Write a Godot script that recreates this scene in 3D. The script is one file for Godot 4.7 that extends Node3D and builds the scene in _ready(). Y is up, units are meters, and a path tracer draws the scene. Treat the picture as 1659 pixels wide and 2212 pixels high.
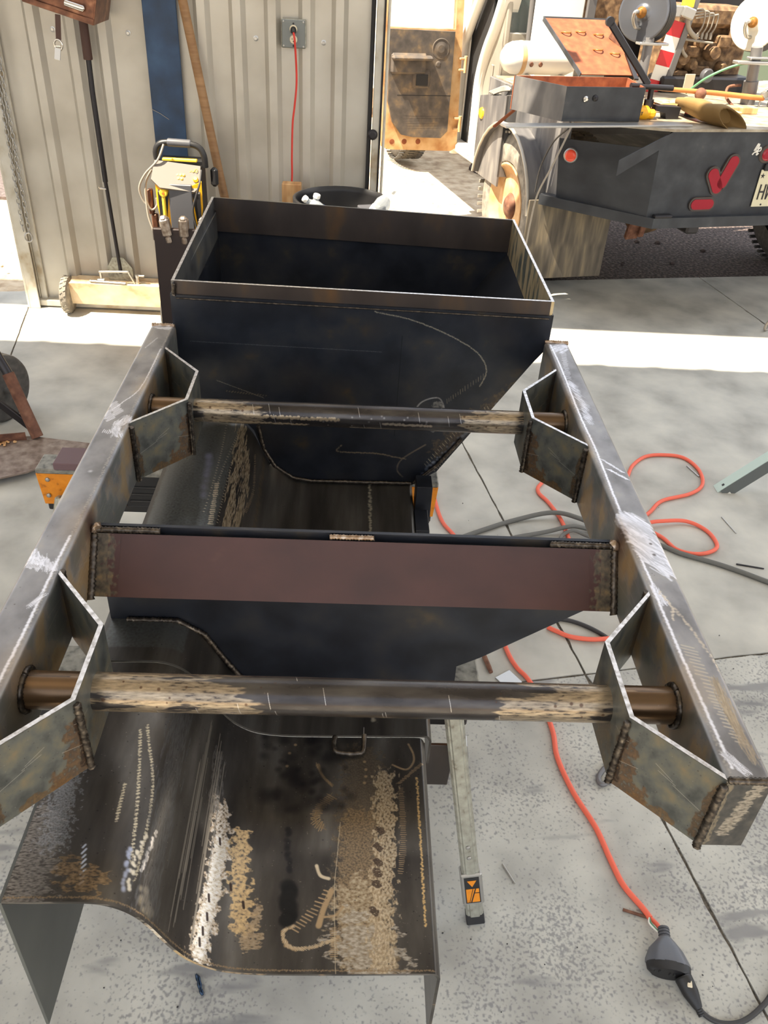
extends Node3D
# A welded steel hopper and chute on two sawhorses in an open-sided shop, a work truck backed up to the door.
# x runs along the cross pipes, -z along the rails towards the door, y is up; metres.

var M := {}
var org := {}
var used := {}
var rng := RandomNumberGenerator.new()
const TRUCK_TURN := 0.25307
var TR := Transform3D(Basis(Vector3.UP, TRUCK_TURN), Vector3(1.86, 0, -3.987))


func _ready() -> void:
	rng.seed = 11
	var cam := Camera3D.new()
	cam.name = "camera"
	cam.fov = 63.456
	cam.near = 0.02
	cam.far = 200.0
	var yaw := deg_to_rad(3.07)
	var pit := deg_to_rad(35.5)
	var fwd := Vector3(sin(yaw) * cos(pit), -sin(pit), -cos(yaw) * cos(pit))
	var r0 := Vector3(cos(yaw), 0, sin(yaw))
	var u0 := r0.cross(fwd)
	var ro := atan(164.5 / 2504.0)
	cam.transform = Transform3D(Basis(r0 * cos(ro) + u0 * sin(ro), u0 * cos(ro) - r0 * sin(ro), -fwd), Vector3(0, 1.6, 0))
	add_child(cam)
	cam.current = true
	var we := WorldEnvironment.new()
	we.name = "environment"
	var e := Environment.new()
	e.background_mode = Environment.BG_SKY
	var sm := ProceduralSkyMaterial.new()
	sm.sky_top_color = Color(0.86, 0.89, 0.94)
	sm.sky_horizon_color = Color(0.96, 0.96, 0.95)
	sm.ground_bottom_color = Color(0.45, 0.42, 0.38)
	sm.ground_horizon_color = Color(0.6, 0.58, 0.54)
	sm.sun_angle_max = 1.0
	var sky := Sky.new()
	sky.sky_material = sm
	e.sky = sky
	e.background_energy_multiplier = 2.25
	e.tonemap_mode = Environment.TONE_MAPPER_LINEAR
	e.tonemap_exposure = 1.0
	e.sdfgi_enabled = true
	e.ssao_enabled = true
	e.ssil_enabled = true
	we.environment = e
	add_child(we)
	var sun := DirectionalLight3D.new()
	sun.name = "sun"
	sun.light_energy = 6.0
	sun.light_color = Color(1.0, 0.95, 0.86)
	sun.light_angular_distance = 0.53
	sun.shadow_enabled = true
	sun.look_at_from_position(Vector3(-0.5, 1.0, 0.27), Vector3.ZERO, Vector3.UP)
	add_child(sun)
	make_materials()
	build_shell()
	build_frame()
	build_sawhorses()
	build_wall_things()
	build_truck()
	build_truck_load()
	build_floor_things()


# ---------------------------------------------------------------- geometry
class G:
	var v := PackedVector3Array()
	var n := PackedVector3Array()
	var uv := PackedVector2Array()
	var ix := PackedInt32Array()

	func vert(p: Vector3, nn: Vector3, t: Vector2) -> void:
		v.append(p)
		n.append(nn)
		uv.append(t)

	func puv(p: Vector3, nn: Vector3) -> Vector2:
		var a := nn.abs()
		if a.y >= a.x and a.y >= a.z:
			return Vector2(p.x, p.z)
		if a.x >= a.z:
			return Vector2(p.z, -p.y)
		return Vector2(p.x, -p.y)

	func tri(a: Vector3, b: Vector3, c: Vector3, out := Vector3.ZERO) -> void:
		var nn := (b - a).cross(c - a)
		if nn.length_squared() < 1e-18:
			return
		nn = nn.normalized()
		if out != Vector3.ZERO and nn.dot(out) < 0.0:
			var t := b
			b = c
			c = t
			nn = -nn
		var k := v.size()
		for p in [a, b, c]:
			vert(p, nn, puv(p, nn))
		ix.append_array([k, k + 2, k + 1])

	func quad(a: Vector3, b: Vector3, c: Vector3, d: Vector3, out := Vector3.ZERO, t := []) -> void:
		var nn := (c - a).cross(d - b)
		if nn.length_squared() < 1e-18:
			return
		nn = nn.normalized()
		var k := v.size()
		var flip := out != Vector3.ZERO and nn.dot(out) < 0.0
		if flip:
			nn = -nn
		var ps := [a, b, c, d]
		for i in 4:
			vert(ps[i], nn, t[i] if t else puv(ps[i], nn))
		if flip:
			ix.append_array([k, k + 1, k + 2, k, k + 2, k + 3])
		else:
			ix.append_array([k, k + 2, k + 1, k, k + 3, k + 2])

	func box(c: Vector3, s: Vector3, b := 0.0, B := Basis()) -> void:
		var h := s * 0.5
		b = minf(b, minf(h.x, minf(h.y, h.z)) * 0.9)
		var f := func(x: float, y: float, z: float) -> Vector3: return c + B * Vector3(x, y, z)
		for ax in 3:
			for sg in [-1.0, 1.0]:
				var p := []
				for q in [[-1, -1], [1, -1], [1, 1], [-1, 1]]:
					var w := Vector3()
					w[ax] = sg * h[ax]
					w[(ax + 1) % 3] = q[0] * (h[(ax + 1) % 3] - b)
					w[(ax + 2) % 3] = q[1] * (h[(ax + 2) % 3] - b)
					p.append(f.call(w.x, w.y, w.z))
				var o := Vector3()
				o[ax] = sg
				quad(p[0], p[1], p[2], p[3], B * o)
		if b <= 0.0:
			return
		for ax in 3:
			var a1 := (ax + 1) % 3
			var a2 := (ax + 2) % 3
			for s1 in [-1.0, 1.0]:
				for s2 in [-1.0, 1.0]:
					var p := []
					for q in [[-1.0, 0], [1.0, 0], [1.0, 1], [-1.0, 1]]:
						var w := Vector3()
						w[ax] = q[0] * (h[ax] - b)
						w[a1] = s1 * (h[a1] - (b if q[1] == 1 else 0.0))
						w[a2] = s2 * (h[a2] - (0.0 if q[1] == 1 else b))
						p.append(f.call(w.x, w.y, w.z))
					var o := Vector3()
					o[a1] = s1
					o[a2] = s2
					quad(p[0], p[1], p[2], p[3], B * o)
		for sx in [-1.0, 1.0]:
			for sy in [-1.0, 1.0]:
				for sz in [-1.0, 1.0]:
					tri(f.call(sx * h.x, sy * (h.y - b), sz * (h.z - b)), f.call(sx * (h.x - b), sy * h.y, sz * (h.z - b)), f.call(sx * (h.x - b), sy * (h.y - b), sz * h.z), B * Vector3(sx, sy, sz))

	# box between two points: a flat bar of width w (along side) and thickness t
	func bar(a: Vector3, b: Vector3, w: float, t: float, side := Vector3.UP, bev := 0.0) -> void:
		var d := (b - a).normalized()
		var y := (side - d * side.dot(d)).normalized()
		box((a + b) * 0.5, Vector3((b - a).length(), w, t), bev, Basis(d, y, d.cross(y)))

	func loft(rings: Array, closed := true, cap0 := true, cap1 := true, metric := false) -> void:
		var m: int = rings[0].size()
		var r := rings.size()
		var cols := m + 1 if closed else m
		var us := PackedFloat32Array()
		var vs := PackedFloat32Array()
		var acc := 0.0
		for i in cols:
			if i > 0:
				acc += (rings[0][i % m] - rings[0][i - 1]).length()
			vs.append(acc)
		var tot := maxf(acc, 1e-6)
		acc = 0.0
		for j in r:
			if j > 0:
				acc += (rings[j][0] - rings[j - 1][0]).length()
			us.append(acc)
		var full := maxf(acc, 1e-6)
		var cent := []
		for j in r:
			var s := Vector3()
			for p in rings[j]:
				s += p
			cent.append(s / m)
		var nr := []
		nr.resize(r * m)
		nr.fill(Vector3())
		var turn := 0.0
		for j in r - 1:
			for i in (m if closed else m - 1):
				var i2 := (i + 1) % m
				var fn: Vector3 = (rings[j + 1][i2] - rings[j][i]).cross(rings[j + 1][i] - rings[j][i2])
				turn += fn.dot((rings[j][i] + rings[j + 1][i2]) * 0.5 - (cent[j] + cent[j + 1]) * 0.5)
				for q in [j * m + i, j * m + i2, (j + 1) * m + i, (j + 1) * m + i2]:
					nr[q] += fn
		var sg := 1.0 if turn >= 0.0 or not closed else -1.0
		var k := v.size()
		for j in r:
			for i in cols:
				vert(rings[j][i % m], (nr[j * m + i % m] * sg).normalized(), Vector2(us[j], vs[i]) if metric else Vector2(us[j] / full, vs[i] / tot))
		for j in r - 1:
			for i in cols - 1:
				var a := k + j * cols + i
				var b := a + 1
				var c := a + cols
				var d := c + 1
				if sg > 0.0:
					ix.append_array([a, d, b, a, c, d])
					continue
				ix.append_array([a, b, d, a, d, c])
		if closed and cap0:
			fan(rings[0], cent[0] - cent[1])
		if closed and cap1:
			fan(rings[r - 1], cent[r - 1] - cent[r - 2])

	func fan(ring: Variant, out: Vector3) -> void:
		var c := Vector3()
		for p in ring:
			c += p
		c /= ring.size()
		for i in ring.size():
			tri(c, ring[i], ring[(i + 1) % ring.size()], out)

	func tube(path: Array, rad: Variant, sides := 10, caps := true, bead := 0.0) -> void:
		var rings := []
		var up := Vector3.UP
		var last := Vector3()
		for j in path.size():
			var d: Vector3 = (path[mini(j + 1, path.size() - 1)] - path[maxi(j - 1, 0)]).normalized()
			if j == 0:
				up = Vector3.UP if absf(d.y) < 0.9 else Vector3.RIGHT
			else:
				var ax := last.cross(d)
				if ax.length() > 1e-6:
					up = up.rotated(ax.normalized(), last.angle_to(d))
			last = d
			var x := (up - d * up.dot(d)).normalized()
			up = x
			var y := d.cross(x)
			var rr: float = rad[j] if rad is Array else rad
			if bead > 0.0:
				rr *= 1.0 + bead * (fposmod(j * 0.5, 1.0) * 2.0 - 0.5)
			var ring := PackedVector3Array()
			for i in sides:
				var t := TAU * i / sides
				ring.append(path[j] + (x * cos(t) + y * sin(t)) * rr)
			rings.append(ring)
		loft(rings, true, caps, caps)

	# profile: [[distance along axis, radius], ...]
	func lathe(o: Vector3, axis: Vector3, prof: Array, sides := 24, caps := true, sharp := false) -> void:
		var d := axis.normalized()
		var x := (Vector3.UP if absf(d.y) < 0.9 else Vector3.RIGHT)
		x = (x - d * x.dot(d)).normalized()
		var y := d.cross(x)
		var rings := []
		for q in prof:
			var ring := PackedVector3Array()
			for i in sides:
				var t := TAU * i / sides
				ring.append(o + d * q[0] + (x * cos(t) + y * sin(t)) * maxf(q[1], 0.0002))
			rings.append(ring)
		if sharp:
			for j in rings.size() - 1:
				loft([rings[j], rings[j + 1]], true, caps and j == 0, caps and j == rings.size() - 2)
		else:
			loft(rings, true, caps, caps)

	# polygon in the xy plane of T, thickness along its +z
	func prism(poly: PackedVector2Array, T: Transform3D, depth: float) -> void:
		var tr := Geometry2D.triangulate_polygon(poly)
		var f := func(p: Vector2, z: float) -> Vector3: return T * Vector3(p.x, p.y, z)
		for i in range(0, tr.size(), 3):
			tri(f.call(poly[tr[i]], 0.0), f.call(poly[tr[i + 1]], 0.0), f.call(poly[tr[i + 2]], 0.0), -T.basis.z)
			tri(f.call(poly[tr[i]], depth), f.call(poly[tr[i + 1]], depth), f.call(poly[tr[i + 2]], depth), T.basis.z)
		var cw := Geometry2D.is_polygon_clockwise(poly)
		for i in poly.size():
			var a := poly[i]
			var b := poly[(i + 1) % poly.size()]
			var o := Vector2(b.y - a.y, a.x - b.x) * (-1.0 if cw else 1.0)
			quad(f.call(a, 0.0), f.call(b, 0.0), f.call(b, depth), f.call(a, depth), T.basis * Vector3(o.x, o.y, 0))

	# polygon given by 3D points (one plane), thickened along t
	func plate(ps: Array, t: Vector3) -> void:
		var o: Vector3 = ps[0]
		var x: Vector3 = (ps[1] - o).normalized()
		var nn := Vector3()
		for i in ps.size():
			nn += (ps[i] - o).cross(ps[(i + 1) % ps.size()] - o)
		nn = nn.normalized()
		var y := nn.cross(x)
		var poly := PackedVector2Array()
		for p in ps:
			poly.append(Vector2((p - o).dot(x), (p - o).dot(y)))
		var k := nn.dot(t)
		prism(poly, Transform3D(Basis(x, y, nn), o + nn * minf(k, 0.0)), absf(k))

	# a sheet: profile of points (top face), swept by step, thick below by t along -normal
	func sheet(prof: Array, step: Vector3, t: float, cols := 1) -> void:
		var top := []
		var bot := []
		var m := prof.size()
		for i in m:
			var d: Vector3 = (prof[mini(i + 1, m - 1)] - prof[maxi(i - 1, 0)]).normalized()
			var nn := step.normalized().cross(d)
			top.append(prof[i])
			bot.append(prof[i] - nn * t)
		for s in [top, bot]:
			var rings := []
			for j in cols + 1:
				var ring := PackedVector3Array()
				for p in s:
					ring.append(p + step * (float(j) / cols))
				rings.append(ring)
			loft(rings, false)
		for i in m - 1:
			quad(top[i], top[i + 1], bot[i + 1], bot[i], -step)
			quad(top[i] + step, top[i + 1] + step, bot[i + 1] + step, bot[i] + step, step)
		for i in [0, m - 1]:
			quad(top[i], top[i] + step, bot[i] + step, bot[i], (prof[0] - prof[1]) * (1.0 if i == 0 else -1.0))

	func mesh(off: Vector3) -> ArrayMesh:
		var a := []
		a.resize(Mesh.ARRAY_MAX)
		var q := v.duplicate()
		for i in q.size():
			q[i] -= off
		a[Mesh.ARRAY_VERTEX] = q
		a[Mesh.ARRAY_NORMAL] = n
		a[Mesh.ARRAY_TEX_UV] = uv
		a[Mesh.ARRAY_INDEX] = ix
		var m := ArrayMesh.new()
		m.add_surface_from_arrays(Mesh.PRIMITIVE_TRIANGLES, a)
		return m


func numbered(p: Node, called: String) -> String:
	var key := str(p.get_instance_id()) + called
	var k: int = used.get(key, 0)
	used[key] = k + 1
	return called if k == 0 else "%s_%03d" % [called, k]


func tag(o: Node, label: String, category := "", group := "") -> void:
	if label:
		o.set_meta("label", label)
	if category:
		o.set_meta("category", category)
	if group:
		o.set_meta("group", group)


func thing(called: String, label: String, category: String, at: Vector3, group := "", frame := Transform3D()) -> Node3D:
	var o := Node3D.new()
	o.name = numbered(self, called)
	o.transform = Transform3D(frame.basis, frame * at)
	add_child(o)
	org[o] = at
	tag(o, label, category, group)
	return o


func part(g: G, called: String, m: Material, parent: Node3D, label := "") -> MeshInstance3D:
	var o := MeshInstance3D.new()
	o.name = numbered(parent, called)
	var off: Vector3 = org[parent]
	o.mesh = g.mesh(off)
	o.material_override = m
	parent.add_child(o)
	org[o] = off
	tag(o, label)
	return o


# a thing that is one mesh; its node sits at the middle of its base
func single(g: G, called: String, m: Material, label: String, category: String, group := "", frame := Transform3D()) -> MeshInstance3D:
	var bb := AABB(g.v[0], Vector3())
	for p in g.v:
		bb = bb.expand(p)
	var at := Vector3(bb.get_center().x, bb.position.y, bb.get_center().z)
	var o := MeshInstance3D.new()
	o.name = numbered(self, called)
	o.mesh = g.mesh(at)
	o.material_override = m
	o.transform = Transform3D(frame.basis, frame * at)
	add_child(o)
	org[o] = at
	tag(o, label, category, group)
	return o


func struct(g: G, called: String, m: Material, label := "") -> MeshInstance3D:
	var o := single(g, called, m, label, "")
	o.set_meta("kind", "structure")
	return o


func smooth(pts: Array, seg := 6) -> Array:
	var c := Curve3D.new()
	for i in pts.size():
		var a: Vector3 = pts[maxi(i - 1, 0)]
		var b: Vector3 = pts[mini(i + 1, pts.size() - 1)]
		var d := (b - a) / 6.0
		c.add_point(pts[i], -d, d)
	var out := []
	for i in pts.size() - 1:
		for k in seg:
			out.append(c.sample(i, float(k) / seg))
	out.append(pts[-1])
	return out


func flat(xz: Array, y: float) -> Array:
	var out := []
	for q in xz:
		out.append(Vector3(q[0], q[2] if q.size() > 2 else y, q[1]))
	return out


func fine(a: Vector3, b: Vector3, step: float) -> Array:
	var out := []
	var k := maxi(2, int((b - a).length() / step))
	for i in k + 1:
		out.append(a.lerp(b, float(i) / k))
	return out


func weld(pts: Array, r: float, parent: Node3D, m: Material = null) -> void:
	var path := []
	for i in pts.size() - 1:
		for p in fine(pts[i], pts[i + 1], r * 0.55):
			if path.is_empty() or (path[-1] as Vector3).distance_to(p) > 1e-5:
				path.append(p)
	for i in path.size():
		path[i] += Vector3(rng.randf_range(-1, 1), rng.randf_range(-1, 1), rng.randf_range(-1, 1)) * r * 0.12
	var g := G.new()
	g.tube(path, r, 7, true, 0.3)
	part(g, "weld_bead", m if m else M.weld, parent)


# ---------------------------------------------------------------- textures
func lut(stops: Array) -> PackedByteArray:
	var out := PackedByteArray()
	for i in 256:
		var t := i / 255.0
		var c: Color = stops[0][1]
		for k in stops.size() - 1:
			if t >= stops[k][0]:
				c = stops[k][1].lerp(stops[k + 1][1], clampf((t - stops[k][0]) / maxf(stops[k + 1][0] - stops[k][0], 1e-4), 0, 1))
		out.append_array([c.r8, c.g8, c.b8])
	return out


func noise_l8(w: int, h: int, sd: int, freq: float, oct := 4, sx := 1, sy := 1, kind := FastNoiseLite.TYPE_SIMPLEX_SMOOTH) -> PackedByteArray:
	var f := FastNoiseLite.new()
	f.seed = sd
	f.noise_type = kind
	f.frequency = freq
	f.fractal_octaves = oct
	var im := f.get_seamless_image(w / sx, h / sy)
	if sx > 1 or sy > 1:
		im.resize(w, h, Image.INTERPOLATE_CUBIC)
	im.convert(Image.FORMAT_L8)
	return im.get_data()


func noise_rgb(w: int, h: int, sd: int, freq: float, stops: Array, oct := 4, sx := 1, sy := 1) -> PackedByteArray:
	var a := noise_l8(w, h, sd, freq, oct, sx, sy)
	var l := lut(stops)
	var d := PackedByteArray()
	d.resize(w * h * 3)
	var k := 0
	for i in w * h:
		var q := a[i] * 3
		d[k] = l[q]
		d[k + 1] = l[q + 1]
		d[k + 2] = l[q + 2]
		k += 3
	return d


func tex(w: int, h: int, d: PackedByteArray) -> ImageTexture:
	return ImageTexture.create_from_image(Image.create_from_data(w, h, false, Image.FORMAT_RGB8, d))


func ntex(w: int, h: int, sd: int, freq: float, stops: Array, oct := 4, sx := 1, sy := 1) -> ImageTexture:
	return tex(w, h, noise_rgb(w, h, sd, freq, stops, oct, sx, sy))


func ltex(w: int, h: int, sd: int, freq: float, oct := 4, sx := 1, sy := 1) -> ImageTexture:
	return ImageTexture.create_from_image(Image.create_from_data(w, h, false, Image.FORMAT_L8, noise_l8(w, h, sd, freq, oct, sx, sy)))


# a picture to lay wear on: grinding marks, scale, stains
class Cv:
	var w := 0
	var h := 0
	var d := PackedByteArray()
	var sx := 1.0
	var sy := 1.0
	var o := Vector2()
	var rng := RandomNumberGenerator.new()

	func _init(w_: int, h_: int, d_: PackedByteArray, lo: Vector2, hi: Vector2, sd := 5) -> void:
		w = w_
		h = h_
		d = d_
		o = lo
		sx = w / (hi.x - lo.x)
		sy = h / (hi.y - lo.y)
		rng.seed = sd

	func dab(p: Vector2, r: float, c: Color, a: float, hard := 0.5) -> void:
		var cx := (p.x - o.x) * sx
		var cy := (p.y - o.y) * sy
		var rx := maxf(absf(r * sx), 0.6)
		var ry := maxf(absf(r * sy), 0.6)
		for y in range(maxi(0, int(cy - ry)), mini(h, int(cy + ry) + 2)):
			for x in range(maxi(0, int(cx - rx)), mini(w, int(cx + rx) + 2)):
				var q := Vector2((x - cx) / rx, (y - cy) / ry).length()
				if q < 1.0:
					var t := a * (1.0 if q < hard else (1.0 - q) / (1.0 - hard))
					var k := (y * w + x) * 3
					d[k] = int(lerpf(d[k], c.r * 255.0, t))
					d[k + 1] = int(lerpf(d[k + 1], c.g * 255.0, t))
					d[k + 2] = int(lerpf(d[k + 2], c.b * 255.0, t))

	static func soft(pts: Array) -> Array:
		if pts.size() < 3:
			return pts
		var out := []
		for i in pts.size() - 1:
			var p0: Vector2 = pts[maxi(i - 1, 0)]
			var p1: Vector2 = pts[i]
			var p2: Vector2 = pts[i + 1]
			var p3: Vector2 = pts[mini(i + 2, pts.size() - 1)]
			for k in 8:
				out.append(p1.cubic_interpolate(p2, p0, p3, k / 8.0))
		out.append(pts[-1])
		return out

	# a ground patch with a ragged edge: everything near the path, gnawed by noise; grain runs along dir
	func patch(pts: Array, half: float, c0: Color, c1: Color, a: float, grain := Vector2(1.0, 4.0), ragged := 0.9) -> void:
		var f := FastNoiseLite.new()
		f.seed = rng.randi() % 1000
		f.frequency = 0.02
		f.fractal_octaves = 4
		var q := soft(pts)
		var lo: Vector2 = q[0]
		var hi: Vector2 = q[0]
		for p in q:
			lo = lo.min(p)
			hi = hi.max(p)
		var m := half * 1.6
		for y in range(maxi(0, int((lo.y - m - o.y) * sy)), mini(h, int((hi.y + m - o.y) * sy) + 1)):
			for x in range(maxi(0, int((lo.x - m - o.x) * sx)), mini(w, int((hi.x + m - o.x) * sx) + 1)):
				var p := Vector2(x / sx, y / sy) + o
				var best := 9.0
				for i in range(0, q.size() - 1):
					best = minf(best, p.distance_squared_to(Geometry2D.get_closest_point_to_segment(p, q[i], q[i + 1])))
				var dd := sqrt(best) / half
				if dd > 1.6:
					continue
				var n1 := f.get_noise_2d(x * grain.x, y * grain.y)
				var e := 1.0 - dd + n1 * ragged
				if e <= 0.0:
					continue
				var t := clampf(e * 5.0, 0.0, 1.0) * a
				var n2 := clampf(0.5 + 1.1 * f.get_noise_2d(x * grain.x * 3.0 + 500.0, y * grain.y * 3.0), 0.0, 1.0)
				if n2 < 0.2:
					t *= n2 * 4.0 + 0.2
				var c := c0.lerp(c1, n2)
				var k := (y * w + x) * 3
				d[k] = int(lerpf(d[k], c.r * 255.0, t))
				d[k + 1] = int(lerpf(d[k + 1], c.g * 255.0, t))
				d[k + 2] = int(lerpf(d[k + 2], c.b * 255.0, t))

	func line(pts_: Array, r: float, c: Color, a: float, hard := 0.5, rough := 0.0, step := 0.6) -> void:
		var pts := soft(pts_)
		for i in pts.size() - 1:
			var p: Vector2 = pts[i]
			var q: Vector2 = pts[i + 1]
			var k := maxi(1, int(p.distance_to(q) / (r * step)))
			for j in k:
				var t := p.lerp(q, float(j) / k) + Vector2(rng.randf_range(-1, 1), rng.randf_range(-1, 1)) * r * rough
				dab(t, r * rng.randf_range(1.0 - rough * 0.5, 1.0), c.lightened(rng.randf_range(0, 0.12 * rough)), a, hard)

	# the short parallel bites of a grinding disc along a path
	func bites(pts_: Array, half: float, step: float, r: float, c: Color, a: float, lean := 0.5) -> void:
		var pts := [pts_[0]]
		var sm := soft(pts_)
		for p in sm:
			if p.distance_to(pts[-1]) >= step * 2.0:
				pts.append(p)
		if pts.size() < 2:
			pts = pts_
		for i in pts.size() - 1:
			var p: Vector2 = pts[i]
			var q: Vector2 = pts[i + 1]
			var dir := (q - p).normalized()
			var side := dir.orthogonal().lerp(dir, lean).normalized()
			var k := maxi(1, int(p.distance_to(q) / step))
			for j in k:
				var m := p.lerp(q, float(j) / k)
				var hh := half * rng.randf_range(0.6, 1.1)
				line([m - side * hh, m + side * hh], r, c, a * rng.randf_range(0.6, 1.0), 0.4)

	# a ground bright patch: many fine strokes in one direction
	func brush(pts: Array, half: float, c: Color, a: float, n_per_m: float, slen: float, dir := Vector2.ZERO) -> void:
		for i in pts.size() - 1:
			var p: Vector2 = pts[i]
			var q: Vector2 = pts[i + 1]
			var al := (q - p).normalized()
			var k := int(p.distance_to(q) * n_per_m)
			for j in k:
				var m := p.lerp(q, rng.randf()) + al.orthogonal() * half * (rng.randf() + rng.randf() - 1.0)
				var s := (dir if dir != Vector2.ZERO else al).rotated(rng.randf_range(-0.25, 0.25)) * slen * rng.randf_range(0.5, 1.0)
				line([m - s, m + s], half * rng.randf_range(0.06, 0.16), c.darkened(rng.randf_range(0, 0.25)), a * rng.randf_range(0.4, 1.0), 0.3)

	func specks(k: int, r: float, c: Color, a: float) -> void:
		for i in k:
			dab(o + Vector2(rng.randf() * w / sx, rng.randf() * h / sy), r * rng.randf_range(0.4, 1.0), c, a * rng.randf_range(0.4, 1.0))

	func done() -> ImageTexture:
		return ImageTexture.create_from_image(Image.create_from_data(w, h, false, Image.FORMAT_RGB8, d))


func mat(called: String, c: Color, rough := 0.6, metal := 0.0) -> StandardMaterial3D:
	var m := StandardMaterial3D.new()
	m.resource_name = called
	m.albedo_color = c
	m.roughness = rough
	m.metallic = metal
	M[called] = m
	return m


func tmat(called: String, t: Texture2D, rough := 0.6, metal := 0.0, scale := 0.0, bump: Texture2D = null, bs := 0.05) -> StandardMaterial3D:
	var m := mat(called, Color.WHITE, rough, metal)
	m.albedo_texture = t
	if scale > 0.0:
		m.uv1_triplanar = true
		m.uv1_scale = Vector3.ONE * scale
	if bump:
		m.heightmap_enabled = true
		m.heightmap_texture = bump
		m.heightmap_scale = bs
	return m


func rgb(r: int, g: int, b: int) -> Color:
	return Color8(r, g, b)


# ---------------------------------------------------------------- materials
func make_materials() -> void:
	var fine_n := ltex(256, 256, 3, 0.06, 4)
	var brushed := ltex(512, 512, 4, 0.05, 4, 1, 8)
	tmat("concrete", ntex(1024, 1024, 21, 0.006, [[0.0, rgb(150, 147, 138)], [0.35, rgb(172, 169, 160)], [0.6, rgb(184, 181, 171)], [1.0, rgb(200, 196, 184)]], 6), 0.72, 0.0, 0.0, fine_n, 0.03)
	M.concrete.uv1_scale = Vector3.ONE * 0.55
	M.concrete_worn = M.concrete.duplicate()
	M.concrete_worn.resource_name = "concrete_worn"
	M.concrete_worn.detail_enabled = true
	M.concrete_worn.detail_uv_layer = BaseMaterial3D.DETAIL_UV_1
	M.concrete_worn.detail_blend_mode = BaseMaterial3D.BLEND_MODE_MIX
	M.concrete_worn.detail_albedo = spatter()
	M.concrete_worn.uv1_scale = Vector3.ONE
	M.concrete_worn.albedo_texture = ntex(1024, 1024, 22, 0.008, [[0.0, rgb(152, 150, 143)], [0.4, rgb(174, 172, 164)], [0.65, rgb(186, 184, 175)], [1.0, rgb(200, 197, 187)]], 6)
	tmat("dirt", ntex(512, 512, 31, 0.02, [[0.0, rgb(150, 128, 104)], [0.5, rgb(190, 170, 142)], [1.0, rgb(214, 198, 172)]], 6), 0.95, 0.0, 0.7, ltex(512, 512, 32, 0.05, 5), 0.8)
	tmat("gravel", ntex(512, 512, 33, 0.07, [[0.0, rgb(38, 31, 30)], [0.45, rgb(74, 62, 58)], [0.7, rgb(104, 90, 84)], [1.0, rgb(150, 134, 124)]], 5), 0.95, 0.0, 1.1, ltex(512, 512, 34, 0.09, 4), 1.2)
	tmat("asphalt", ntex(256, 256, 35, 0.08, [[0.0, rgb(70, 60, 58)], [1.0, rgb(118, 106, 102)]], 4), 0.95, 0.0, 1.5)
	tmat("filler", ntex(256, 256, 36, 0.08, [[0.0, rgb(58, 54, 48)], [1.0, rgb(128, 118, 104)]], 4), 0.95, 0.0, 4.0)
	tmat("wall_sheet", ntex(512, 512, 41, 0.006, [[0.0, rgb(170, 163, 150)], [0.5, rgb(188, 182, 170)], [1.0, rgb(200, 195, 184)]], 5), 0.42, 0.25, 0.7)
	tmat("frame_paint", ntex(256, 256, 42, 0.02, [[0.0, rgb(150, 132, 104)], [0.35, rgb(186, 180, 166)], [1.0, rgb(206, 202, 192)]], 5), 0.5, 0.1, 1.2)
	mat("rubber", rgb(34, 33, 34), 0.7)
	tmat("roof_sheet", ntex(128, 128, 43, 0.02, [[0.0, rgb(196, 194, 188)], [1.0, rgb(214, 212, 206)]], 3), 0.6, 0.0, 0.5)
	tmat("blue_paint", ntex(512, 512, 44, 0.012, [[0.0, rgb(30, 48, 70)], [0.5, rgb(38, 62, 92)], [1.0, rgb(52, 80, 112)]], 6), 0.5, 0.1, 1.0)
	# steels
	tmat("mill_black", ntex(512, 512, 51, 0.008, [[0.0, rgb(26, 28, 34)], [0.5, rgb(42, 45, 53)], [0.8, rgb(54, 54, 57)], [1.0, rgb(80, 70, 58)]], 6), 0.4, 0.5, 1.6, fine_n, 0.006)
	tmat("mill_grey", ntex(512, 512, 52, 0.01, [[0.0, rgb(70, 68, 66)], [0.4, rgb(100, 100, 100)], [0.7, rgb(120, 118, 112)], [1.0, rgb(150, 130, 100)]], 6), 0.38, 0.7, 1.6, fine_n, 0.006)
	tmat("plate_tint", ntex(512, 512, 53, 0.012, [[0.0, rgb(58, 62, 62)], [0.4, rgb(92, 94, 90)], [0.62, rgb(104, 100, 84)], [0.85, rgb(118, 100, 70)], [1.0, rgb(128, 84, 46)]], 6), 0.4, 0.6, 1.3, fine_n, 0.006)
	tmat("cut_edge", ntex(256, 256, 54, 0.05, [[0.0, rgb(150, 146, 142)], [0.5, rgb(206, 204, 204)], [1.0, rgb(236, 236, 240)]], 4), 0.32, 0.7, 8.0, brushed, 0.01)
	tmat("weld", ntex(128, 128, 55, 0.06, [[0.0, rgb(36, 32, 30)], [0.6, rgb(84, 76, 68)], [1.0, rgb(150, 138, 122)]], 4), 0.36, 0.8, 12.0)
	tmat("weld_bright", ntex(128, 128, 56, 0.06, [[0.0, rgb(96, 66, 44)], [0.5, rgb(150, 128, 106)], [1.0, rgb(206, 196, 190)]], 4), 0.3, 0.8, 12.0)
	tmat("primer_red", ntex(512, 512, 57, 0.015, [[0.0, rgb(50, 30, 29)], [0.5, rgb(65, 39, 36)], [0.85, rgb(74, 45, 41)], [1.0, rgb(96, 70, 58)]], 6, 2, 1), 0.55, 0.05, 1.5)
	tmat("rust", ntex(256, 256, 58, 0.03, [[0.0, rgb(70, 42, 32)], [0.5, rgb(112, 74, 56)], [1.0, rgb(150, 112, 88)]], 5), 0.75, 0.2, 3.0)
	tmat("rust_plate", ntex(512, 512, 59, 0.02, [[0.0, rgb(96, 76, 64)], [0.5, rgb(132, 116, 104)], [1.0, rgb(160, 146, 132)]], 6), 0.6, 0.3, 2.0)
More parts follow.
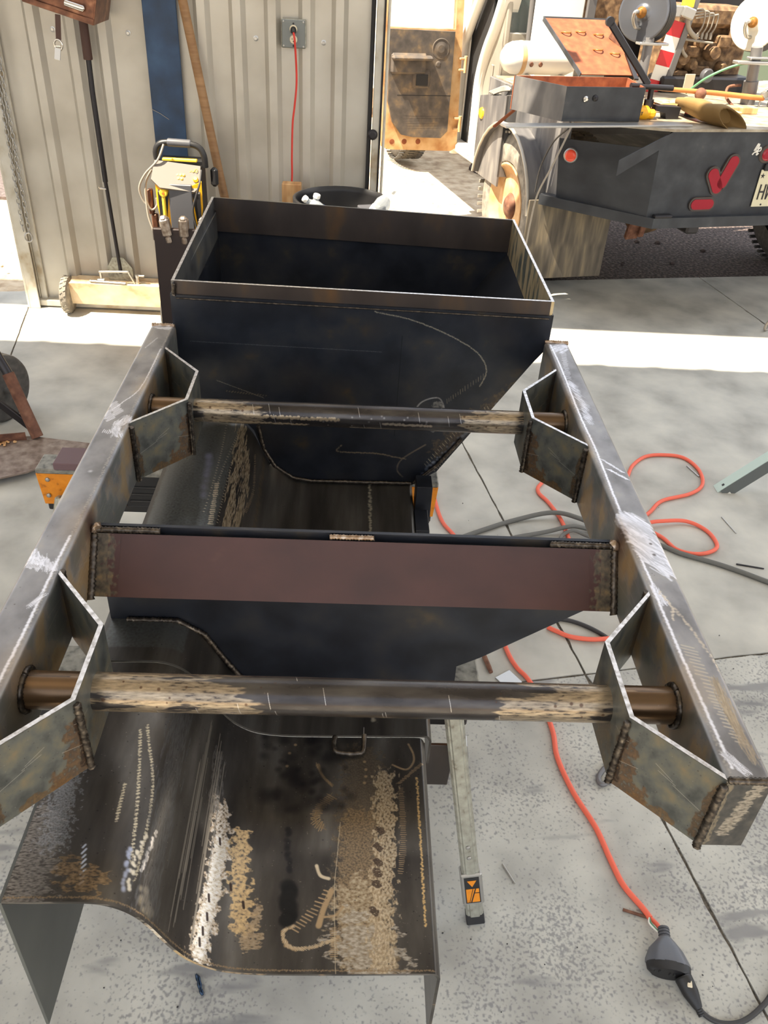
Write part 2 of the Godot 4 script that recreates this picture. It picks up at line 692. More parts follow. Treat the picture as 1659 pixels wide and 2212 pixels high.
	mat("chrome", rgb(210, 205, 198), 0.16, 1.0)
	mat("zinc", rgb(178, 176, 172), 0.34, 0.85)
	mat("dark_steel", rgb(58, 56, 58), 0.42, 0.7)
	mat("black_plastic", rgb(30, 29, 30), 0.45)
	mat("grey_plastic", rgb(78, 78, 82), 0.42)
	tmat("orange_paint", ntex(256, 256, 60, 0.04, [[0.0, rgb(150, 84, 14)], [0.3, rgb(214, 128, 20)], [1.0, rgb(228, 144, 30)]], 4), 0.42, 0.0, 4.0)
	tmat("galv", ntex(512, 512, 61, 0.03, [[0.0, rgb(92, 82, 70)], [0.3, rgb(146, 144, 132)], [1.0, rgb(176, 176, 164)]], 5), 0.45, 0.4, 3.0)
	tmat("grey_top", ntex(256, 256, 62, 0.04, [[0.0, rgb(60, 58, 54)], [0.4, rgb(122, 120, 112)], [1.0, rgb(150, 148, 138)]], 5), 0.5, 0.3, 4.0)
	mat("sage_paint", rgb(186, 202, 192), 0.45, 0.2)
	mat("purple_primer", rgb(104, 80, 84), 0.6)
	tmat("wood", ntex(512, 512, 63, 0.012, [[0.0, rgb(104, 74, 46)], [0.45, rgb(150, 114, 76)], [0.6, rgb(132, 96, 60)], [1.0, rgb(176, 138, 96)]], 4, 8, 1), 0.6, 0.0, 2.0)
	tmat("pine", ntex(256, 256, 64, 0.02, [[0.0, rgb(172, 122, 74)], [0.5, rgb(204, 158, 106)], [1.0, rgb(222, 184, 136)]], 4, 1, 8), 0.6, 0.0, 4.0)
	mat("orange_cord", rgb(232, 104, 78), 0.5)
	mat("red_cord", rgb(206, 52, 40), 0.42)
	mat("grey_cord", rgb(96, 94, 88), 0.55)
	mat("dark_cord", rgb(52, 50, 50), 0.5)
	mat("pale_cord", rgb(150, 142, 130), 0.5)
	tmat("tyre", ntex(256, 256, 65, 0.04, [[0.0, rgb(52, 50, 48)], [1.0, rgb(92, 88, 82)]], 4), 0.85, 0.0, 3.0)
	tmat("tyre_dusty", ntex(256, 256, 66, 0.03, [[0.0, rgb(96, 90, 82)], [1.0, rgb(164, 156, 142)]], 4), 0.9, 0.0, 2.0)
	mat("yellow", rgb(244, 178, 24), 0.38)
	mat("yellow_lit", rgb(250, 206, 60), 0.4)
	mat("red", rgb(200, 40, 48), 0.4)
	var gl := mat("glass", Color(0.75, 0.82, 0.8, 0.12), 0.05)
	gl.transparency = BaseMaterial3D.TRANSPARENCY_ALPHA
	var bt := mat("bottle_plastic", Color(0.9, 0.93, 0.95, 0.22), 0.12)
	bt.transparency = BaseMaterial3D.TRANSPARENCY_ALPHA
	# truck
	tmat("truck_black", ntex(512, 512, 71, 0.01, [[0.0, rgb(40, 41, 45)], [0.5, rgb(52, 54, 58)], [0.85, rgb(64, 66, 69)], [1.0, rgb(90, 86, 80)]], 6), 0.36, 0.1, 1.4)
	tmat("bed_side", ntex(512, 512, 72, 0.012, [[0.0, rgb(74, 73, 74)], [0.5, rgb(98, 96, 96)], [1.0, rgb(140, 136, 130)]], 6, 1, 4), 0.5, 0.1, 1.4)
	tmat("deck", ntex(512, 512, 73, 0.012, [[0.0, rgb(120, 104, 84)], [0.5, rgb(160, 148, 128)], [1.0, rgb(196, 186, 166)]], 6), 0.5, 0.3, 1.6)
	mat("white_paint", rgb(232, 228, 218), 0.3)
	tmat("silver_paint", ntex(256, 256, 74, 0.01, [[0.0, rgb(150, 142, 130)], [1.0, rgb(182, 176, 164)]], 4), 0.35, 0.3, 1.0)
	tmat("door_trim", ntex(512, 512, 75, 0.014, [[0.0, rgb(66, 60, 56)], [0.5, rgb(88, 80, 74)], [0.8, rgb(112, 96, 78)], [1.0, rgb(146, 120, 88)]], 6), 0.75, 0.0, 1.6)
	tmat("dusty_tan", ntex(256, 256, 76, 0.02, [[0.0, rgb(176, 122, 72)], [0.5, rgb(208, 166, 116)], [1.0, rgb(226, 194, 150)]], 5), 0.7, 0.0, 1.5)
	tmat("oxide", ntex(256, 256, 77, 0.03, [[0.0, rgb(104, 52, 30)], [0.5, rgb(134, 72, 42)], [1.0, rgb(160, 96, 60)]], 5), 0.8, 0.0, 2.0)
	tmat("engine_grime", ntex(256, 256, 78, 0.03, [[0.0, rgb(62, 46, 34)], [0.5, rgb(116, 90, 64)], [1.0, rgb(168, 138, 102)]], 5), 0.8, 0.1, 2.5)
	tmat("flap_rubber", ntex(512, 512, 79, 0.02, [[0.0, rgb(62, 56, 50)], [0.5, rgb(92, 84, 72)], [1.0, rgb(140, 124, 98)]], 5, 1, 8), 0.85, 0.0, 1.5)
	mat("lamp_red", rgb(150, 22, 38), 0.2)
	mat("lamp_bezel", rgb(70, 60, 54), 0.5)
	mat("amber", rgb(250, 196, 40), 0.3)
	mat("leather", rgb(126, 98, 54), 0.8)
	tmat("sweeper_tan", ntex(256, 256, 81, 0.02, [[0.0, rgb(190, 150, 104)], [0.4, rgb(222, 196, 158)], [1.0, rgb(234, 214, 182)]], 5), 0.6, 0.0, 2.0)
	mat("reel_black", rgb(40, 40, 44), 0.3)
	mat("reel_white", rgb(214, 206, 188), 0.35)
	mat("pole_grey", rgb(110, 108, 108), 0.4, 0.3)
	tmat("handle_wood", ntex(256, 64, 80, 0.02, [[0.0, rgb(172, 104, 48)], [1.0, rgb(216, 150, 86)]], 3, 8, 1), 0.5, 0.0, 2.0)


# dark grinding dust, scuffs and specks on the slab nearest to the work, RGBA over 2 x 2 m
func spatter() -> ImageTexture:
	var w := 1024
	var hf := noise_l8(w, w, 91, 0.2, 2)
	var h2 := noise_l8(w, w, 95, 0.17, 2)
	var lf := noise_l8(w, w, 92, 0.006, 4)
	var sc := noise_l8(w, w, 93, 0.02, 4, 4, 1)
	var d := PackedByteArray()
	d.resize(w * w * 4)
	var k := 0
	for i in w * w:
		var a := (mini(hf[i], h2[i]) - 126) * 5 + int((lf[i] - 128) * 1.9) - 10
		var b := (sc[i] - 172) * 4 + (lf[i] - 140)
		a = clampi(maxi(a, b), 0, 150)
		d[k] = 98
		d[k + 1] = 98
		d[k + 2] = 104
		d[k + 3] = a
		k += 4
	return ImageTexture.create_from_image(Image.create_from_data(w, w, false, Image.FORMAT_RGBA8, d))


# ---------------------------------------------------------------- shop
func build_shell() -> void:
	# the slab is cast in bays, turned a little against the work; u across, v along
	var U := Vector3(0.983, 0, -0.183)
	var V := Vector3(0.183, 0, 0.983)
	var P := Vector3(0.645, 0, -1.53)
	var g := G.new()
	var pt := func(u: float, v: float, y: float) -> Vector3: return P + U * u + V * v + Vector3(0, y, 0)
	g.quad(pt.call(-6.0, -2.85, -0.004), pt.call(6.0, -2.85, -0.004), pt.call(6.0, 5.5, -0.004), pt.call(-6.0, 5.5, -0.004), Vector3.UP)
	g.quad(pt.call(-6.0, -2.85, -0.12), pt.call(6.0, -2.85, -0.12), pt.call(6.0, 5.5, -0.12), pt.call(-6.0, 5.5, -0.12), Vector3.DOWN)
	var fl := struct(g, "floor", M.filler, "poured concrete shop floor cast in bays with dirt filled joints")
	var us := [-6.0, -3.6, -1.75, 0.0, 1.92, 3.8, 6.0]
	var vs := [-2.88, 0.0, 2.4, 5.5]
	for i in us.size() - 1:
		for j in vs.size() - 1:
			var s := G.new()
			var j2 := 0.0035
			var b := 0.003
			var u0: float = us[i] + j2
			var u1: float = us[i + 1] - j2
			var v0: float = vs[j] + j2
			var v1: float = vs[j + 1] - j2
			# slightly ragged arrises, as saw cuts crumble
			var ring := []
			for q in 4:
				var a: Vector2 = [Vector2(u0, v0), Vector2(u1, v0), Vector2(u1, v1), Vector2(u0, v1)][q]
				var c: Vector2 = [Vector2(u1, v0), Vector2(u1, v1), Vector2(u0, v1), Vector2(u0, v0)][q]
				var kk := int(a.distance_to(c) / 0.03)
				var inn := (c - a).normalized().orthogonal() * -1.0
				for t in kk:
					ring.append(a.lerp(c, float(t) / kk) - inn * (0.0 if t == 0 else (rng.randf_range(-0.0012, 0.0015) - (0.004 if rng.randf() < 0.04 else 0.0))))
			var poly := PackedVector2Array(ring)
			var tr := Geometry2D.triangulate_polygon(poly)
			for q in range(0, tr.size(), 3):
				s.tri(pt.call(poly[tr[q]].x, poly[tr[q]].y, 0.0), pt.call(poly[tr[q + 1]].x, poly[tr[q + 1]].y, 0.0), pt.call(poly[tr[q + 2]].x, poly[tr[q + 2]].y, 0.0), Vector3.UP)
			for q in poly.size():
				var a := poly[q]
				var c := poly[(q + 1) % poly.size()]
				var o := (c - a).orthogonal()
				s.quad(pt.call(a.x, a.y, 0.0), pt.call(c.x, c.y, 0.0), pt.call(c.x, c.y, -0.1), pt.call(a.x, a.y, -0.1), (U * o.x + V * o.y))
			var near: bool = vs[j] >= 0.0 and us[i] >= -1.8
			if near:
				for q in s.uv.size():
					s.uv[q] = s.uv[q] * 0.5 + Vector2(0.31, 0.17)
			part(s, "slab", M.concrete_worn if near else M.concrete, fl)
	# ground outside
	g = G.new()
	g.box(Vector3(0, -0.12, -14.0), Vector3(60, 0.16, 21), 0.0)
	g.box(Vector3(0, -0.12, 12.0), Vector3(60, 0.16, 14), 0.0)
	struct(g, "ground", M.dirt, "pale dry dirt yard outside the open doors")
	g = G.new()
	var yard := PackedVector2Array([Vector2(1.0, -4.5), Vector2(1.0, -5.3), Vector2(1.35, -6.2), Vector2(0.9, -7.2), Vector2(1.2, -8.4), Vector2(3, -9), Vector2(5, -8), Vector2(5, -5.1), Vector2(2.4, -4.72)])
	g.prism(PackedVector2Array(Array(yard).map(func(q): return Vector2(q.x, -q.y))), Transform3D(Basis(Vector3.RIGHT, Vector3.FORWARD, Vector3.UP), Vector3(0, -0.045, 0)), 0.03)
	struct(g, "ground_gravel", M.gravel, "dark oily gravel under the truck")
	g = G.new()
	g.box(Vector3(-6.5, -0.035, -6.9), Vector3(10.0, 0.03, 2.4), 0.0)
	struct(g, "road", M.asphalt, "strip of grey asphalt beyond the door panel")
	# loose stones and litter on the yard
	for q in 26:
		var c := Vector3(rng.randf_range(0.25, 1.0), -0.03, rng.randf_range(-5.6, -4.9)) if q < 14 else Vector3(rng.randf_range(-2.1, -1.62), 0.002, rng.randf_range(-4.5, -4.0))
		if q >= 20:
			c = Vector3(rng.randf_range(1.5, 2.5), 0.0, rng.randf_range(-5.4, -4.9))
			c.y = -0.012
		var s := G.new()
		var r := rng.randf_range(0.008, 0.024)
		s.lathe(c, Vector3(rng.randf_range(-0.4, 0.4), 1, rng.randf_range(-0.4, 0.4)), [[-0.5 * r, r * 0.6], [0.1 * r, r], [0.6 * r, r * 0.75], [0.85 * r, r * 0.2]], 6)
		single(s, "stone", M.dirt if q < 20 else M.gravel, "small loose stone lying on the yard outside the door opening", "stone", "loose stones on the yard")
	# roof, header beam and the closed left side of the shop
	g = G.new()
	for i in 48:
		var x := -6.0 + i * 0.25
		g.prism(PackedVector2Array([Vector2(x, 3.3), Vector2(x + 0.17, 3.3), Vector2(x + 0.19, 3.335), Vector2(x + 0.23, 3.335), Vector2(x + 0.25, 3.3), Vector2(x + 0.25, 3.31), Vector2(x + 0.235, 3.345), Vector2(x + 0.185, 3.345), Vector2(x + 0.165, 3.31), Vector2(x, 3.31)]), Transform3D(Basis(), Vector3(0, 0, -2.56)), 3.9)
	struct(g, "ceiling", M.roof_sheet, "ribbed metal roof over the shop")
	g = G.new()
	g.box(Vector3(0, 3.1, -3.225), Vector3(12.0, 0.22, 0.37), 0.006)
	struct(g, "trim_1", M.roof_sheet, "steel door header and track beam")
	g = G.new()
	g.box(Vector3(-5.2, 1.65, -0.6), Vector3(0.1, 3.3, 4.2), 0.0)
	struct(g, "wall_left", M.wall_sheet, "left side wall of the shop")
	for x in [-5.0, 5.6]:
		for z in [-2.6, 1.2]:
			var c := G.new()
			c.box(Vector3(x, 1.65, z), Vector3(0.15, 3.3, 0.15), 0.004)
			struct(c, "trim_2" if x < 0 else "trim_3", M.blue_paint, "blue steel shop post")
	# the ribbed door panel
	g = G.new()
	var prof := []
	var ribs := [-1.335, -1.18, -1.055, -0.655, -0.513, -0.372, -0.234, -0.1]
	prof.append(Vector3(-1.5, 0.03, -3.88))
	for r in ribs:
		for q in [[-0.034, 0.0], [-0.016, 0.026], [0.016, 0.026], [0.034, 0.0]]:
			prof.append(Vector3(r + q[0], 0.03, -3.88 + q[1]))
	prof.append(Vector3(0.03, 0.03, -3.88))
	for i in prof.size() - 1:
		var a: Vector3 = prof[i]
		var b: Vector3 = prof[i + 1]
		g.quad(a, b, b + Vector3(0, 2.9, 0), a + Vector3(0, 2.9, 0), Vector3.BACK)
		a.z -= 0.004
		b.z -= 0.004
		g.quad(a, b, b + Vector3(0, 2.9, 0), a + Vector3(0, 2.9, 0), Vector3.FORWARD)
	var wl := struct(g, "wall_back", M.wall_sheet, "ribbed grey metal door panel between two openings")
	for q in [[-1.259, 1.17], [-0.957, 1.172], [-0.441, 1.18], [-0.165, 1.179], [-1.26, 2.1], [-0.957, 2.1], [-0.441, 2.1]]:
		var s := G.new()
		s.lathe(Vector3(q[0], q[1], -3.88), Vector3.BACK, [[0, 0.011], [0.002, 0.011], [0.003, 0.006], [0.008, 0.0055]], 12, true, true)
		part(s, "screw", M.zinc, wl)
	# edge posts: channel on the left, rubber seal and channel on the right, bottom rail
	g = G.new()
	g.box(Vector3(-1.555, 1.47, -3.875), Vector3(0.012, 2.94, 0.11), 0.002)
	g.box(Vector3(-1.528, 1.47, -3.824), Vector3(0.05, 2.94, 0.006), 0.002)
	g.box(Vector3(-1.51, 1.47, -3.87), Vector3(0.008, 2.94, 0.02), 0.002)
	g.box(Vector3(-1.528, 1.47, -3.93), Vector3(0.06, 2.94, 0.006), 0.002)
	part(g, "left_jamb", M.frame_paint, wl, "pale painted channel with rust at its foot")
	g = G.new()
	g.box(Vector3(-1.49, 1.47, -3.868), Vector3(0.03, 2.94, 0.016), 0.003)
	part(g, "seal_strip", M.frame_paint, wl)
	g = G.new()
	g.box(Vector3(-0.72, 0.022, -3.862), Vector3(1.62, 0.03, 0.05), 0.003)
	part(g, "bottom_rail", M.frame_paint, wl)
	g = G.new()
	g.box(Vector3(0.035, 1.47, -3.868), Vector3(0.018, 2.9, 0.03), 0.004)
	part(g, "door_seal", M.rubber, wl, "black rubber seal strip")
	g = G.new()
	g.box(Vector3(0.062, 1.47, -3.86), Vector3(0.03, 2.92, 0.06), 0.004)
	g.box(Vector3(0.098, 1.47, -3.85), Vector3(0.01, 2.92, 0.08), 0.003)
	part(g, "right_jamb", M.frame_paint, wl)
	g = G.new()
	g.box(Vector3(0.081, 1.47, -3.862), Vector3(0.008, 2.9, 0.05), 0.002)
	part(g, "jamb_gap", M.dark_steel, wl)
	g = G.new()
	g.lathe(Vector3(0.05, 0.85, -3.826), Vector3.BACK, [[0, 0.022], [0.006, 0.02], [0.008, 0.012]], 14)
	part(g, "latch", M.dark_steel, wl)
	# blue building post in front of the sheet
	g = G.new()
	g.box(Vector3(-0.8165, 1.5, -3.852), Vector3(0.135, 3.0, 0.008), 0.002)
	g.box(Vector3(-0.8165, 1.5, -3.866), Vector3(0.012, 3.0, 0.02), 0.0)
	var col := struct(g, "trim_4", M.blue_paint, "dark blue painted steel post against the ribbed panel")
	g = G.new()
	g.tube([Vector3(-0.884, 0.9, -3.842), Vector3(-0.85, 0.885, -3.842), Vector3(-0.815, 0.863, -3.843)], 0.0012, 5)
	part(g, "cobweb", M.pale_cord, col)


# ---------------------------------------------------------------- the welded hopper
func rail_tex(sd: int, left: bool) -> ImageTexture:
	# x: z from -1.61 to -0.53; y: round the tube from the outer top edge: top .05, inner .115, bottom .05, outer .115
	var w := 1536
	var h := 320
	var d := noise_rgb(w, h, sd, 0.012, [[0.0, rgb(100, 98, 98)], [0.4, rgb(128, 126, 127)], [0.7, rgb(146, 144, 144)], [1.0, rgb(164, 156, 146)]], 6, 2, 1)
	var a := noise_l8(w, h, sd + 1, 0.009, 5)
	var c := noise_l8(w, h, sd + 2, 0.02, 4)
	for y in range(50, 160):
		var t := smoothstep(50, 60, y)
		for x in w:
			var i := y * w + x
			var k := i * 3
			var q := a[i] / 255.0
			var tint := rgb(158, 134, 100).lerp(rgb(182, 156, 116), c[i] / 255.0) if q > 0.47 else rgb(112, 116, 112)
			var m := t * clampf(absf(q - 0.5) * 4.0, 0.25, 0.8)
			d[k] = int(lerpf(d[k], tint.r8, m))
			d[k + 1] = int(lerpf(d[k + 1], tint.g8, m))
			d[k + 2] = int(lerpf(d[k + 2], tint.b8, m))
	var cv := Cv.new(w, h, d, Vector2(-1.61, 0.0), Vector2(-0.53, 0.33), sd)
	var br := rgb(232, 232, 240)
	cv.specks(260, 0.0012, rgb(60, 52, 46), 0.7)
	cv.specks(140, 0.0014, rgb(170, 120, 80), 0.35)
	# worn arrises
	cv.line([Vector2(-1.61, 0.001), Vector2(-0.53, 0.001)], 0.0022, rgb(190, 184, 172), 0.5, 0.3, 0.9)
	cv.line([Vector2(-1.61, 0.049), Vector2(-0.53, 0.049)], 0.0022, rgb(170, 164, 156), 0.4, 0.3, 0.9)
	if left:
		cv.brush([Vector2(-1.608, 0.01), Vector2(-1.6, 0.045)], 0.012, br, 0.8, 2600, 0.008)
		cv.line([Vector2(-1.55, 0.03), Vector2(-1.5, 0.015)], 0.002, br, 0.4, 0.3, 0.5)
		cv.line([Vector2(-1.5, 0.047), Vector2(-1.34, 0.045), Vector2(-1.28, 0.026), Vector2(-1.25, 0.014)], 0.0018, br, 0.6, 0.4, 0.4)
		cv.bites([Vector2(-1.275, 0.01), Vector2(-1.235, 0.03)], 0.012, 0.0035, 0.0011, br, 0.9, 0.4)
		cv.bites([Vector2(-1.245, 0.006), Vector2(-1.215, 0.022)], 0.01, 0.003, 0.0011, br, 0.9, 0.3)
		cv.brush([Vector2(-1.23, 0.046), Vector2(-1.19, 0.036), Vector2(-1.165, 0.046)], 0.012, br, 0.9, 2600, 0.007)
		cv.bites([Vector2(-1.18, 0.018), Vector2(-1.175, 0.034)], 0.006, 0.003, 0.0009, br, 0.8, 0.2)
		cv.dab(Vector2(-1.06, 0.03), 0.005, br, 0.5, 0.2)
		cv.brush([Vector2(-0.86, 0.004), Vector2(-0.845, 0.024), Vector2(-0.83, 0.046)], 0.011, br, 0.95, 3000, 0.008, Vector2(0.9, 0.4))
		cv.bites([Vector2(-0.845, 0.002), Vector2(-0.835, 0.03)], 0.013, 0.002, 0.0009, br, 0.9, 0.2)
		cv.line([Vector2(-0.9, 0.047), Vector2(-0.84, 0.046), Vector2(-0.72, 0.047), Vector2(-0.6, 0.045)], 0.0028, br, 0.75, 0.4, 0.25)
		cv.brush([Vector2(-0.78, 0.048), Vector2(-0.76, 0.04)], 0.004, br, 0.8, 2000, 0.01)
		cv.brush([Vector2(-0.65, 0.034), Vector2(-0.6, 0.03)], 0.006, br, 0.7, 1400, 0.01)
	else:
		cv.brush([Vector2(-1.605, 0.012), Vector2(-1.57, 0.04)], 0.02, br, 0.8, 2600, 0.008)
		cv.line([Vector2(-1.6, 0.045), Vector2(-1.5, 0.043), Vector2(-1.3, 0.046), Vector2(-1.18, 0.044), Vector2(-1.0, 0.047), Vector2(-0.83, 0.045)], 0.0026, br, 0.85, 0.4, 0.25)
		cv.bites([Vector2(-1.58, 0.022), Vector2(-1.44, 0.038)], 0.006, 0.004, 0.0008, br, 0.8, 0.1)
		cv.brush([Vector2(-1.43, 0.036), Vector2(-1.34, 0.03), Vector2(-1.27, 0.034)], 0.008, br, 0.55, 1800, 0.008, Vector2(1, -0.5))
		cv.bites([Vector2(-1.15, 0.04), Vector2(-1.11, 0.012)], 0.004, 0.0025, 0.0009, br, 0.9, 0.6)
		cv.bites([Vector2(-1.12, 0.036), Vector2(-1.09, 0.01)], 0.005, 0.0025, 0.001, br, 0.9, 0.6)
		cv.brush([Vector2(-0.99, 0.04), Vector2(-0.93, 0.026), Vector2(-0.88, 0.014)], 0.022, br, 0.85, 5200, 0.014, Vector2(1, -0.7))
		cv.brush([Vector2(-0.93, 0.038), Vector2(-0.86, 0.016)], 0.016, br, 0.8, 3600, 0.014, Vector2(1, -0.7))
		cv.dab(Vector2(-0.925, 0.022), 0.003, rgb(80, 76, 74), 0.8)
		cv.dab(Vector2(-0.9, 0.024), 0.0035, rgb(90, 86, 84), 0.8)
		cv.brush([Vector2(-0.83, 0.046), Vector2(-0.8, 0.04)], 0.007, br, 0.9, 3000, 0.01)
		cv.line([Vector2(-0.82, 0.04), Vector2(-0.79, 0.032), Vector2(-0.765, 0.04)], 0.003, rgb(200, 186, 166), 0.7, 0.4, 0.6)
		cv.line([Vector2(-0.79, 0.03), Vector2(-0.74, 0.016), Vector2(-0.68, 0.006)], 0.003, rgb(190, 176, 156), 0.6, 0.4, 0.6)
		cv.bites([Vector2(-0.72, 0.034), Vector2(-0.63, 0.026), Vector2(-0.57, 0.02)], 0.01, 0.0045, 0.0016, rgb(190, 178, 160), 0.6, 0.3)
		cv.brush([Vector2(-0.66, 0.02), Vector2(-0.56, 0.016)], 0.008, rgb(186, 168, 142), 0.6, 1200, 0.02)
		cv.line([Vector2(-0.83, 0.047), Vector2(-0.68, 0.047), Vector2(-0.54, 0.044)], 0.0028, br, 0.75, 0.4, 0.25)
		cv.brush([Vector2(-0.56, 0.046), Vector2(-0.535, 0.03)], 0.007, br, 0.9, 3000, 0.006)
	# heat round the welds on the inner face
	for z in [[-1.21, 0.08], [-0.93, 0.11], [-0.66, 0.1], [-1.35, 0.1]]:
		cv.dab(Vector2(z[0], 0.09), z[1] * 0.7, rgb(166, 116, 62), 0.35, 0.1)
	cv.dab(Vector2(-0.955, 0.075), 0.03, rgb(64, 40, 32), 0.7, 0.2)
	for k in 12:
		cv.line([Vector2(cv.rng.randf_range(-1.5, -0.6), cv.rng.randf_range(0.06, 0.15)), Vector2(cv.rng.randf_range(-1.5, -0.6), cv.rng.randf_range(0.06, 0.15))], 0.0006, rgb(176, 166, 150), 0.25)
	return cv.done()


func round_rail(x0: float, x1: float) -> Array:
	# ring from the outer top edge (x0) over the top to the inner edge (x1), down, and back
	var r := 0.007
	var y1 := 0.9
	var y0 := 0.785
	var s := signf(x1 - x0)
	var out := []
	for q in [[x0, y1, 180, 90], [x1, y1, 90, 0], [x1, y0, 0, -90], [x0, y0, -90, -180]]:
		var cx: float = q[0] + s * r * (1.0 if q[0] == x0 else -1.0)
		var cy: float = q[1] + r * (1.0 if q[1] == y0 else -1.0)
		for k in 4:
			var t := deg_to_rad(lerpf(q[2], q[3], k / 3.0))
			out.append(Vector2(cx + s * cos(t) * r, cy + sin(t) * r))
	return out


func bracket(f: Node3D, side: float, zs: Array, label: String) -> void:
	# three plates folded out from the rail: [rail far, apex far, apex near, rail near]
	var xr := -0.366 if side < 0 else 0.399
	var xa := -0.286 if side < 0 else 0.318
	var p := [Vector3(xr, 0.9, zs[0]), Vector3(xa, 0.9, zs[1]), Vector3(xa, 0.9, zs[2]), Vector3(xr, 0.9, zs[3])]
	var t := 0.006
	var inn := []
	for i in 4:
		var d: Vector3 = ((p[mini(i + 1, 3)] - p[i]).normalized() + (p[i] - p[maxi(i - 1, 0)]).normalized()).normalized()
		var nn := d.cross(Vector3.UP) * (1.0 if side > 0 else -1.0)
		if nn.x * side < 0.0:
			nn = -nn
		inn.append(p[i] + nn * t)
	inn[0] = p[0] + Vector3(0, 0, t * 1.2)
	inn[3] = p[3] - Vector3(0, 0, t * 1.2)
	inn[0].x = xr
	inn[3].x = xr
	var g := G.new()
	var e := G.new()
	var dn := Vector3(0, -0.112, 0)
	for i in 3:
		var t4 := [Vector2(i / 3.0, 0), Vector2((i + 1) / 3.0, 0), Vector2((i + 1) / 3.0, 1), Vector2(i / 3.0, 1)]
		var mid: Vector3 = (p[i] + p[i + 1] - inn[i] - inn[i + 1]) * 0.5
		g.quad(p[i], p[i + 1], p[i + 1] + dn, p[i] + dn, mid, t4)
		g.quad(inn[i], inn[i + 1], inn[i + 1] + dn, inn[i] + dn, -mid, t4)
		g.quad(p[i] + dn, p[i + 1] + dn, inn[i + 1] + dn, inn[i] + dn, Vector3.DOWN)
		e.quad(p[i] + Vector3.UP * 0.0006, p[i + 1] + Vector3.UP * 0.0006, inn[i + 1] + Vector3.UP * 0.0006, inn[i] + Vector3.UP * 0.0006, Vector3.UP)
	if not M.has("bracket_steel"):
		tmat("bracket_steel", bracket_tex(), 0.4, 0.45)
	var b := part(g, "bracket", M.bracket_steel, f, label)
	part(e, "cut_edge", M.cut_edge, b, "bright ground top edge")
	var o := Vector3(-side * 0.0015, 0, 0.002)
	weld([p[2] + o + Vector3(0, -0.004, 0), p[2] + o + dn * 0.98], 0.0042, b)
	weld([p[3] + o + Vector3(-side * 0.002, -0.004, 0.002), p[3] + o + Vector3(-side * 0.002, 0, 0.002) + dn * 0.98], 0.0046, b)
	weld([p[0] + Vector3(-side * 0.002, -0.002, -0.002), p[0] + Vector3(-side * 0.002, 0, -0.002) + dn], 0.004, b)


func bracket_tex() -> ImageTexture:
	# u: far plate, middle plate, near plate; v: top to bottom
	var w := 768
	var h := 192
	var d := noise_rgb(w, h, 161, 0.012, [[0.0, rgb(66, 68, 66)], [0.45, rgb(96, 97, 92)], [0.75, rgb(110, 106, 92)], [1.0, rgb(126, 112, 88)]], 5)
	var cv := Cv.new(w, h, d, Vector2(0, 0), Vector2(0.39, 0.112), 7)
	cv.patch([Vector2(0.265, 0.05), Vector2(0.272, 0.09), Vector2(0.3, 0.108)], 0.02, rgb(64, 44, 30), rgb(112, 70, 36), 0.55, Vector2(1, 1))
	cv.patch([Vector2(0.262, 0.03), Vector2(0.264, 0.1)], 0.006, rgb(34, 26, 22), rgb(60, 42, 28), 0.8, Vector2(1, 1))
	cv.patch([Vector2(0.385, 0.02), Vector2(0.384, 0.1)], 0.012, rgb(60, 46, 34), rgb(104, 76, 48), 0.7, Vector2(1, 1))
	cv.patch([Vector2(0.35, 0.108), Vector2(0.3, 0.109)], 0.01, rgb(86, 62, 40), rgb(124, 88, 48), 0.6, Vector2(1, 1))
	cv.patch([Vector2(0.0, 0.02), Vector2(0.002, 0.1)], 0.018, rgb(50, 40, 34), rgb(90, 66, 46), 0.6, Vector2(1, 1))
	cv.patch([Vector2(0.2, 0.08), Vector2(0.21, 0.11)], 0.03, rgb(70, 58, 46), rgb(110, 86, 58), 0.35, Vector2(1, 1))
	for k in 8:
		var p := Vector2(cv.rng.randf_range(0.02, 0.36), cv.rng.randf_range(0.01, 0.09))
		cv.line([p, p + Vector2(cv.rng.randf_range(0.02, 0.05), cv.rng.randf_range(-0.012, 0.012))], 0.0005, rgb(170, 166, 156), 0.5)
	cv.specks(160, 0.0012, rgb(40, 36, 32), 0.6)
	cv.specks(60, 0.001, rgb(150, 146, 138), 0.5)
	return cv.done()


func burnt_tex() -> ImageTexture:
	var d := noise_rgb(96, 192, 163, 0.03, [[0.0, rgb(52, 46, 40)], [0.5, rgb(82, 74, 62)], [1.0, rgb(118, 98, 70)]], 4)
	var e := noise_l8(96, 192, 164, 0.03, 3)
	for y in 192:
		for x in 96:
			var t := clampf((x - 62 + (e[y * 96 + x] - 128) * 0.35) / 26.0, 0, 1)
			var k := (y * 96 + x) * 3
			d[k] = int(lerpf(d[k], 66, t))
			d[k + 1] = int(lerpf(d[k + 1], 40, t))
			d[k + 2] = int(lerpf(d[k + 2], 37, t))
	return tex(96, 192, d)


func cap_tex() -> ImageTexture:
	var d := noise_rgb(96, 192, 162, 0.03, [[0.0, rgb(48, 48, 48)], [1.0, rgb(84, 80, 74)]], 4)
	var cv := Cv.new(96, 192, d, Vector2(0, 0), Vector2(0.05, 0.112), 3)
	cv.patch([Vector2(0.035, 0.01), Vector2(0.03, 0.04), Vector2(0.022, 0.085)], 0.008, rgb(120, 110, 96), rgb(176, 166, 150), 0.8, Vector2(1, 3))
	cv.patch([Vector2(0.002, 0.0), Vector2(0.004, 0.11)], 0.006, rgb(120, 108, 90), rgb(150, 134, 108), 0.7, Vector2(2, 1))
	return cv.done()


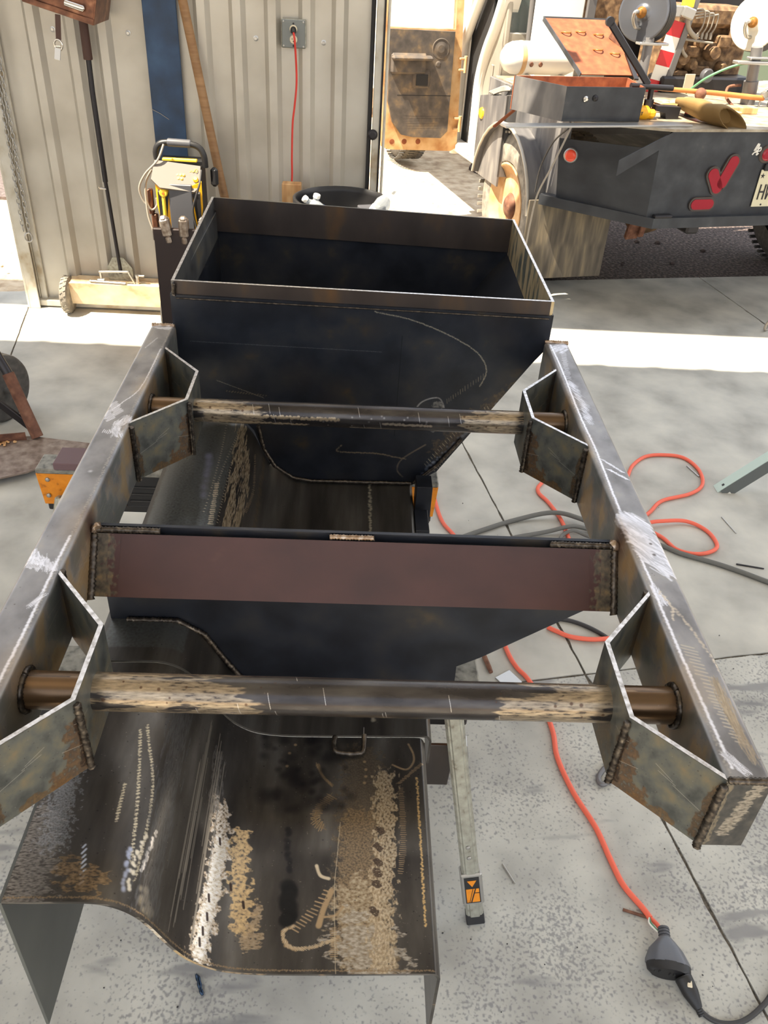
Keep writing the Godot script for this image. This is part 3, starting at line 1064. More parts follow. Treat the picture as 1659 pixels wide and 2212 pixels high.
func pipe_tex(sd: int, far: bool) -> ImageTexture:
	# x along the pipe from left rail to right rail (metres), y round it; the camera sees about v .1 to .6
	var w := 1536
	var h := 192
	var d := noise_rgb(w, h, sd, 0.02, [[0.0, rgb(36, 33, 33)], [0.5, rgb(62, 58, 57)], [1.0, rgb(92, 88, 84)]], 5, 6, 1)
	var cv := Cv.new(w, h, d, Vector2(-0.366, 0.0), Vector2(0.399, 0.14), sd)
	var tan_ := rgb(176, 156, 128)
	var ends := [[-0.29, -0.15], [0.31, 0.2]] if far else [[-0.285, -0.07], [0.325, 0.17]]
	for q in ends:
		for k in 2:
			var e: float = lerpf(q[0], q[1], 0.8 if k == 0 else 0.35)
			cv.patch([Vector2(q[0], 0.0), Vector2(e, 0.035), Vector2(q[0], 0.07), Vector2(e, 0.1), Vector2(q[0], 0.14)], 0.02, tan_.darkened(0.25), tan_.lightened(0.1), 0.75, Vector2(0.35, 3.0), 1.1)
	for q in [[-0.366, -0.295], [0.335, 0.399]]:
		for k in 26:
			var v := 0.14 * k / 26.0
			cv.line([Vector2(q[0], v), Vector2(q[1], v)], 0.006, rgb(132, 104, 76).darkened(cv.rng.randf_range(0, 0.3)), 0.7)
	for q in ends:
		cv.dab(Vector2(q[0], 0.07), 0.012, rgb(58, 40, 30), 0.5, 0.1)
		for k in 30:
			cv.dab(Vector2(lerpf(q[0], q[1], cv.rng.randf()), cv.rng.randf_range(0, 0.14)), cv.rng.randf_range(0.0012, 0.003), rgb(74, 54, 42), 0.7)
	if far:
		for v in [0.03, 0.045, 0.06, 0.085]:
			var x := cv.rng.randf_range(-0.14, -0.05)
			cv.line([Vector2(x - 0.12, v), Vector2(x + 0.05, v + 0.002)], 0.004, tan_, 0.85, 0.6, 0.5)
			cv.line([Vector2(x + 0.13, v + 0.006), Vector2(x + 0.22, v + 0.008)], 0.0035, rgb(160, 146, 128), 0.8, 0.6, 0.4)
		for k in 40:
			cv.dab(Vector2(cv.rng.randf_range(-0.1, 0.15), cv.rng.randf_range(0.02, 0.09)), 0.0026, rgb(150, 146, 142), 0.6, 0.3)
	for k in 26:
		var x := cv.rng.randf_range(-0.3, 0.3)
		var v := cv.rng.randf_range(0.0, 0.12)
		cv.line([Vector2(x, v), Vector2(x + 0.004, v + 0.02)], 0.0005, rgb(190, 186, 182), 0.6)
	cv.specks(160, 0.0012, rgb(140, 130, 120), 0.4)
	return cv.done()


func trough_tex(far: bool) -> ImageTexture:
	# x: z, y: along the folded sheet from its left edge
	var w := 1024
	var h := 1024
	var lo := Vector2(-1.62 if far else -0.878, 0.0)
	var hi := Vector2(-0.872 if far else -0.5, 0.7516)
	var d := noise_rgb(w, h, 131 if far else 132, 0.008, [[0.0, rgb(46, 43, 41)], [0.4, rgb(70, 66, 62)], [0.7, rgb(90, 86, 81)], [1.0, rgb(118, 114, 110)]], 6, 8, 1)
	var cv := Cv.new(w, h, d, lo, hi, 12)
	var tan_ := rgb(178, 152, 118)
	var pale := rgb(216, 200, 172)
	var hot := rgb(240, 232, 222)
	var V := func(a: Array) -> Array: return a.map(func(q): return Vector2(q[1], q[0]))
	if far:
		for k in 40:
			cv.line([Vector2(-1.6, 0.01 + k * 0.0035), Vector2(-0.9, 0.01 + k * 0.0035)], 0.004, rgb(112, 116, 114), 0.3, 0.3, 0.3)
		cv.line(V.call([[0.094, -1.46], [0.1, -1.4], [0.11, -1.3]]), 0.013, rgb(150, 150, 172), 0.5, 0.1, 0.2)
		for q in [[[0.158, -1.602], [0.164, -1.494], [0.169, -1.395], [0.178, -1.273], [0.18, -1.2]], [[0.188, -1.529], [0.203, -1.433], [0.206, -1.304], [0.2, -1.22]]]:
			var p: Array = V.call(q)
			cv.patch(p, 0.014, tan_.darkened(0.25), pale.darkened(0.1), 0.9, Vector2(0.5, 4.0), 1.5)
		for q in [[[0.114, -1.594], [0.12, -1.468], [0.12, -1.325], [0.117, -1.249]], [[0.147, -1.564], [0.133, -1.414], [0.13, -1.294], [0.135, -1.22]], [[0.15, -1.45], [0.15, -1.3], [0.152, -1.22]]]:
			cv.bites(V.call(q), 0.0022, 0.008, 0.0016, pale, 0.75, 0.0)
		cv.bites(V.call([[0.129, -1.358], [0.138, -1.222]]), 0.006, 0.006, 0.0022, pale, 0.95, 0.3)
		cv.bites(V.call([[0.217, -1.56], [0.24, -1.45], [0.224, -1.34]]), 0.007, 0.005, 0.0012, tan_, 0.7, 0.5)
		cv.line(V.call([[0.26, -1.6], [0.27, -1.4], [0.27, -1.2]]), 0.01, rgb(120, 96, 66), 0.35, 0.1, 0.4)
		cv.line(V.call([[0.565, -1.61], [0.572, -0.9]]), 0.005, rgb(196, 186, 164), 0.7, 0.4, 0.6)
	else:
		# ground columns
		var dk := rgb(112, 96, 76)
		var c1: Array = V.call([[0.485, -0.83], [0.486, -0.761], [0.482, -0.717], [0.483, -0.656], [0.48, -0.599], [0.487, -0.547], [0.5, -0.512]])
		cv.patch(c1, 0.034, dk.darkened(0.15), dk.lightened(0.1), 0.6, Vector2(1.6, 3.0), 0.8)
		cv.patch(c1.slice(2), 0.03, dk, tan_.darkened(0.05), 0.75, Vector2(1.6, 3.0), 0.7)
		cv.patch(c1.slice(4), 0.034, tan_.darkened(0.2), pale.darkened(0.08), 0.85, Vector2(1.0, 1.6), 0.9)
		cv.patch(c1.slice(5), 0.04, rgb(140, 128, 112), rgb(206, 198, 186), 0.8, Vector2(1.2, 1.2), 1.2)
		var c2: Array = V.call([[0.521, -0.8], [0.52, -0.707], [0.517, -0.618], [0.514, -0.515]])
		cv.patch(c2, 0.017, tan_.darkened(0.1), pale, 0.85, Vector2(1.0, 3.0), 0.9)
		for q in [[0.513, -0.707], [0.509, -0.68], [0.51, -0.656], [0.508, -0.639], [0.508, -0.622], [0.504, -0.583]]:
			cv.patch([Vector2(q[1] - 0.002, q[0] - 0.002), Vector2(q[1] + 0.002, q[0] + 0.002)], 0.0055, rgb(52, 42, 36), rgb(96, 80, 66), 0.9, Vector2(2, 2), 0.6)
		cv.bites(V.call([[0.545, -0.78], [0.546, -0.696], [0.539, -0.63]]), 0.005, 0.0028, 0.0008, tan_, 0.7, 0.0)
		cv.bites(V.call([[0.45, -0.56], [0.452, -0.52]]), 0.006, 0.0025, 0.001, tan_, 0.8, 0.0)
		# swirls
		var arc: Array = V.call([[0.398, -0.563], [0.386, -0.556], [0.388, -0.542], [0.396, -0.535], [0.411, -0.532], [0.438, -0.539], [0.46, -0.549]])
		cv.line(arc, 0.0035, tan_, 0.85, 0.5, 0.4)
		cv.bites(arc, 0.0042, 0.0022, 0.0006, pale, 0.7, 0.5)
		cv.bites(V.call([[0.4, -0.557], [0.425, -0.585], [0.449, -0.624]]), 0.0075, 0.0052, 0.0014, tan_, 0.95, 0.2)
		cv.line(V.call([[0.431, -0.563], [0.437, -0.588], [0.447, -0.614]]), 0.005, tan_, 0.9, 0.6)
		cv.line(V.call([[0.438, -0.575], [0.453, -0.578], [0.463, -0.591]]), 0.0022, tan_, 0.8)
		cv.line(V.call([[0.418, -0.824], [0.426, -0.802], [0.442, -0.784]]), 0.0034, tan_.darkened(0.2), 0.8)
		cv.bites(V.call([[0.415, -0.824], [0.426, -0.802], [0.442, -0.784]]), 0.005, 0.003, 0.0008, tan_, 0.7, 0.7)
		var lb: Array = V.call([[0.441, -0.765], [0.425, -0.748], [0.418, -0.727], [0.424, -0.715], [0.434, -0.708]])
		cv.bites(lb, 0.009, 0.0026, 0.0009, tan_, 0.95, 0.2)
		cv.brush(lb, 0.006, tan_, 0.5, 1200, 0.006)
		cv.line(V.call([[0.424, -0.65], [0.43, -0.635], [0.443, -0.63]]), 0.0032, pale, 0.85)
		cv.line(V.call([[0.56, -0.865], [0.567, -0.845], [0.566, -0.828], [0.554, -0.815], [0.532, -0.825]]), 0.0024, tan_, 0.7)
		cv.bites(V.call([[0.543, -0.789], [0.582, -0.829]]), 0.0035, 0.0024, 0.0008, tan_, 0.9, 0.4)
		for q in [[0.49, -0.83], [0.492, -0.815], [0.492, -0.802], [0.49, -0.79], [0.37, -0.82], [0.372, -0.845], [0.38, -0.862]]:
			cv.dab(Vector2(q[1], q[0]), 0.0034, tan_, 0.9, 0.5)
		# soot
		cv.line(V.call([[0.387, -0.616], [0.39, -0.59], [0.392, -0.566]]), 0.013, rgb(22, 21, 22), 0.9, 0.5, 0.3)
		cv.line(V.call([[0.38, -0.71], [0.383, -0.67], [0.385, -0.636]]), 0.006, rgb(30, 28, 30), 0.7, 0.4, 0.5)
		for k in 60:
			cv.dab(Vector2(cv.rng.randf_range(-0.878, -0.74), cv.rng.randf_range(0.33, 0.47)), cv.rng.randf_range(0.006, 0.02), rgb(26, 25, 28), 0.35, 0.2)
		# the two bright grinds left of the middle
		var bl: Array = V.call([[0.276, -0.72], [0.286, -0.67], [0.286, -0.615], [0.282, -0.566], [0.28, -0.512]])
		cv.patch(bl, 0.017, tan_, hot, 0.9, Vector2(1.0, 2.0), 1.0)
		cv.patch(bl.slice(1), 0.011, pale, hot.lightened(0.4), 0.95, Vector2(1.4, 1.4), 0.8)
		cv.bites(bl, 0.012, 0.005, 0.0007, hot, 0.6, 0.5)
		cv.patch(V.call([[0.314, -0.69], [0.318, -0.64], [0.326, -0.6], [0.332, -0.562]]), 0.015, tan_, rgb(226, 196, 146), 0.92, Vector2(1.0, 1.6), 1.1)
		cv.patch(V.call([[0.352, -0.585], [0.345, -0.56], [0.338, -0.535], [0.354, -0.545]]), 0.008, tan_.darkened(0.1), tan_.lightened(0.2), 0.8, Vector2(1.5, 1.5), 1.2)
		cv.patch(V.call([[0.255, -0.8], [0.262, -0.72]]), 0.012, rgb(90, 88, 86), rgb(140, 136, 132), 0.6, Vector2(0.6, 5.0), 1.3)
		for q in [[0.284, -0.67], [0.283, -0.56], [0.281, -0.585], [0.28, -0.54], [0.33, -0.588], [0.31, -0.61], [0.278, -0.525]]:
			cv.line([Vector2(q[1] - 0.005, q[0] - 0.001), Vector2(q[1] + 0.005, q[0] + 0.0015)], 0.0022, rgb(60, 48, 42), 0.9)
		# beaded streaks on the raised left part
		for q in [[[0.108, -0.76], [0.115, -0.734], [0.134, -0.675], [0.141, -0.617], [0.142, -0.535]], [[0.1, -0.75], [0.104, -0.732], [0.121, -0.639], [0.132, -0.557]], [[0.1, -0.66], [0.102, -0.605]]]:
			var p: Array = V.call(q)
			cv.bites(p, 0.0022, 0.004, 0.0016, rgb(206, 194, 164), 0.85, 0.3)
			cv.line(p, 0.0018, rgb(190, 176, 148), 0.6, 0.4, 1.0)
		cv.line(V.call([[0.156, -0.61], [0.152, -0.58], [0.147, -0.55]]), 0.0035, hot, 0.95, 0.5, 0.5)
		cv.line(V.call([[0.142, -0.6], [0.137, -0.56], [0.135, -0.525]]), 0.0042, rgb(226, 214, 190), 0.9, 0.4, 0.8)
		cv.line(V.call([[0.126, -0.575], [0.129, -0.55], [0.13, -0.522]]), 0.0045, rgb(170, 176, 198), 0.8, 0.3, 0.5)
		cv.bites(V.call([[0.073, -0.57], [0.08, -0.54], [0.083, -0.516]]), 0.004, 0.0065, 0.002, rgb(206, 214, 230), 0.9, 0.5)
		cv.patch(V.call([[0.06, -0.54], [0.095, -0.525]]), 0.016, rgb(110, 90, 66), rgb(168, 140, 106), 0.75, Vector2(1.5, 1.5), 1.3)
		cv.line(V.call([[0.156, -0.53], [0.165, -0.518], [0.178, -0.512]]), 0.008, rgb(160, 150, 130), 0.6, 0.3, 0.8)
		cv.patch([Vector2(-0.6, 0.01), Vector2(-0.51, 0.02)], 0.03, rgb(110, 104, 98), rgb(176, 168, 160), 0.6, Vector2(2.0, 1.5), 1.2)
		cv.patch([Vector2(-0.7, 0.02), Vector2(-0.58, 0.035)], 0.018, rgb(120, 122, 126), rgb(180, 184, 190), 0.5, Vector2(2.0, 4.0), 1.3)
		cv.patch([Vector2(-0.86, 0.15), Vector2(-0.52, 0.17)], 0.02, rgb(80, 80, 82), rgb(118, 118, 120), 0.5, Vector2(0.3, 5.0), 1.2)
		for k in 24:
			var s := cv.rng.randf_range(0.2, 0.27)
			cv.line([Vector2(cv.rng.randf_range(-0.86, -0.7), s), Vector2(cv.rng.randf_range(-0.65, -0.51), s + 0.004)], 0.0014, rgb(142, 136, 126), 0.45)
		cv.line(V.call([[0.5705, -0.8], [0.5705, -0.66], [0.571, -0.56]]), 0.0022, rgb(214, 178, 120), 0.85, 0.4, 0.6)
		cv.line([Vector2(-0.506, 0.0), Vector2(-0.504, 0.58)], 0.0016, rgb(150, 126, 96), 0.6, 0.4, 0.6)
		cv.line(V.call([[0.455, -0.72], [0.452, -0.66], [0.45, -0.62], [0.452, -0.56], [0.455, -0.5]]), 0.0006, rgb(200, 186, 160), 0.7)
	cv.specks(700, 0.0011, rgb(186, 176, 160), 0.45)
	cv.specks(400, 0.0014, rgb(24, 24, 26), 0.6)
	return cv.done()


func front_tex() -> ImageTexture:
	# x from the left edge to the right, y downwards on the hopper's front wall
	var w := 1024
	var h := 640
	var d := noise_rgb(w, h, 141, 0.006, [[0.0, rgb(24, 27, 34)], [0.5, rgb(36, 40, 49)], [0.8, rgb(46, 48, 53)], [1.0, rgb(68, 58, 48)]], 6)
	var cv := Cv.new(w, h, d, Vector2(-0.367, -0.967), Vector2(0.404, -0.485), 9)
	var ch := rgb(150, 142, 124)
	cv.line([Vector2(0.04, -0.95), Vector2(0.12, -0.935), Vector2(0.2, -0.905), Vector2(0.26, -0.87), Vector2(0.285, -0.83), Vector2(0.275, -0.79)], 0.002, ch, 0.55, 0.5, 0.4)
	cv.bites([Vector2(0.285, -0.82), Vector2(0.25, -0.79), Vector2(0.2, -0.745)], 0.006, 0.005, 0.0012, ch.darkened(0.2), 0.5, 0.4)
	cv.line([Vector2(0.13, -0.7), Vector2(0.15, -0.745), Vector2(0.185, -0.76), Vector2(0.2, -0.745), Vector2(0.205, -0.72)], 0.0026, rgb(150, 150, 152), 0.5, 0.5)
	cv.patch([Vector2(0.185, -0.735), Vector2(0.18, -0.69)], 0.015, rgb(90, 90, 90), rgb(140, 138, 134), 0.7, Vector2(1.5, 1.5), 1.0)
	cv.patch([Vector2(0.36, -0.79), Vector2(0.28, -0.72), Vector2(0.2, -0.63)], 0.018, rgb(60, 52, 44), rgb(104, 84, 60), 0.5, Vector2(1.5, 1.5), 1.2)
	cv.line([Vector2(0.385, -0.82), Vector2(0.3, -0.72), Vector2(0.23, -0.64), Vector2(0.16, -0.55)], 0.006, rgb(84, 92, 108), 0.7, 0.4, 1.0)
	cv.bites([Vector2(0.3, -0.74), Vector2(0.24, -0.68), Vector2(0.17, -0.58)], 0.006, 0.007, 0.0013, ch, 0.65, 0.2)
	cv.bites([Vector2(0.34, -0.74), Vector2(0.26, -0.64), Vector2(0.19, -0.565)], 0.004, 0.006, 0.0012, ch, 0.6, 0.0)
	cv.line([Vector2(-0.02, -0.63), Vector2(-0.03, -0.615), Vector2(0.0, -0.612), Vector2(0.06, -0.612), Vector2(0.1, -0.605), Vector2(0.13, -0.6)], 0.0028, rgb(128, 112, 90), 0.55, 0.5, 0.3)
	cv.line([Vector2(0.17, -0.64), Vector2(0.12, -0.6), Vector2(0.11, -0.57), Vector2(0.125, -0.55)], 0.0028, rgb(110, 98, 84), 0.5)
	cv.line([Vector2(-0.34, -0.868), Vector2(0.06, -0.862)], 0.0008, rgb(120, 120, 122), 0.4, 0.5, 0.8)
	cv.line([Vector2(0.1, -0.9), Vector2(0.098, -0.66)], 0.0009, rgb(20, 22, 26), 0.8)
	cv.line([Vector2(-0.29, -0.78), Vector2(-0.19, -0.742)], 0.0012, ch, 0.4, 0.5, 0.6)
	cv.bites([Vector2(-0.27, -0.756), Vector2(-0.18, -0.748)], 0.003, 0.006, 0.0018, rgb(120, 106, 84), 0.5, 0.5)
	for k in 22:
		cv.dab(Vector2(cv.rng.randf_range(-0.36, 0.4), cv.rng.randf_range(-0.96, -0.5)), cv.rng.randf_range(0.02, 0.06), rgb(70, 58, 48), 0.25, 0.1)
	cv.specks(300, 0.001, rgb(130, 124, 116), 0.4)
	return cv.done()


func build_frame() -> void:
	var f := thing("steel_hopper", "bare steel hopper with open box, two long rails, cross pipes and curved chute on sawhorses", "hopper", Vector3(0.016, 0.383, -1.3))
	# rails
	for s in [-1.0, 1.0]:
		var left: bool = s < 0
		var ring := round_rail(-0.416, -0.366) if left else round_rail(0.449, 0.399)
		var g := G.new()
		var rings := []
		for z in [-1.61, -1.608, -0.532, -0.53]:
			var rr := PackedVector3Array()
			for q in ring:
				rr.append(Vector3(q.x, q.y, z))
			rings.append(rr)
		g.loft(rings, true, true, true)
		var m := tmat("rail_steel_%s" % ("a" if left else "b"), rail_tex(101 if left else 111, left), 0.38, 0.5)
		m.heightmap_enabled = true
		m.heightmap_texture = M.mill_grey.heightmap_texture
		m.heightmap_scale = 0.004
		var r := part(g, "rail", m, f, "left rail with ground weld marks" if left else "right rail with bright ground inner edge")
		var x0 := -0.391 if left else 0.424
		var c := G.new()
		c.box(Vector3(x0, 0.8425, -0.5275), Vector3(0.05, 0.112, 0.005), 0.0012)
		for i in c.uv.size():
			c.uv[i] = Vector2((c.v[i].x - x0) / 0.05 + 0.5, 0.5 - (c.v[i].y - 0.8425) / 0.112)
		part(c, "end_cap", M.cap_steel if M.has("cap_steel") else tmat("cap_steel", cap_tex(), 0.4, 0.4), r)
		weld([Vector3(x0 - 0.024, 0.9, -1.612), Vector3(x0 + 0.024, 0.9, -1.612)], 0.0045, r, M.weld_bright)
		weld([Vector3(x0 - 0.023, 0.8985, -0.527), Vector3(x0 + 0.024, 0.8985, -0.527)], 0.004, r)
	# cross pipes
	for q in [[-1.35, 0.0218, 121, true], [-0.669, 0.0226, 122, false]]:
		var g := G.new()
		var path := []
		for i in 9:
			path.append(Vector3(lerpf(-0.367, 0.4, i / 8.0), 0.851, q[0]))
		g.tube(path, q[1], 36)
		var m := tmat("pipe_steel_%d" % q[2], pipe_tex(q[2], q[3]), 0.26, 0.65)
		var p := part(g, "cross_pipe", m, f, "far cross pipe with long ground patches" if q[3] else "near cross pipe with ground ends")
		for x in [-0.3645, 0.3975]:
			var w := []
			for k in 19:
				var t := TAU * k / 18.0
				w.append(Vector3(x, 0.851 + cos(t) * (q[1] + 0.002), q[0] + sin(t) * (q[1] + 0.002)))
			weld(w, 0.0038, p)
	# pipe brackets
	bracket(f, -1, [-1.508, -1.41, -1.298, -1.207], "far left bracket folded from plate")
	bracket(f, 1, [-1.483, -1.386, -1.28, -1.19], "far right bracket folded from plate")
	bracket(f, -1, [-0.826, -0.73, -0.612, -0.526], "near left bracket folded from plate")
	bracket(f, 1, [-0.82, -0.724, -0.606, -0.526], "near right bracket folded from plate")
	# red primed channel, leaning back, and the plate behind it
	var g := G.new()
	var a0 := Vector3(0, 0.862, -0.957)
	var a1 := Vector3(0, 0.792, -0.899)
	var nn := Vector3(0, 0.638, 0.770)
	var prof := PackedVector2Array()
	for q in [a0, a1, a1 - nn * 0.035, a1 - nn * 0.035 + (a0 - a1).normalized() * 0.006, a1 - nn * 0.006 + (a0 - a1).normalized() * 0.006, a0 - nn * 0.006]:
		prof.append(Vector2(-q.z, q.y))
	g.prism(prof, Transform3D(Basis(Vector3(0, 0, -1), Vector3(0, 1, 0), Vector3(1, 0, 0)), Vector3(-0.366, 0, 0)), 0.765)
	var ch := part(g, "channel_beam", M.primer_red, f, "red primed channel with welded ends")
	g = G.new()
	g.quad(Vector3(-0.36, 0.8626, -0.957), Vector3(0.393, 0.8626, -0.957), Vector3(0.393, 0.8588, -0.9616), Vector3(-0.36, 0.8588, -0.9616), Vector3(0, 1, 0.2))
	part(g, "cut_edge", M.cut_edge, ch)
	for s in [-1.0, 1.0]:
		g = G.new()
		var x := -0.345 if s < 0 else 0.378
		for k in 2:
			var hw := 0.02 - k * 0.0
			g.quad(Vector3(x - hw, 0.862, -0.957) + nn * 0.0006, Vector3(x + hw, 0.862, -0.957) + nn * 0.0006, Vector3(x + hw, 0.792, -0.899) + nn * 0.0006, Vector3(x - hw, 0.792, -0.899) + nn * 0.0006, nn, [Vector2(0 if s < 0 else 1, 0), Vector2(1 if s < 0 else 0, 0), Vector2(1 if s < 0 else 0, 1), Vector2(0 if s < 0 else 1, 1)])
			break
		part(g, "burnt_end", M.burnt if M.has("burnt") else tmat("burnt", burnt_tex(), 0.45, 0.3), ch, "heat stained bare end")
	for x in [-0.3625, 0.395]:
		weld([Vector3(x, 0.862, -0.955), Vector3(x, 0.79, -0.8955)], 0.0058, ch)
		weld([Vector3(x, 0.868, -0.96), Vector3(x - signf(x) * 0.004, 0.868, -0.957)], 0.009, ch, M.weld_bright)
	weld([Vector3(-0.36, 0.866, -0.96), Vector3(-0.27, 0.866, -0.961)], 0.0046, ch)
	weld([Vector3(-0.025, 0.865, -0.962), Vector3(0.04, 0.865, -0.962)], 0.004, ch, M.weld_bright)
	weld([Vector3(0.3, 0.866, -0.961), Vector3(0.39, 0.866, -0.96)], 0.0046, ch)
	g = G.new()
	var bulk := [Vector3(-0.366, 0.868, -0.968), Vector3(0.399, 0.868, -0.968), Vector3(0.399, 0.745, -0.968), Vector3(0.371, 0.726, -0.968), Vector3(0.226, 0.62, -0.968), Vector3(0.189, 0.598, -0.968), Vector3(0.19, 0.531, -0.968), Vector3(0.0, 0.527, -0.968), Vector3(-0.135, 0.534, -0.968), Vector3(-0.176, 0.564, -0.968), Vector3(-0.202, 0.613, -0.968), Vector3(-0.226, 0.66, -0.968), Vector3(-0.262, 0.685, -0.968), Vector3(-0.366, 0.685, -0.968)]
	g.plate(bulk, Vector3(0, 0, -0.006))
	var bk := part(g, "bulkhead", M.mill_black, f, "dark plate across the chute under the red channel")
	weld([Vector3(-0.34, 0.688, -0.964), Vector3(-0.262, 0.688, -0.964), Vector3(-0.222, 0.66, -0.964), Vector3(-0.197, 0.613, -0.964), Vector3(-0.17, 0.567, -0.964), Vector3(-0.13, 0.538, -0.964), Vector3(0.0, 0.531, -0.964), Vector3(0.12, 0.533, -0.964)], 0.0042, bk)
	# chute: two lengths of one folded sheet
	var pf := [[-0.373, 0.683], [-0.33, 0.6855], [-0.285, 0.687], [-0.262, 0.684], [-0.243, 0.675], [-0.226, 0.659], [-0.213, 0.637], [-0.202, 0.612], [-0.19, 0.586], [-0.176, 0.563], [-0.157, 0.545], [-0.135, 0.533], [-0.105, 0.527], [-0.066, 0.5255], [0.0, 0.5265], [0.06, 0.528], [0.12, 0.53], [0.132, 0.527], [0.137, 0.517], [0.137, 0.36]]
	for far in [true, false]:
		g = G.new()
		var pr := []
		var z0 := -1.62 if far else -0.874
		var z1 := -0.878 if far else -0.506
		var base := smooth(pf.slice(0, 19).map(func(q): return Vector3(q[0], q[1], 0)), 3)
		base.append(Vector3(0.137, 0.36 if not far else 0.46, 0))
		for q in base:
			pr.append(Vector3(q.x + ((0.012 if q.x > 0.05 else 0.0) if far else 0.0), q.y + (0.0004 if far else 0.0), z0))
		g.sheet(pr, Vector3(0, 0, z1 - z0), 0.004, 2)
		var m := tmat("chute_steel_%s" % ("far" if far else "near"), trough_tex(far), 0.32, 0.65)
		m.heightmap_enabled = true
		m.heightmap_texture = M.cut_edge.heightmap_texture
		m.heightmap_scale = 0.006
		part(g, "chute_sheet", m, f, "far length of the chute with ground streaks" if far else "near length of the chute with ground patches and soot")
	g = G.new()
	g.plate([Vector3(-0.373, 0.682, -0.506), Vector3(-0.373, 0.383, -0.506), Vector3(-0.373, 0.383, -0.874), Vector3(-0.373, 0.682, -0.874)], Vector3(-0.004, 0, 0))
	part(g, "side_flange", M.side_flange if M.has("side_flange") else tmat("side_flange", ntex(256, 256, 145, 0.01, [[0.0, rgb(82, 84, 82)], [1.0, rgb(100, 102, 98)]], 4), 0.5, 0.4, 1.5), f, "plain grey flange hanging at the chute's left edge")
	g = G.new()
	g.tube(smooth([Vector3(-0.008, 0.537, -0.868), Vector3(-0.0095, 0.536, -0.846), Vector3(0.0, 0.535, -0.838), Vector3(0.028, 0.535, -0.837), Vector3(0.037, 0.536, -0.843), Vector3(0.038, 0.545, -0.866)], 5), 0.0042, 8, true, 0.15)
	part(g, "staple", M.weld, f, "rough U shaped rod welded to the chute")
	g = G.new()
	g.tube([Vector3(0.0375, 0.54, -0.864), Vector3(0.037, 0.562, -0.866)], 0.0007, 5)
	part(g, "wire_end", M.zinc, f)
	# hopper box
	g = G.new()
	var fw := [Vector3(-0.367, 0.967, -1.612), Vector3(0.404, 0.957, -1.612), Vector3(0.404, 0.887, -1.612), Vector3(0.202, 0.569, -1.612), Vector3(0.15, 0.532, -1.612), Vector3(-0.09, 0.529, -1.612), Vector3(-0.135, 0.536, -1.612), Vector3(-0.176, 0.566, -1.612), Vector3(-0.2, 0.614, -1.612), Vector3(-0.215, 0.66, -1.612), Vector3(-0.25, 0.7, -1.612), Vector3(-0.367, 0.72, -1.612)]
	g.plate(fw, Vector3(0, 0, -0.005))
	for i in g.uv.size():
		g.uv[i] = Vector2((g.v[i].x + 0.367) / 0.771, (0.967 - g.v[i].y) / 0.482)
	var fr := part(g, "front_wall", tmat("hopper_front_steel", front_tex(), 0.4, 0.5), f, "dark front wall of the hopper with chalk and grinder marks")
	weld([Vector3(-0.205, 0.675, -1.608), Vector3(-0.194, 0.614, -1.608), Vector3(-0.17, 0.57, -1.608), Vector3(-0.13, 0.54, -1.608), Vector3(-0.09, 0.533, -1.608), Vector3(0.145, 0.536, -1.608)], 0.0042, fr)
	weld([Vector3(0.15, 0.537, -1.608), Vector3(0.2, 0.588, -1.608), Vector3(0.25, 0.66, -1.608)], 0.004, fr)
	for q in [[[Vector3(-0.367, 0.967, -1.614), Vector3(-0.367, 0.967, -2.215), Vector3(-0.367, 0.6, -2.215), Vector3(-0.367, 0.72, -1.614)], Vector3(-0.005, 0, 0)], [[Vector3(0.404, 0.958, -1.614), Vector3(0.404, 0.958, -2.215), Vector3(0.404, 0.888, -2.215), Vector3(0.404, 0.888, -1.614)], Vector3(0.005, 0, 0)], [[Vector3(0.404, 0.888, -1.616), Vector3(0.404, 0.888, -2.215), Vector3(0.15, 0.535, -2.215), Vector3(0.15, 0.535, -1.616)], Vector3(0.004, -0.003, 0)]]:
		g = G.new()
		g.plate(q[0], q[1])
		part(g, "side_wall", M.mill_black, f)
	g = G.new()
	g.plate([Vector3(-0.367, 0.967, -2.215), Vector3(0.404, 0.957, -2.215), Vector3(0.404, 0.888, -2.215), Vector3(0.15, 0.535, -2.215), Vector3(-0.14, 0.535, -2.215), Vector3(-0.367, 0.6, -2.215)], Vector3(0, 0, -0.005))
	part(g, "back_wall", M.mill_black, f)
	g = G.new()
	g.plate([Vector3(-0.367, 0.6, -1.616), Vector3(-0.367, 0.6, -2.215), Vector3(0.15, 0.53, -2.215), Vector3(0.15, 0.53, -1.616)], Vector3(0, -0.004, 0))
	part(g, "hopper_floor", M.mill_black, f)
	# flat bars standing on the box as a rim
	var rim := [["front", Vector3(-0.362, 0.994, -1.616), Vector3(0.4, 0.986, -1.616), 0.034, Vector3(0, 0, -0.006)], ["back", Vector3(-0.371, 0.999, -2.2), Vector3(0.404, 0.98, -2.2), 0.085, Vector3(0, 0, -0.006)], ["left", Vector3(-0.362, 0.994, -1.616), Vector3(-0.371, 0.999, -2.206), 0.034, Vector3(-0.006, 0, 0)], ["right", Vector3(0.4, 0.986, -1.616), Vector3(0.404, 0.98, -2.206), 0.1, Vector3(0.006, 0, 0)]]
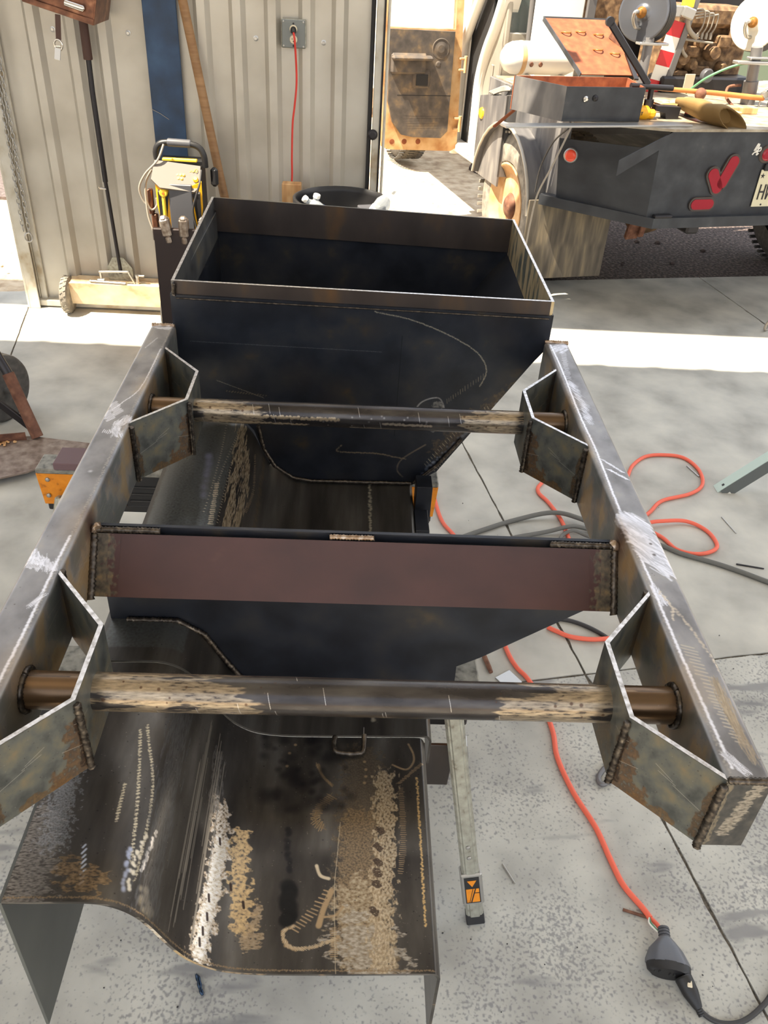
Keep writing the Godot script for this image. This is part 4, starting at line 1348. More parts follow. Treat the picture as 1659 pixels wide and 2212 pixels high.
	for q in rim:
		g = G.new()
		var d := Vector3(0, -q[3], 0)
		g.plate([q[1], q[2], q[2] + d, q[1] + d], q[4])
		var m: Material = M.mill_black
		if q[0] == "front" or q[0] == "back":
			m = M.rim_steel if M.has("rim_steel") else tmat("rim_steel", ntex(512, 256, 148, 0.01, [[0.0, rgb(50, 44, 42)], [0.6, rgb(66, 58, 54)], [1.0, rgb(96, 72, 48)]], 5), 0.42, 0.4, 1.2)
		elif q[0] == "right":
			m = M.flaked if M.has("flaked") else tmat("flaked", ntex(512, 512, 146, 0.016, [[0.0, rgb(92, 98, 96)], [0.34, rgb(120, 122, 112)], [0.42, rgb(186, 166, 128)], [0.75, rgb(206, 190, 156)], [1.0, rgb(196, 156, 108)]], 5, 1, 4), 0.4, 0.6, 3.0)
		elif q[0] == "left":
			m = M.mill_grey
		var rp := part(g, "rim_bar", m, f, {"front": "front rim bar", "back": "back rim bar", "left": "left rim bar", "right": "right rim bar with flaking pale scale inside"}[q[0]])
		g = G.new()
		var up := Vector3(0, 0.0005, 0)
		g.quad(q[1] + up, q[2] + up, q[2] + q[4] + up, q[1] + q[4] + up, Vector3.UP)
		part(g, "cut_edge", M.cut_edge if q[0] != "back" else M.mill_grey, rp)
	weld([Vector3(-0.362, 0.99, -1.611), Vector3(-0.364, 0.965, -1.611)], 0.004, f)
	weld([Vector3(-0.36, 0.96, -1.611), Vector3(0.4, 0.951, -1.611)], 0.0016, f)
	g = G.new()
	g.plate([Vector3(-0.367, 0.9, -1.63), Vector3(-0.367, 0.9, -2.19), Vector3(-0.367, 0.966, -2.19), Vector3(-0.367, 0.966, -1.63)], Vector3(0.002, 0, 0))
	part(g, "liner_strip", M.mill_grey, f)
	# plates that carry the chute on the far sawhorse
	g = G.new()
	g.box(Vector3(0.17, 0.525, -1.56), Vector3(0.036, 0.1, 0.05), 0.001)
	g.box(Vector3(0.164, 0.49, -1.48), Vector3(0.03, 0.07, 0.08), 0.001)
	part(g, "support_plate", M.mill_black, f)


# ---------------------------------------------------------------- sawhorses
func build_sawhorses() -> void:
	for near in [false, true]:
		var z := -1.05 if near else -1.69
		var x1 := 0.245 if near else 0.216
		var x0 := -0.71 if near else -0.74
		var h := thing("sawhorse", "folding sawhorse under the near chute, its grey leg wearing a visible warning sticker" if near else "orange folding sawhorse under the hopper box, purple steel block on its left end", "sawhorse", Vector3((x0 + x1) / 2, 0, z), "folding sawhorses")
		var g := G.new()
		g.box(Vector3((x0 + x1) / 2, 0.5, z), Vector3(x1 - x0, 0.014, 0.07), 0.003)
		part(g, "top_plate", M.grey_top, h)
		for s in [-1.0, 1.0]:
			var xe := x0 if s < 0 else x1
			g = G.new()
			g.plate([Vector3(xe, 0.494, z + 0.034), Vector3(xe - s * 0.2, 0.494, z + 0.034), Vector3(xe - s * 0.2, 0.405, z + 0.03), Vector3(xe - s * 0.006, 0.405, z + 0.03)], Vector3(0, 0, -0.004))
			g.plate([Vector3(xe, 0.494, z - 0.034), Vector3(xe - s * 0.2, 0.494, z - 0.034), Vector3(xe - s * 0.2, 0.405, z - 0.03), Vector3(xe - s * 0.006, 0.405, z - 0.03)], Vector3(0, 0, 0.004))
			g.plate([Vector3(xe, 0.494, z + 0.034), Vector3(xe, 0.494, z - 0.034), Vector3(xe - s * 0.006, 0.405, z - 0.03), Vector3(xe - s * 0.006, 0.405, z + 0.03)], Vector3(-s * 0.004, 0, 0))
			var b := part(g, "orange_end", M.orange_paint, h)
			for q in [[0.025, 0.478], [0.02, 0.432], [0.17, 0.47]]:
				g = G.new()
				g.lathe(Vector3(xe - s * q[0], q[1], z + 0.033), Vector3.BACK, [[0, 0.006], [0.003, 0.0055], [0.004, 0.003]], 12)
				part(g, "screw", M.zinc, b)
			for q in [[0.12, 0.465, 0.012], [0.115, 0.44, 0.016]]:
				g = G.new()
				g.lathe(Vector3(xe - s * q[0], q[1], z + 0.0335), Vector3.BACK, [[0, q[2]], [0.0008, q[2]]], 16)
				part(g, "slot", M.black_plastic, b)
		g = G.new()
		g.box(Vector3((x0 + x1) / 2, 0.449, z), Vector3(x1 - x0 - 0.4, 0.09, 0.056), 0.003)
		for y in [0.42, 0.44, 0.46]:
			g.box(Vector3((x0 + x1) / 2, y, z + 0.029), Vector3(x1 - x0 - 0.42, 0.006, 0.006), 0.002)
		part(g, "middle_beam", M.black_plastic, h)
		g = G.new()
		g.box(Vector3((x0 + x1) / 2, 0.395, z), Vector3(x1 - x0 - 0.02, 0.022, 0.054), 0.003)
		part(g, "bottom_strip", M.black_plastic, h)
		for sx in [-1.0, 1.0]:
			for sz in [-1.0, 1.0]:
				var top := Vector3((x0 + 0.06) if sx < 0 else (x1 - 0.045), 0.44, z + sz * 0.05)
				var foot := Vector3(top.x + sx * 0.085, 0.0, z + sz * 0.19)
				if near and sx > 0 and sz > 0:
					foot = Vector3(0.28, 0.0, -0.86)
					top = Vector3(0.2, 0.46, -0.985)
				var d := (foot - top).normalized()
				var lo := foot - d * 0.02
				g = G.new()
				g.bar(top, lo, 0.034, 0.022, Vector3.RIGHT, 0.004)
				g.bar(top, lo, 0.02, 0.026, Vector3.RIGHT, 0.002)
				var lg := part(g, "leg", M.galv, h)
				g = G.new()
				g.bar(lo - d * 0.004, foot, 0.036, 0.024, Vector3.RIGHT, 0.002)
				part(g, "foot", M.rubber, lg)
				var sl := lo - d * 0.035
				g = G.new()
				g.bar(sl, sl - d * 0.075, 0.042, 0.03, Vector3.RIGHT, 0.003)
				var slv := part(g, "sleeve", M.zinc, lg)
				if sz > 0:
					var y := (Vector3.RIGHT - d * d.x).normalized()
					var n2 := y.cross(d)
					if n2.z < 0.0:
						n2 = -n2
					var c := sl - d * 0.0375 + n2 * 0.0152
					var B := Basis(y, -d, n2)
					sticker(c, B, lg)
					for k in [0.1, 0.125]:
						g = G.new()
						g.lathe(lo - d * (0.05 + k) + n2 * 0.0125, n2, [[0, 0.0042], [0.0022, 0.0042], [0.003, 0.0028]], 12)
						part(g, "stop_button", M.zinc, lg)
		if near:
			g = G.new()
			g.box(Vector3(0.183, 0.3, -1.0), Vector3(0.06, 0.15, 0.006), 0.001, Basis(Vector3.RIGHT, 0.16))
			part(g, "hinge_plate", M.rim_steel, h, "spattered dark hinge plate")
	var g := G.new()
	g.box(Vector3(-0.652, 0.5165, -1.69), Vector3(0.085, 0.019, 0.075), 0.002)
	single(g, "steel_block", M.purple_primer, "flat purple primed steel block on the left end of the far sawhorse", "block")


func sticker(c: Vector3, B: Basis, parent: Node3D) -> void:
	var pl := func(x0: float, y0: float, x1: float, y1: float, z: float, m: Material) -> void:
		var g := G.new()
		g.box(c + B * Vector3((x0 + x1) / 2, (y0 + y1) / 2, z), Vector3(x1 - x0, y1 - y0, 0.0006), 0.0, B)
		part(g, "warning_sticker", m, parent)
	pl.call(-0.0145, -0.031, 0.0145, 0.031, 0.0003, M.black_plastic)
	pl.call(-0.0125, -0.0285, 0.0125, 0.004, 0.0007, M.orange_paint)
	var g := G.new()
	var ps := []
	for q in [[-0.009, 0.024], [0.009, 0.024], [0.0, 0.009]]:
		ps.append(c + B * Vector3(q[0], q[1], 0.0006))
	g.plate(ps, B.z * 0.0006)
	part(g, "warning_sticker", M.orange_paint, parent)
	g = G.new()
	for q in [[-0.004, -0.0285, 0.006, 0.004, 0.0022], [-0.0075, -0.0285, 0.001, 0.004, 0.001], [0.002, -0.006, 0.0125, -0.006, 0.0016]]:
		g.bar(c + B * Vector3(q[0], q[1], 0.0012), c + B * Vector3(q[2], q[3], 0.0012), q[4], 0.0005, B.x if q[1] != q[3] else B.y)
	part(g, "warning_sticker", M.black_plastic, parent)


# ---------------------------------------------------------------- against the door panel
func torus(g: G, c: Vector3, B: Basis, rx: float, ry: float, r: float, n := 14) -> void:
	var path := []
	for i in n + 1:
		var t := TAU * i / n
		path.append(c + B * Vector3(cos(t) * rx, sin(t) * ry, 0))
	g.tube(path, r, 6, false)


func build_wall_things() -> void:
	# chain: two falls of one loop on the left jamb
	var ch := thing("chain", "thin steel chain hanging in two strands beside the left jamb of the door panel", "chain", Vector3(-1.49, 0.33, -3.805))
	var lm := [G.new(), G.new()]
	torus(lm[0], Vector3(), Basis(), 0.008, 0.0145, 0.0024, 12)
	torus(lm[1], Vector3(), Basis(Vector3.UP, PI / 2), 0.008, 0.0145, 0.0024, 12)
	var lmesh := [lm[0].mesh(Vector3()), lm[1].mesh(Vector3())]
	for q in [[-1.456, 1.62, -1.482, 0.35], [-1.474, 1.5, -1.508, 0.36]]:
		var k := int((q[1] - q[3]) / 0.0235)
		for i in k:
			var t := float(i) / k
			var o := MeshInstance3D.new()
			o.name = numbered(ch, "link")
			o.mesh = lmesh[i % 2]
			o.material_override = M.zinc
			o.position = Vector3(lerpf(q[0], q[2], t), lerpf(q[1], q[3], t), -3.805) - org[ch]
			o.rotation.z = -0.025
			ch.add_child(o)
	var g := G.new()
	torus(g, Vector3(-1.488, 0.345, -3.803), Basis(Vector3.UP, 0.3), 0.016, 0.02, 0.004, 16)
	part(g, "end_ring", M.zinc, ch)

	# electrical box with a duplex outlet
	var eb := thing("outlet_box", "grey square metal outlet box screwed to the ribbed door panel", "outlet", Vector3(-0.284, 1.158, -3.86))
	g = G.new()
	g.box(Vector3(-0.284, 1.209, -3.848), Vector3(0.1, 0.102, 0.042), 0.004)
	part(g, "box_body", M.galv, eb)
	g = G.new()
	g.box(Vector3(-0.284, 1.209, -3.8255), Vector3(0.092, 0.098, 0.005), 0.002)
	var cp := part(g, "cover_plate", M.dark_steel if false else mat("cover_grey", rgb(118, 122, 120), 0.45, 0.4), eb)
	for y in [1.226, 1.19]:
		g = G.new()
		g.lathe(Vector3(-0.284, y, -3.8232), Vector3.BACK, [[0, 0.0155], [0.003, 0.015], [0.004, 0.013]], 20)
		var rc := part(g, "receptacle", mat("cream", rgb(222, 208, 180), 0.5) if not M.has("cream") else M.cream, eb)
		g = G.new()
		for x in [-0.005, 0.005]:
			g.box(Vector3(-0.284 + x, y + 0.002, -3.8189), Vector3(0.0018, 0.006, 0.001))
		g.box(Vector3(-0.284, y - 0.007, -3.8189), Vector3(0.004, 0.004, 0.001))
		part(g, "slots", M.black_plastic, rc)
	for q in [[-0.04, 0.043], [0.04, 0.043], [-0.04, -0.043], [0.04, -0.043], [0, 0.036], [0, -0.042]]:
		g = G.new()
		g.lathe(Vector3(-0.284 + q[0], 1.209 + q[1], -3.823), Vector3.BACK, [[0, 0.004], [0.0015, 0.0038], [0.002, 0.002]], 10)
		part(g, "screw", M.zinc if q[0] != 0 else M.dark_steel, cp)
	var rc := thing("extension_cord", "thin red extension cord plugged into the outlet box and hanging down the door panel", "cord", Vector3(-0.3, 0, -3.8))
	g = G.new()
	g.lathe(Vector3(-0.284, 1.226, -3.819), Vector3(0.1, -0.25, 1), [[0, 0.011], [0.016, 0.0125], [0.026, 0.009], [0.036, 0.005]], 14)
	part(g, "plug", M.black_plastic, rc)
	g = G.new()
	g.tube(smooth([Vector3(-0.281, 1.218, -3.786), Vector3(-0.276, 1.19, -3.782), Vector3(-0.272, 1.1, -3.8), Vector3(-0.2715, 1.03, -3.8), Vector3(-0.28, 0.95, -3.8), Vector3(-0.289, 0.88, -3.8), Vector3(-0.2935, 0.75, -3.8), Vector3(-0.294, 0.664, -3.8), Vector3(-0.303, 0.544, -3.79), Vector3(-0.315, 0.3, -3.77), Vector3(-0.31, 0.05, -3.75), Vector3(-0.3, 0.006, -3.72), Vector3(-0.26, 0.005, -3.66)], 6), 0.0042, 8)
	part(g, "cable", M.red_cord, rc)

	# wooden pole leaning on the panel
	g = G.new()
	g.tube(smooth([Vector3(-0.455, 0.0, -3.68), Vector3(-0.578, 0.56, -3.735), Vector3(-0.715, 1.3, -3.815), Vector3(-0.83, 1.92, -3.86)], 5), 0.0185, 12)
	single(g, "wooden_pole", M.wood, "weathered wooden pole leaning across the ribbed panel beside the blue post", "pole")

	# magnetic sweeper
	var sw := thing("magnetic_sweeper", "dusty pale magnetic sweeper with wheels and a tall dark handle standing against the door panel", "sweeper", Vector3(-1.05, 0, -3.82))
	g = G.new()
	var pr := PackedVector2Array([Vector2(-0.045, 0.045), Vector2(0.032, 0.045), Vector2(0.046, 0.15), Vector2(-0.045, 0.156)])
	g.prism(pr, Transform3D(Basis(Vector3.BACK, Vector3.UP, Vector3.LEFT), Vector3(-0.72, 0, -3.822)), 0.62)
	part(g, "magnet_body", M.sweeper_tan, sw)
	for x in [-1.352, -0.695]:
		g = G.new()
		g.lathe(Vector3(x - 0.02, 0.085, -3.8), Vector3.RIGHT, [[0, 0.03], [0, 0.075], [0.004, 0.083], [0.018, 0.085], [0.032, 0.083], [0.036, 0.075], [0.036, 0.03]], 28, true, true)
		var w := part(g, "wheel", M.tyre_dusty, sw)
		g = G.new()
		for k in 44:
			var t := TAU * k / 44.0
			g.box(Vector3(x - 0.002 + (0.008 if k % 2 else -0.008), 0.085 + cos(t) * 0.0855, -3.8 + sin(t) * 0.0855), Vector3(0.014, 0.003, 0.006), 0.0, Basis(Vector3.RIGHT, t) * Basis(Vector3.UP, 0.5))
		part(g, "tread", M.tyre_dusty, w)
		g = G.new()
		g.lathe(Vector3(x - 0.03, 0.085, -3.8), Vector3.RIGHT, [[0, 0.008], [0.012, 0.012], [0.056, 0.012]], 12)
		part(g, "hub", M.zinc, w)
	g = G.new()
	g.plate([Vector3(-1.16, 0.15, -3.835), Vector3(-1.045, 0.15, -3.835), Vector3(-1.045, 0.215, -3.83), Vector3(-1.08, 0.265, -3.828), Vector3(-1.13, 0.265, -3.828), Vector3(-1.16, 0.215, -3.83)], Vector3(0, 0, 0.005))
	part(g, "gusset_plate", M.galv, sw)
	g = G.new()
	g.tube([Vector3(-1.1, 0.19, -3.825), Vector3(-1.112, 0.56, -3.825), Vector3(-1.116, 0.63, -3.825)], 0.0085, 10)
	g.tube([Vector3(-1.114, 0.6, -3.824), Vector3(-1.118, 0.96, -3.826), Vector3(-1.116, 1.08, -3.826)], 0.0115, 10)
	part(g, "handle_pole", M.dark_steel, sw)
	g = G.new()
	g.tube([Vector3(-1.112, 0.57, -3.822), Vector3(-1.14, 0.574, -3.815), Vector3(-1.142, 0.582, -3.812)], 0.005, 7)
	part(g, "clamp_screw", M.chrome, sw)
	g = G.new()
	g.lathe(Vector3(-1.117, 1.075, -3.826), Vector3(0.002, 1, 0), [[0, 0.0175], [0.004, 0.0185], [0.13, 0.0175], [0.15, 0.016]], 14)
	part(g, "grip", mat("brown_rubber", rgb(74, 48, 38), 0.6), sw)
	g = G.new()
	g.tube(smooth([Vector3(-1.185, 0.15, -3.8), Vector3(-1.185, 0.2, -3.79), Vector3(-1.178, 0.207, -3.785), Vector3(-1.06, 0.212, -3.785), Vector3(-1.053, 0.206, -3.788), Vector3(-1.035, 0.155, -3.8)], 4), 0.0055, 8)
	part(g, "lift_handle", M.zinc, sw)
	g = G.new()
	g.bar(Vector3(-1.24, 0.159, -3.79), Vector3(-1.07, 0.157, -3.782), 0.01, 0.012, Vector3.UP, 0.002)
	g.tube([Vector3(-1.2, 0.165, -3.79), Vector3(-1.17, 0.168, -3.79)], 0.006, 8)
	part(g, "release_lever", M.zinc, sw)
	g = G.new()
	g.lathe(Vector3(-1.02, 0.15, -3.8), Vector3.UP, [[0, 0.008], [0.03, 0.007], [0.035, 0.01], [0.045, 0.01]], 10)
	g.tube([Vector3(-1.02, 0.19, -3.8), Vector3(-0.985, 0.192, -3.795)], 0.0055, 8)
	part(g, "pin", M.zinc, sw)

	# brown steel tray hanging at the top left with a strap and buckle
	var tr := thing("steel_tray", "brown rusty steel tray fixed high on the left of the door panel", "tray", Vector3(-1.14, 1.22, -3.72))
	var B := Basis(Vector3(0.968, -0.25, 0), Vector3(0.25, 0.968, 0), Vector3(0, 0, 1))
	g = G.new()
	var o := Vector3(-1.14, 1.262, -3.72)
	g.box(o + B * Vector3(0, 0.0, 0.11), Vector3(0.26, 0.02, 0.012), 0.002, B)
	g.box(o + B * Vector3(0, 0.06, 0.105), Vector3(0.26, 0.14, 0.004), 0.001, B)
	g.box(o + B * Vector3(0, 0.0, 0.0), Vector3(0.26, 0.006, 0.22), 0.001, B)
	for s in [-1, 1]:
		g.box(o + B * Vector3(s * 0.128, 0.07, 0.0), Vector3(0.006, 0.16, 0.22), 0.001, B)
	part(g, "tray_body", M.copper if M.has("copper") else tmat("copper", ntex(256, 256, 150, 0.02, [[0.0, rgb(74, 46, 34)], [0.6, rgb(122, 80, 58)], [1.0, rgb(168, 122, 92)]], 4), 0.4, 0.5, 3.0), tr)
	for q in [[-0.02, 0.075], [0.06, 0.035], [-0.09, 0.035]]:
		g = G.new()
		g.lathe(o + B * Vector3(q[0] - 0.04, q[1], 0.118), B.x, [[0, 0.004], [0.004, 0.012], [0.07, 0.012], [0.075, 0.004]], 12)
		part(g, "roller", M.chrome, tr)
	var st := thing("ratchet_strap", "brown strap end with a shiny buckle hanging below the rusty tray", "strap", Vector3(-1.17, 1.09, -3.6))
	g = G.new()
	g.bar(Vector3(-1.142, 1.25, -3.602), Vector3(-1.152, 1.168, -3.6), 0.02, 0.003, Vector3.RIGHT, 0.001)
	part(g, "webbing", M.brown_rubber, st)
	g = G.new()
	torus(g, Vector3(-1.156, 1.15, -3.598), Basis(), 0.015, 0.018, 0.004, 16)
	g.box(Vector3(-1.156, 1.146, -3.598), Vector3(0.026, 0.008, 0.01), 0.003)
	part(g, "buckle", M.chrome, st)
	g = G.new()
	g.bar(Vector3(-1.158, 1.14, -3.596), Vector3(-1.166, 1.1, -3.592), 0.022, 0.004, Vector3.RIGHT, 0.001)
	part(g, "tongue", M.zinc, st)

	# battery charger
	var bc := thing("battery_charger", "yellow and black wheeled battery charger with a looped cable standing behind the toothed bucket", "charger", Vector3(-0.73, 0, -3.58))
	g = G.new()
	g.prism(PackedVector2Array([Vector2(-0.08, 0.1), Vector2(0.075, 0.1), Vector2(0.08, 0.4), Vector2(0.085, 0.655), Vector2(0.03, 0.74), Vector2(-0.08, 0.76)]), Transform3D(Basis(Vector3.BACK, Vector3.UP, Vector3.LEFT), Vector3(-0.645, 0, -3.585)), 0.17)
	part(g, "case", M.black_plastic, bc)
	for s in [-1.0, 1.0]:
		g = G.new()
		var xo := -0.823 if s < 0 else -0.637
		var xi := -0.772 if s < 0 else -0.675
		g.plate([Vector3(xi, 0.12, -3.5), Vector3(xo - s * 0.012, 0.12, -3.505), Vector3(xo - s * 0.012, 0.53, -3.502), Vector3(xo, 0.6, -3.505), Vector3(xo, 0.7, -3.51), Vector3(xi, 0.685, -3.496)], Vector3(0, 0, -0.14))
		var yw := part(g, "yellow_side", M.yellow, bc)
		if s < 0:
			g = G.new()
			g.box(Vector3(-0.792, 0.56, -3.494), Vector3(0.014, 0.22, 0.014), 0.005)
			g.lathe(Vector3(-0.79, 0.655, -3.5), Vector3.BACK, [[0, 0.017], [0.012, 0.017], [0.016, 0.013]], 16)
			part(g, "raised_rib", M.yellow_lit, yw)
			g = G.new()
			g.lathe(Vector3(-0.79, 0.655, -3.484), Vector3.BACK, [[0, 0.006], [0.003, 0.005]], 12)
			part(g, "button", mat("orange_button", rgb(240, 110, 40), 0.4), yw)
	g = G.new()
	g.box(Vector3(-0.7225, 0.41, -3.498), Vector3(0.095, 0.56, 0.014), 0.003)
	part(g, "front_panel", M.grey_plastic, bc)
	g = G.new()
	var face := [Vector3(-0.835, 0.7, -3.5), Vector3(-0.8, 0.672, -3.485), Vector3(-0.66, 0.672, -3.485), Vector3(-0.632, 0.7, -3.5), Vector3(-0.64, 0.752, -3.565), Vector3(-0.825, 0.752, -3.565)]
	g.plate(face, Vector3(0, 0.008, 0.006))
	var cpn := part(g, "control_panel", mat("panel_grey", rgb(120, 112, 104), 0.5), bc)
	for q in [[-0.775, 0.73, 0.012], [-0.782, 0.708, 0.017], [-0.735, 0.71, 0.007], [-0.722, 0.71, 0.007], [-0.71, 0.71, 0.007], [-0.73, 0.698, 0.007], [-0.717, 0.698, 0.007], [-0.662, 0.7, 0.011]]:
		g = G.new()
		g.lathe(Vector3(q[0], q[1] + 0.004, -3.5 - (q[1] - 0.672) * 0.82), Vector3(0, 0.7, 0.7), [[0, q[2]], [0.006, q[2]], [0.011, q[2] * 0.7]], 12)
		part(g, "knob", M.yellow_lit, cpn)
	g = G.new()
	for k in 3:
		torus(g, Vector3(-0.685 + k * 0.012, 0.734, -3.545), Basis(Vector3.RIGHT, -0.9), 0.005, 0.008, 0.0011, 8)
	part(g, "fuse_window", M.yellow_lit, cpn)
	g = G.new()
	g.box(Vector3(-0.73, 0.765, -3.58), Vector3(0.14, 0.012, 0.02), 0.003)
	part(g, "yellow_trim", M.yellow_lit, bc)
	g = G.new()
	g.tube(smooth([Vector3(-0.82, 0.74, -3.585), Vector3(-0.825, 0.79, -3.58), Vector3(-0.808, 0.82, -3.58), Vector3(-0.77, 0.829, -3.58), Vector3(-0.69, 0.827, -3.58), Vector3(-0.65, 0.815, -3.58), Vector3(-0.632, 0.785, -3.58), Vector3(-0.63, 0.74, -3.585)], 4), 0.0125, 10)
	part(g, "handle", M.black_plastic, bc)
	g = G.new()
	g.lathe(Vector3(-0.775, 0.829, -3.58), Vector3(1, -0.02, 0), [[0, 0.012], [0.004, 0.016], [0.09, 0.016], [0.094, 0.012]], 14)
	part(g, "handle_grip", M.grey_plastic, bc)
	for x in [-0.85, -0.61]:
		g = G.new()
		g.lathe(Vector3(x - 0.015, 0.1, -3.62), Vector3.RIGHT, [[0, 0.09], [0.006, 0.1], [0.024, 0.1], [0.03, 0.09]], 24)
		part(g, "wheel", M.tyre, bc)
	g = G.new()
	g.box(Vector3(-0.598, 0.7, -3.6), Vector3(0.03, 0.075, 0.03), 0.01)
	part(g, "clamp", M.black_plastic, bc)
	g = G.new()
	g.box(Vector3(-0.86, 0.6, -3.56), Vector3(0.02, 0.1, 0.03), 0.004)
	g.box(Vector3(-0.85, 0.52, -3.56), Vector3(0.024, 0.06, 0.03), 0.004)
	part(g, "clamp", M.copper, bc)
	for q in [[[-0.785, 0.826, -3.555], [-0.81, 0.77, -3.53], [-0.865, 0.715, -3.53], [-0.895, 0.66, -3.53], [-0.885, 0.61, -3.53], [-0.865, 0.588, -3.53]], [[-0.84, 0.73, -3.54], [-0.868, 0.68, -3.54], [-0.872, 0.62, -3.53], [-0.855, 0.575, -3.53], [-0.833, 0.59, -3.54], [-0.832, 0.62, -3.54]], [[-0.872, 0.62, -3.53], [-0.868, 0.55, -3.52], [-0.848, 0.48, -3.51], [-0.83, 0.4, -3.5]], [[-0.638, 0.74, -3.53], [-0.64, 0.7, -3.48], [-0.655, 0.655, -3.47], [-0.672, 0.6, -3.47], [-0.665, 0.54, -3.47], [-0.648, 0.49, -3.47]]]:
		g = G.new()
		g.tube(smooth(q.map(func(p): return Vector3(p[0], p[1], p[2])), 5), 0.0042, 8)
		part(g, "cable", M.pale_cord if q[0][0] < -0.7 else M.dark_cord, bc)

	# toothed excavator bucket standing on its back
	var bu := thing("excavator_bucket", "small dark excavator bucket with three worn teeth pointing up, behind the hopper's left corner", "bucket", Vector3(-0.62, 0, -3.35))
	g = G.new()
	var cs := smooth([Vector3(0, 0.56, -3.31), Vector3(0, 0.35, -3.3), Vector3(0, 0.14, -3.3), Vector3(0, 0.03, -3.33), Vector3(0, 0.01, -3.4), Vector3(0, 0.05, -3.46), Vector3(0, 0.14, -3.48)], 4)
	g.sheet(cs.map(func(p): return p + Vector3(-0.8, 0, 0)), Vector3(0.4, 0, 0), 0.008)
	part(g, "shell", mat("bucket_dark", rgb(42, 30, 28), 0.5, 0.3), bu)
	for x in [-0.8, -0.408]:
		g = G.new()
		g.plate([Vector3(x, 0.56, -3.312), Vector3(x, 0.14, -3.302), Vector3(x, 0.03, -3.332), Vector3(x, 0.012, -3.4), Vector3(x, 0.05, -3.46), Vector3(x, 0.14, -3.478), Vector3(x, 0.36, -3.45), Vector3(x, 0.5, -3.4)], Vector3(0.008, 0, 0))
		part(g, "side_cutter", M.dusty_tan if x < -0.7 else M.bucket_dark, bu)
	g = G.new()
	g.box(Vector3(-0.6, 0.545, -3.312), Vector3(0.41, 0.05, 0.022), 0.004)
	part(g, "lip", M.bucket_dark, bu)
	for x in [-0.752, -0.682, -0.605, -0.53]:
		g = G.new()
		var b2 := Basis(Vector3.BACK, 0.18 if x < -0.72 else 0.0)
		var c := Vector3(x, 0.575, -3.31)
		g.box(c, Vector3(0.036, 0.07, 0.04), 0.006, b2)
		g.box(c + b2 * Vector3(0, 0.03, 0.004), Vector3(0.03, 0.03, 0.03), 0.008, b2)
		g.box(c + b2 * Vector3(0, -0.048, 0.008), Vector3(0.022, 0.03, 0.024), 0.006, b2)
		part(g, "tooth", M.worn_steel if M.has("worn_steel") else tmat("worn_steel", ntex(128, 128, 151, 0.05, [[0.0, rgb(110, 92, 78)], [1.0, rgb(196, 184, 170)]], 4), 0.34, 0.7, 6.0), bu)

	# wooden post stub and the bin of bottles behind the hopper
	g = G.new()
	g.box(Vector3(-0.29, 0.33, -3.73), Vector3(0.082, 0.66, 0.05), 0.003)
	single(g, "wood_block", M.pine, "rough sawn timber offcut standing on end under the red cord", "timber")
	var can := thing("trash_can", "round black trash can holding bottles, behind the hopper against the door panel", "bin", Vector3(-0.07, 0, -3.52))
	g = G.new()
	g.lathe(Vector3(-0.07, 0, -3.52), Vector3.UP, [[0, 0.15], [0.012, 0.155], [0.3, 0.175], [0.63, 0.19], [0.64, 0.2], [0.66, 0.2], [0.662, 0.188], [0.64, 0.184], [0.3, 0.166], [0.03, 0.148]], 36, false)
	g.lathe(Vector3(-0.07, 0.004, -3.52), Vector3.UP, [[0, 0.15], [0.02, 0.15]], 36)
	part(g, "can", M.black_plastic, can)
	g = G.new()
	g.lathe(Vector3(-0.07, 0.02, -3.52), Vector3.UP, [[0, 0.145], [0.4, 0.168], [0.5, 0.17], [0.56, 0.12], [0.58, 0.03]], 24)
	part(g, "rubbish_bag", M.dark_cord, can)
	var bs := [[Vector3(-0.205, 0.54, -3.42), Vector3(0.25, 1.0, 0.1), 0.95, M.red, "clear bottle with a red label in the trash can, leaning left"], [Vector3(-0.1, 0.6, -3.4), Vector3(-0.7, 0.62, 0.3), 0.9, mat("label_blue", rgb(70, 110, 180), 0.4), "clear bottle with a blue label lying in the middle of the trash can"], [Vector3(0.04, 0.59, -3.42), Vector3(0.62, 0.95, 0.1), 1.0, mat("label_pale", rgb(210, 206, 204), 0.4), "pale clear bottle sticking out of the trash can to the right"]]
	for q in bs:
		var k: float = q[2]
		var bo := thing("plastic_bottle", q[4], "bottle", q[0], "bottles in the trash can")
		g = G.new()
		g.lathe(q[0], q[1], [[0, 0.02 * k], [0.004, 0.03 * k], [0.06 * k, 0.032 * k], [0.068 * k, 0.03 * k], [0.076 * k, 0.032 * k], [0.11 * k, 0.031 * k], [0.14 * k, 0.018 * k], [0.152 * k, 0.0125 * k], [0.165 * k, 0.0125 * k]], 20)
		part(g, "bottle_body", M.bottle_plastic, bo)
		g = G.new()
		g.lathe(q[0], q[1], [[0.035 * k, 0.0325 * k], [0.036 * k, 0.0332 * k], [0.08 * k, 0.0332 * k], [0.081 * k, 0.0325 * k]], 20, false)
		part(g, "label_band", q[3], bo)
		g = G.new()
		g.lathe(q[0], q[1], [[0.163 * k, 0.0145 * k], [0.164 * k, 0.015 * k], [0.176 * k, 0.015 * k], [0.178 * k, 0.013 * k]], 16)
		part(g, "cap", M.white_paint, bo)
	g = G.new()
	g.box(Vector3(0.035, 0.6, -3.56), Vector3(0.07, 0.05, 0.05), 0.004, Basis(Vector3.UP, 0.3))
	single(g, "small_carton", M.grey_plastic, "small dark carton in the trash can at the back right", "carton")


# ---------------------------------------------------------------- the work truck, in its own frame: x right, y up, -z forward
func T3(a: float, h: float, c: float) -> Vector3:
	return Vector3(a, h, -c)


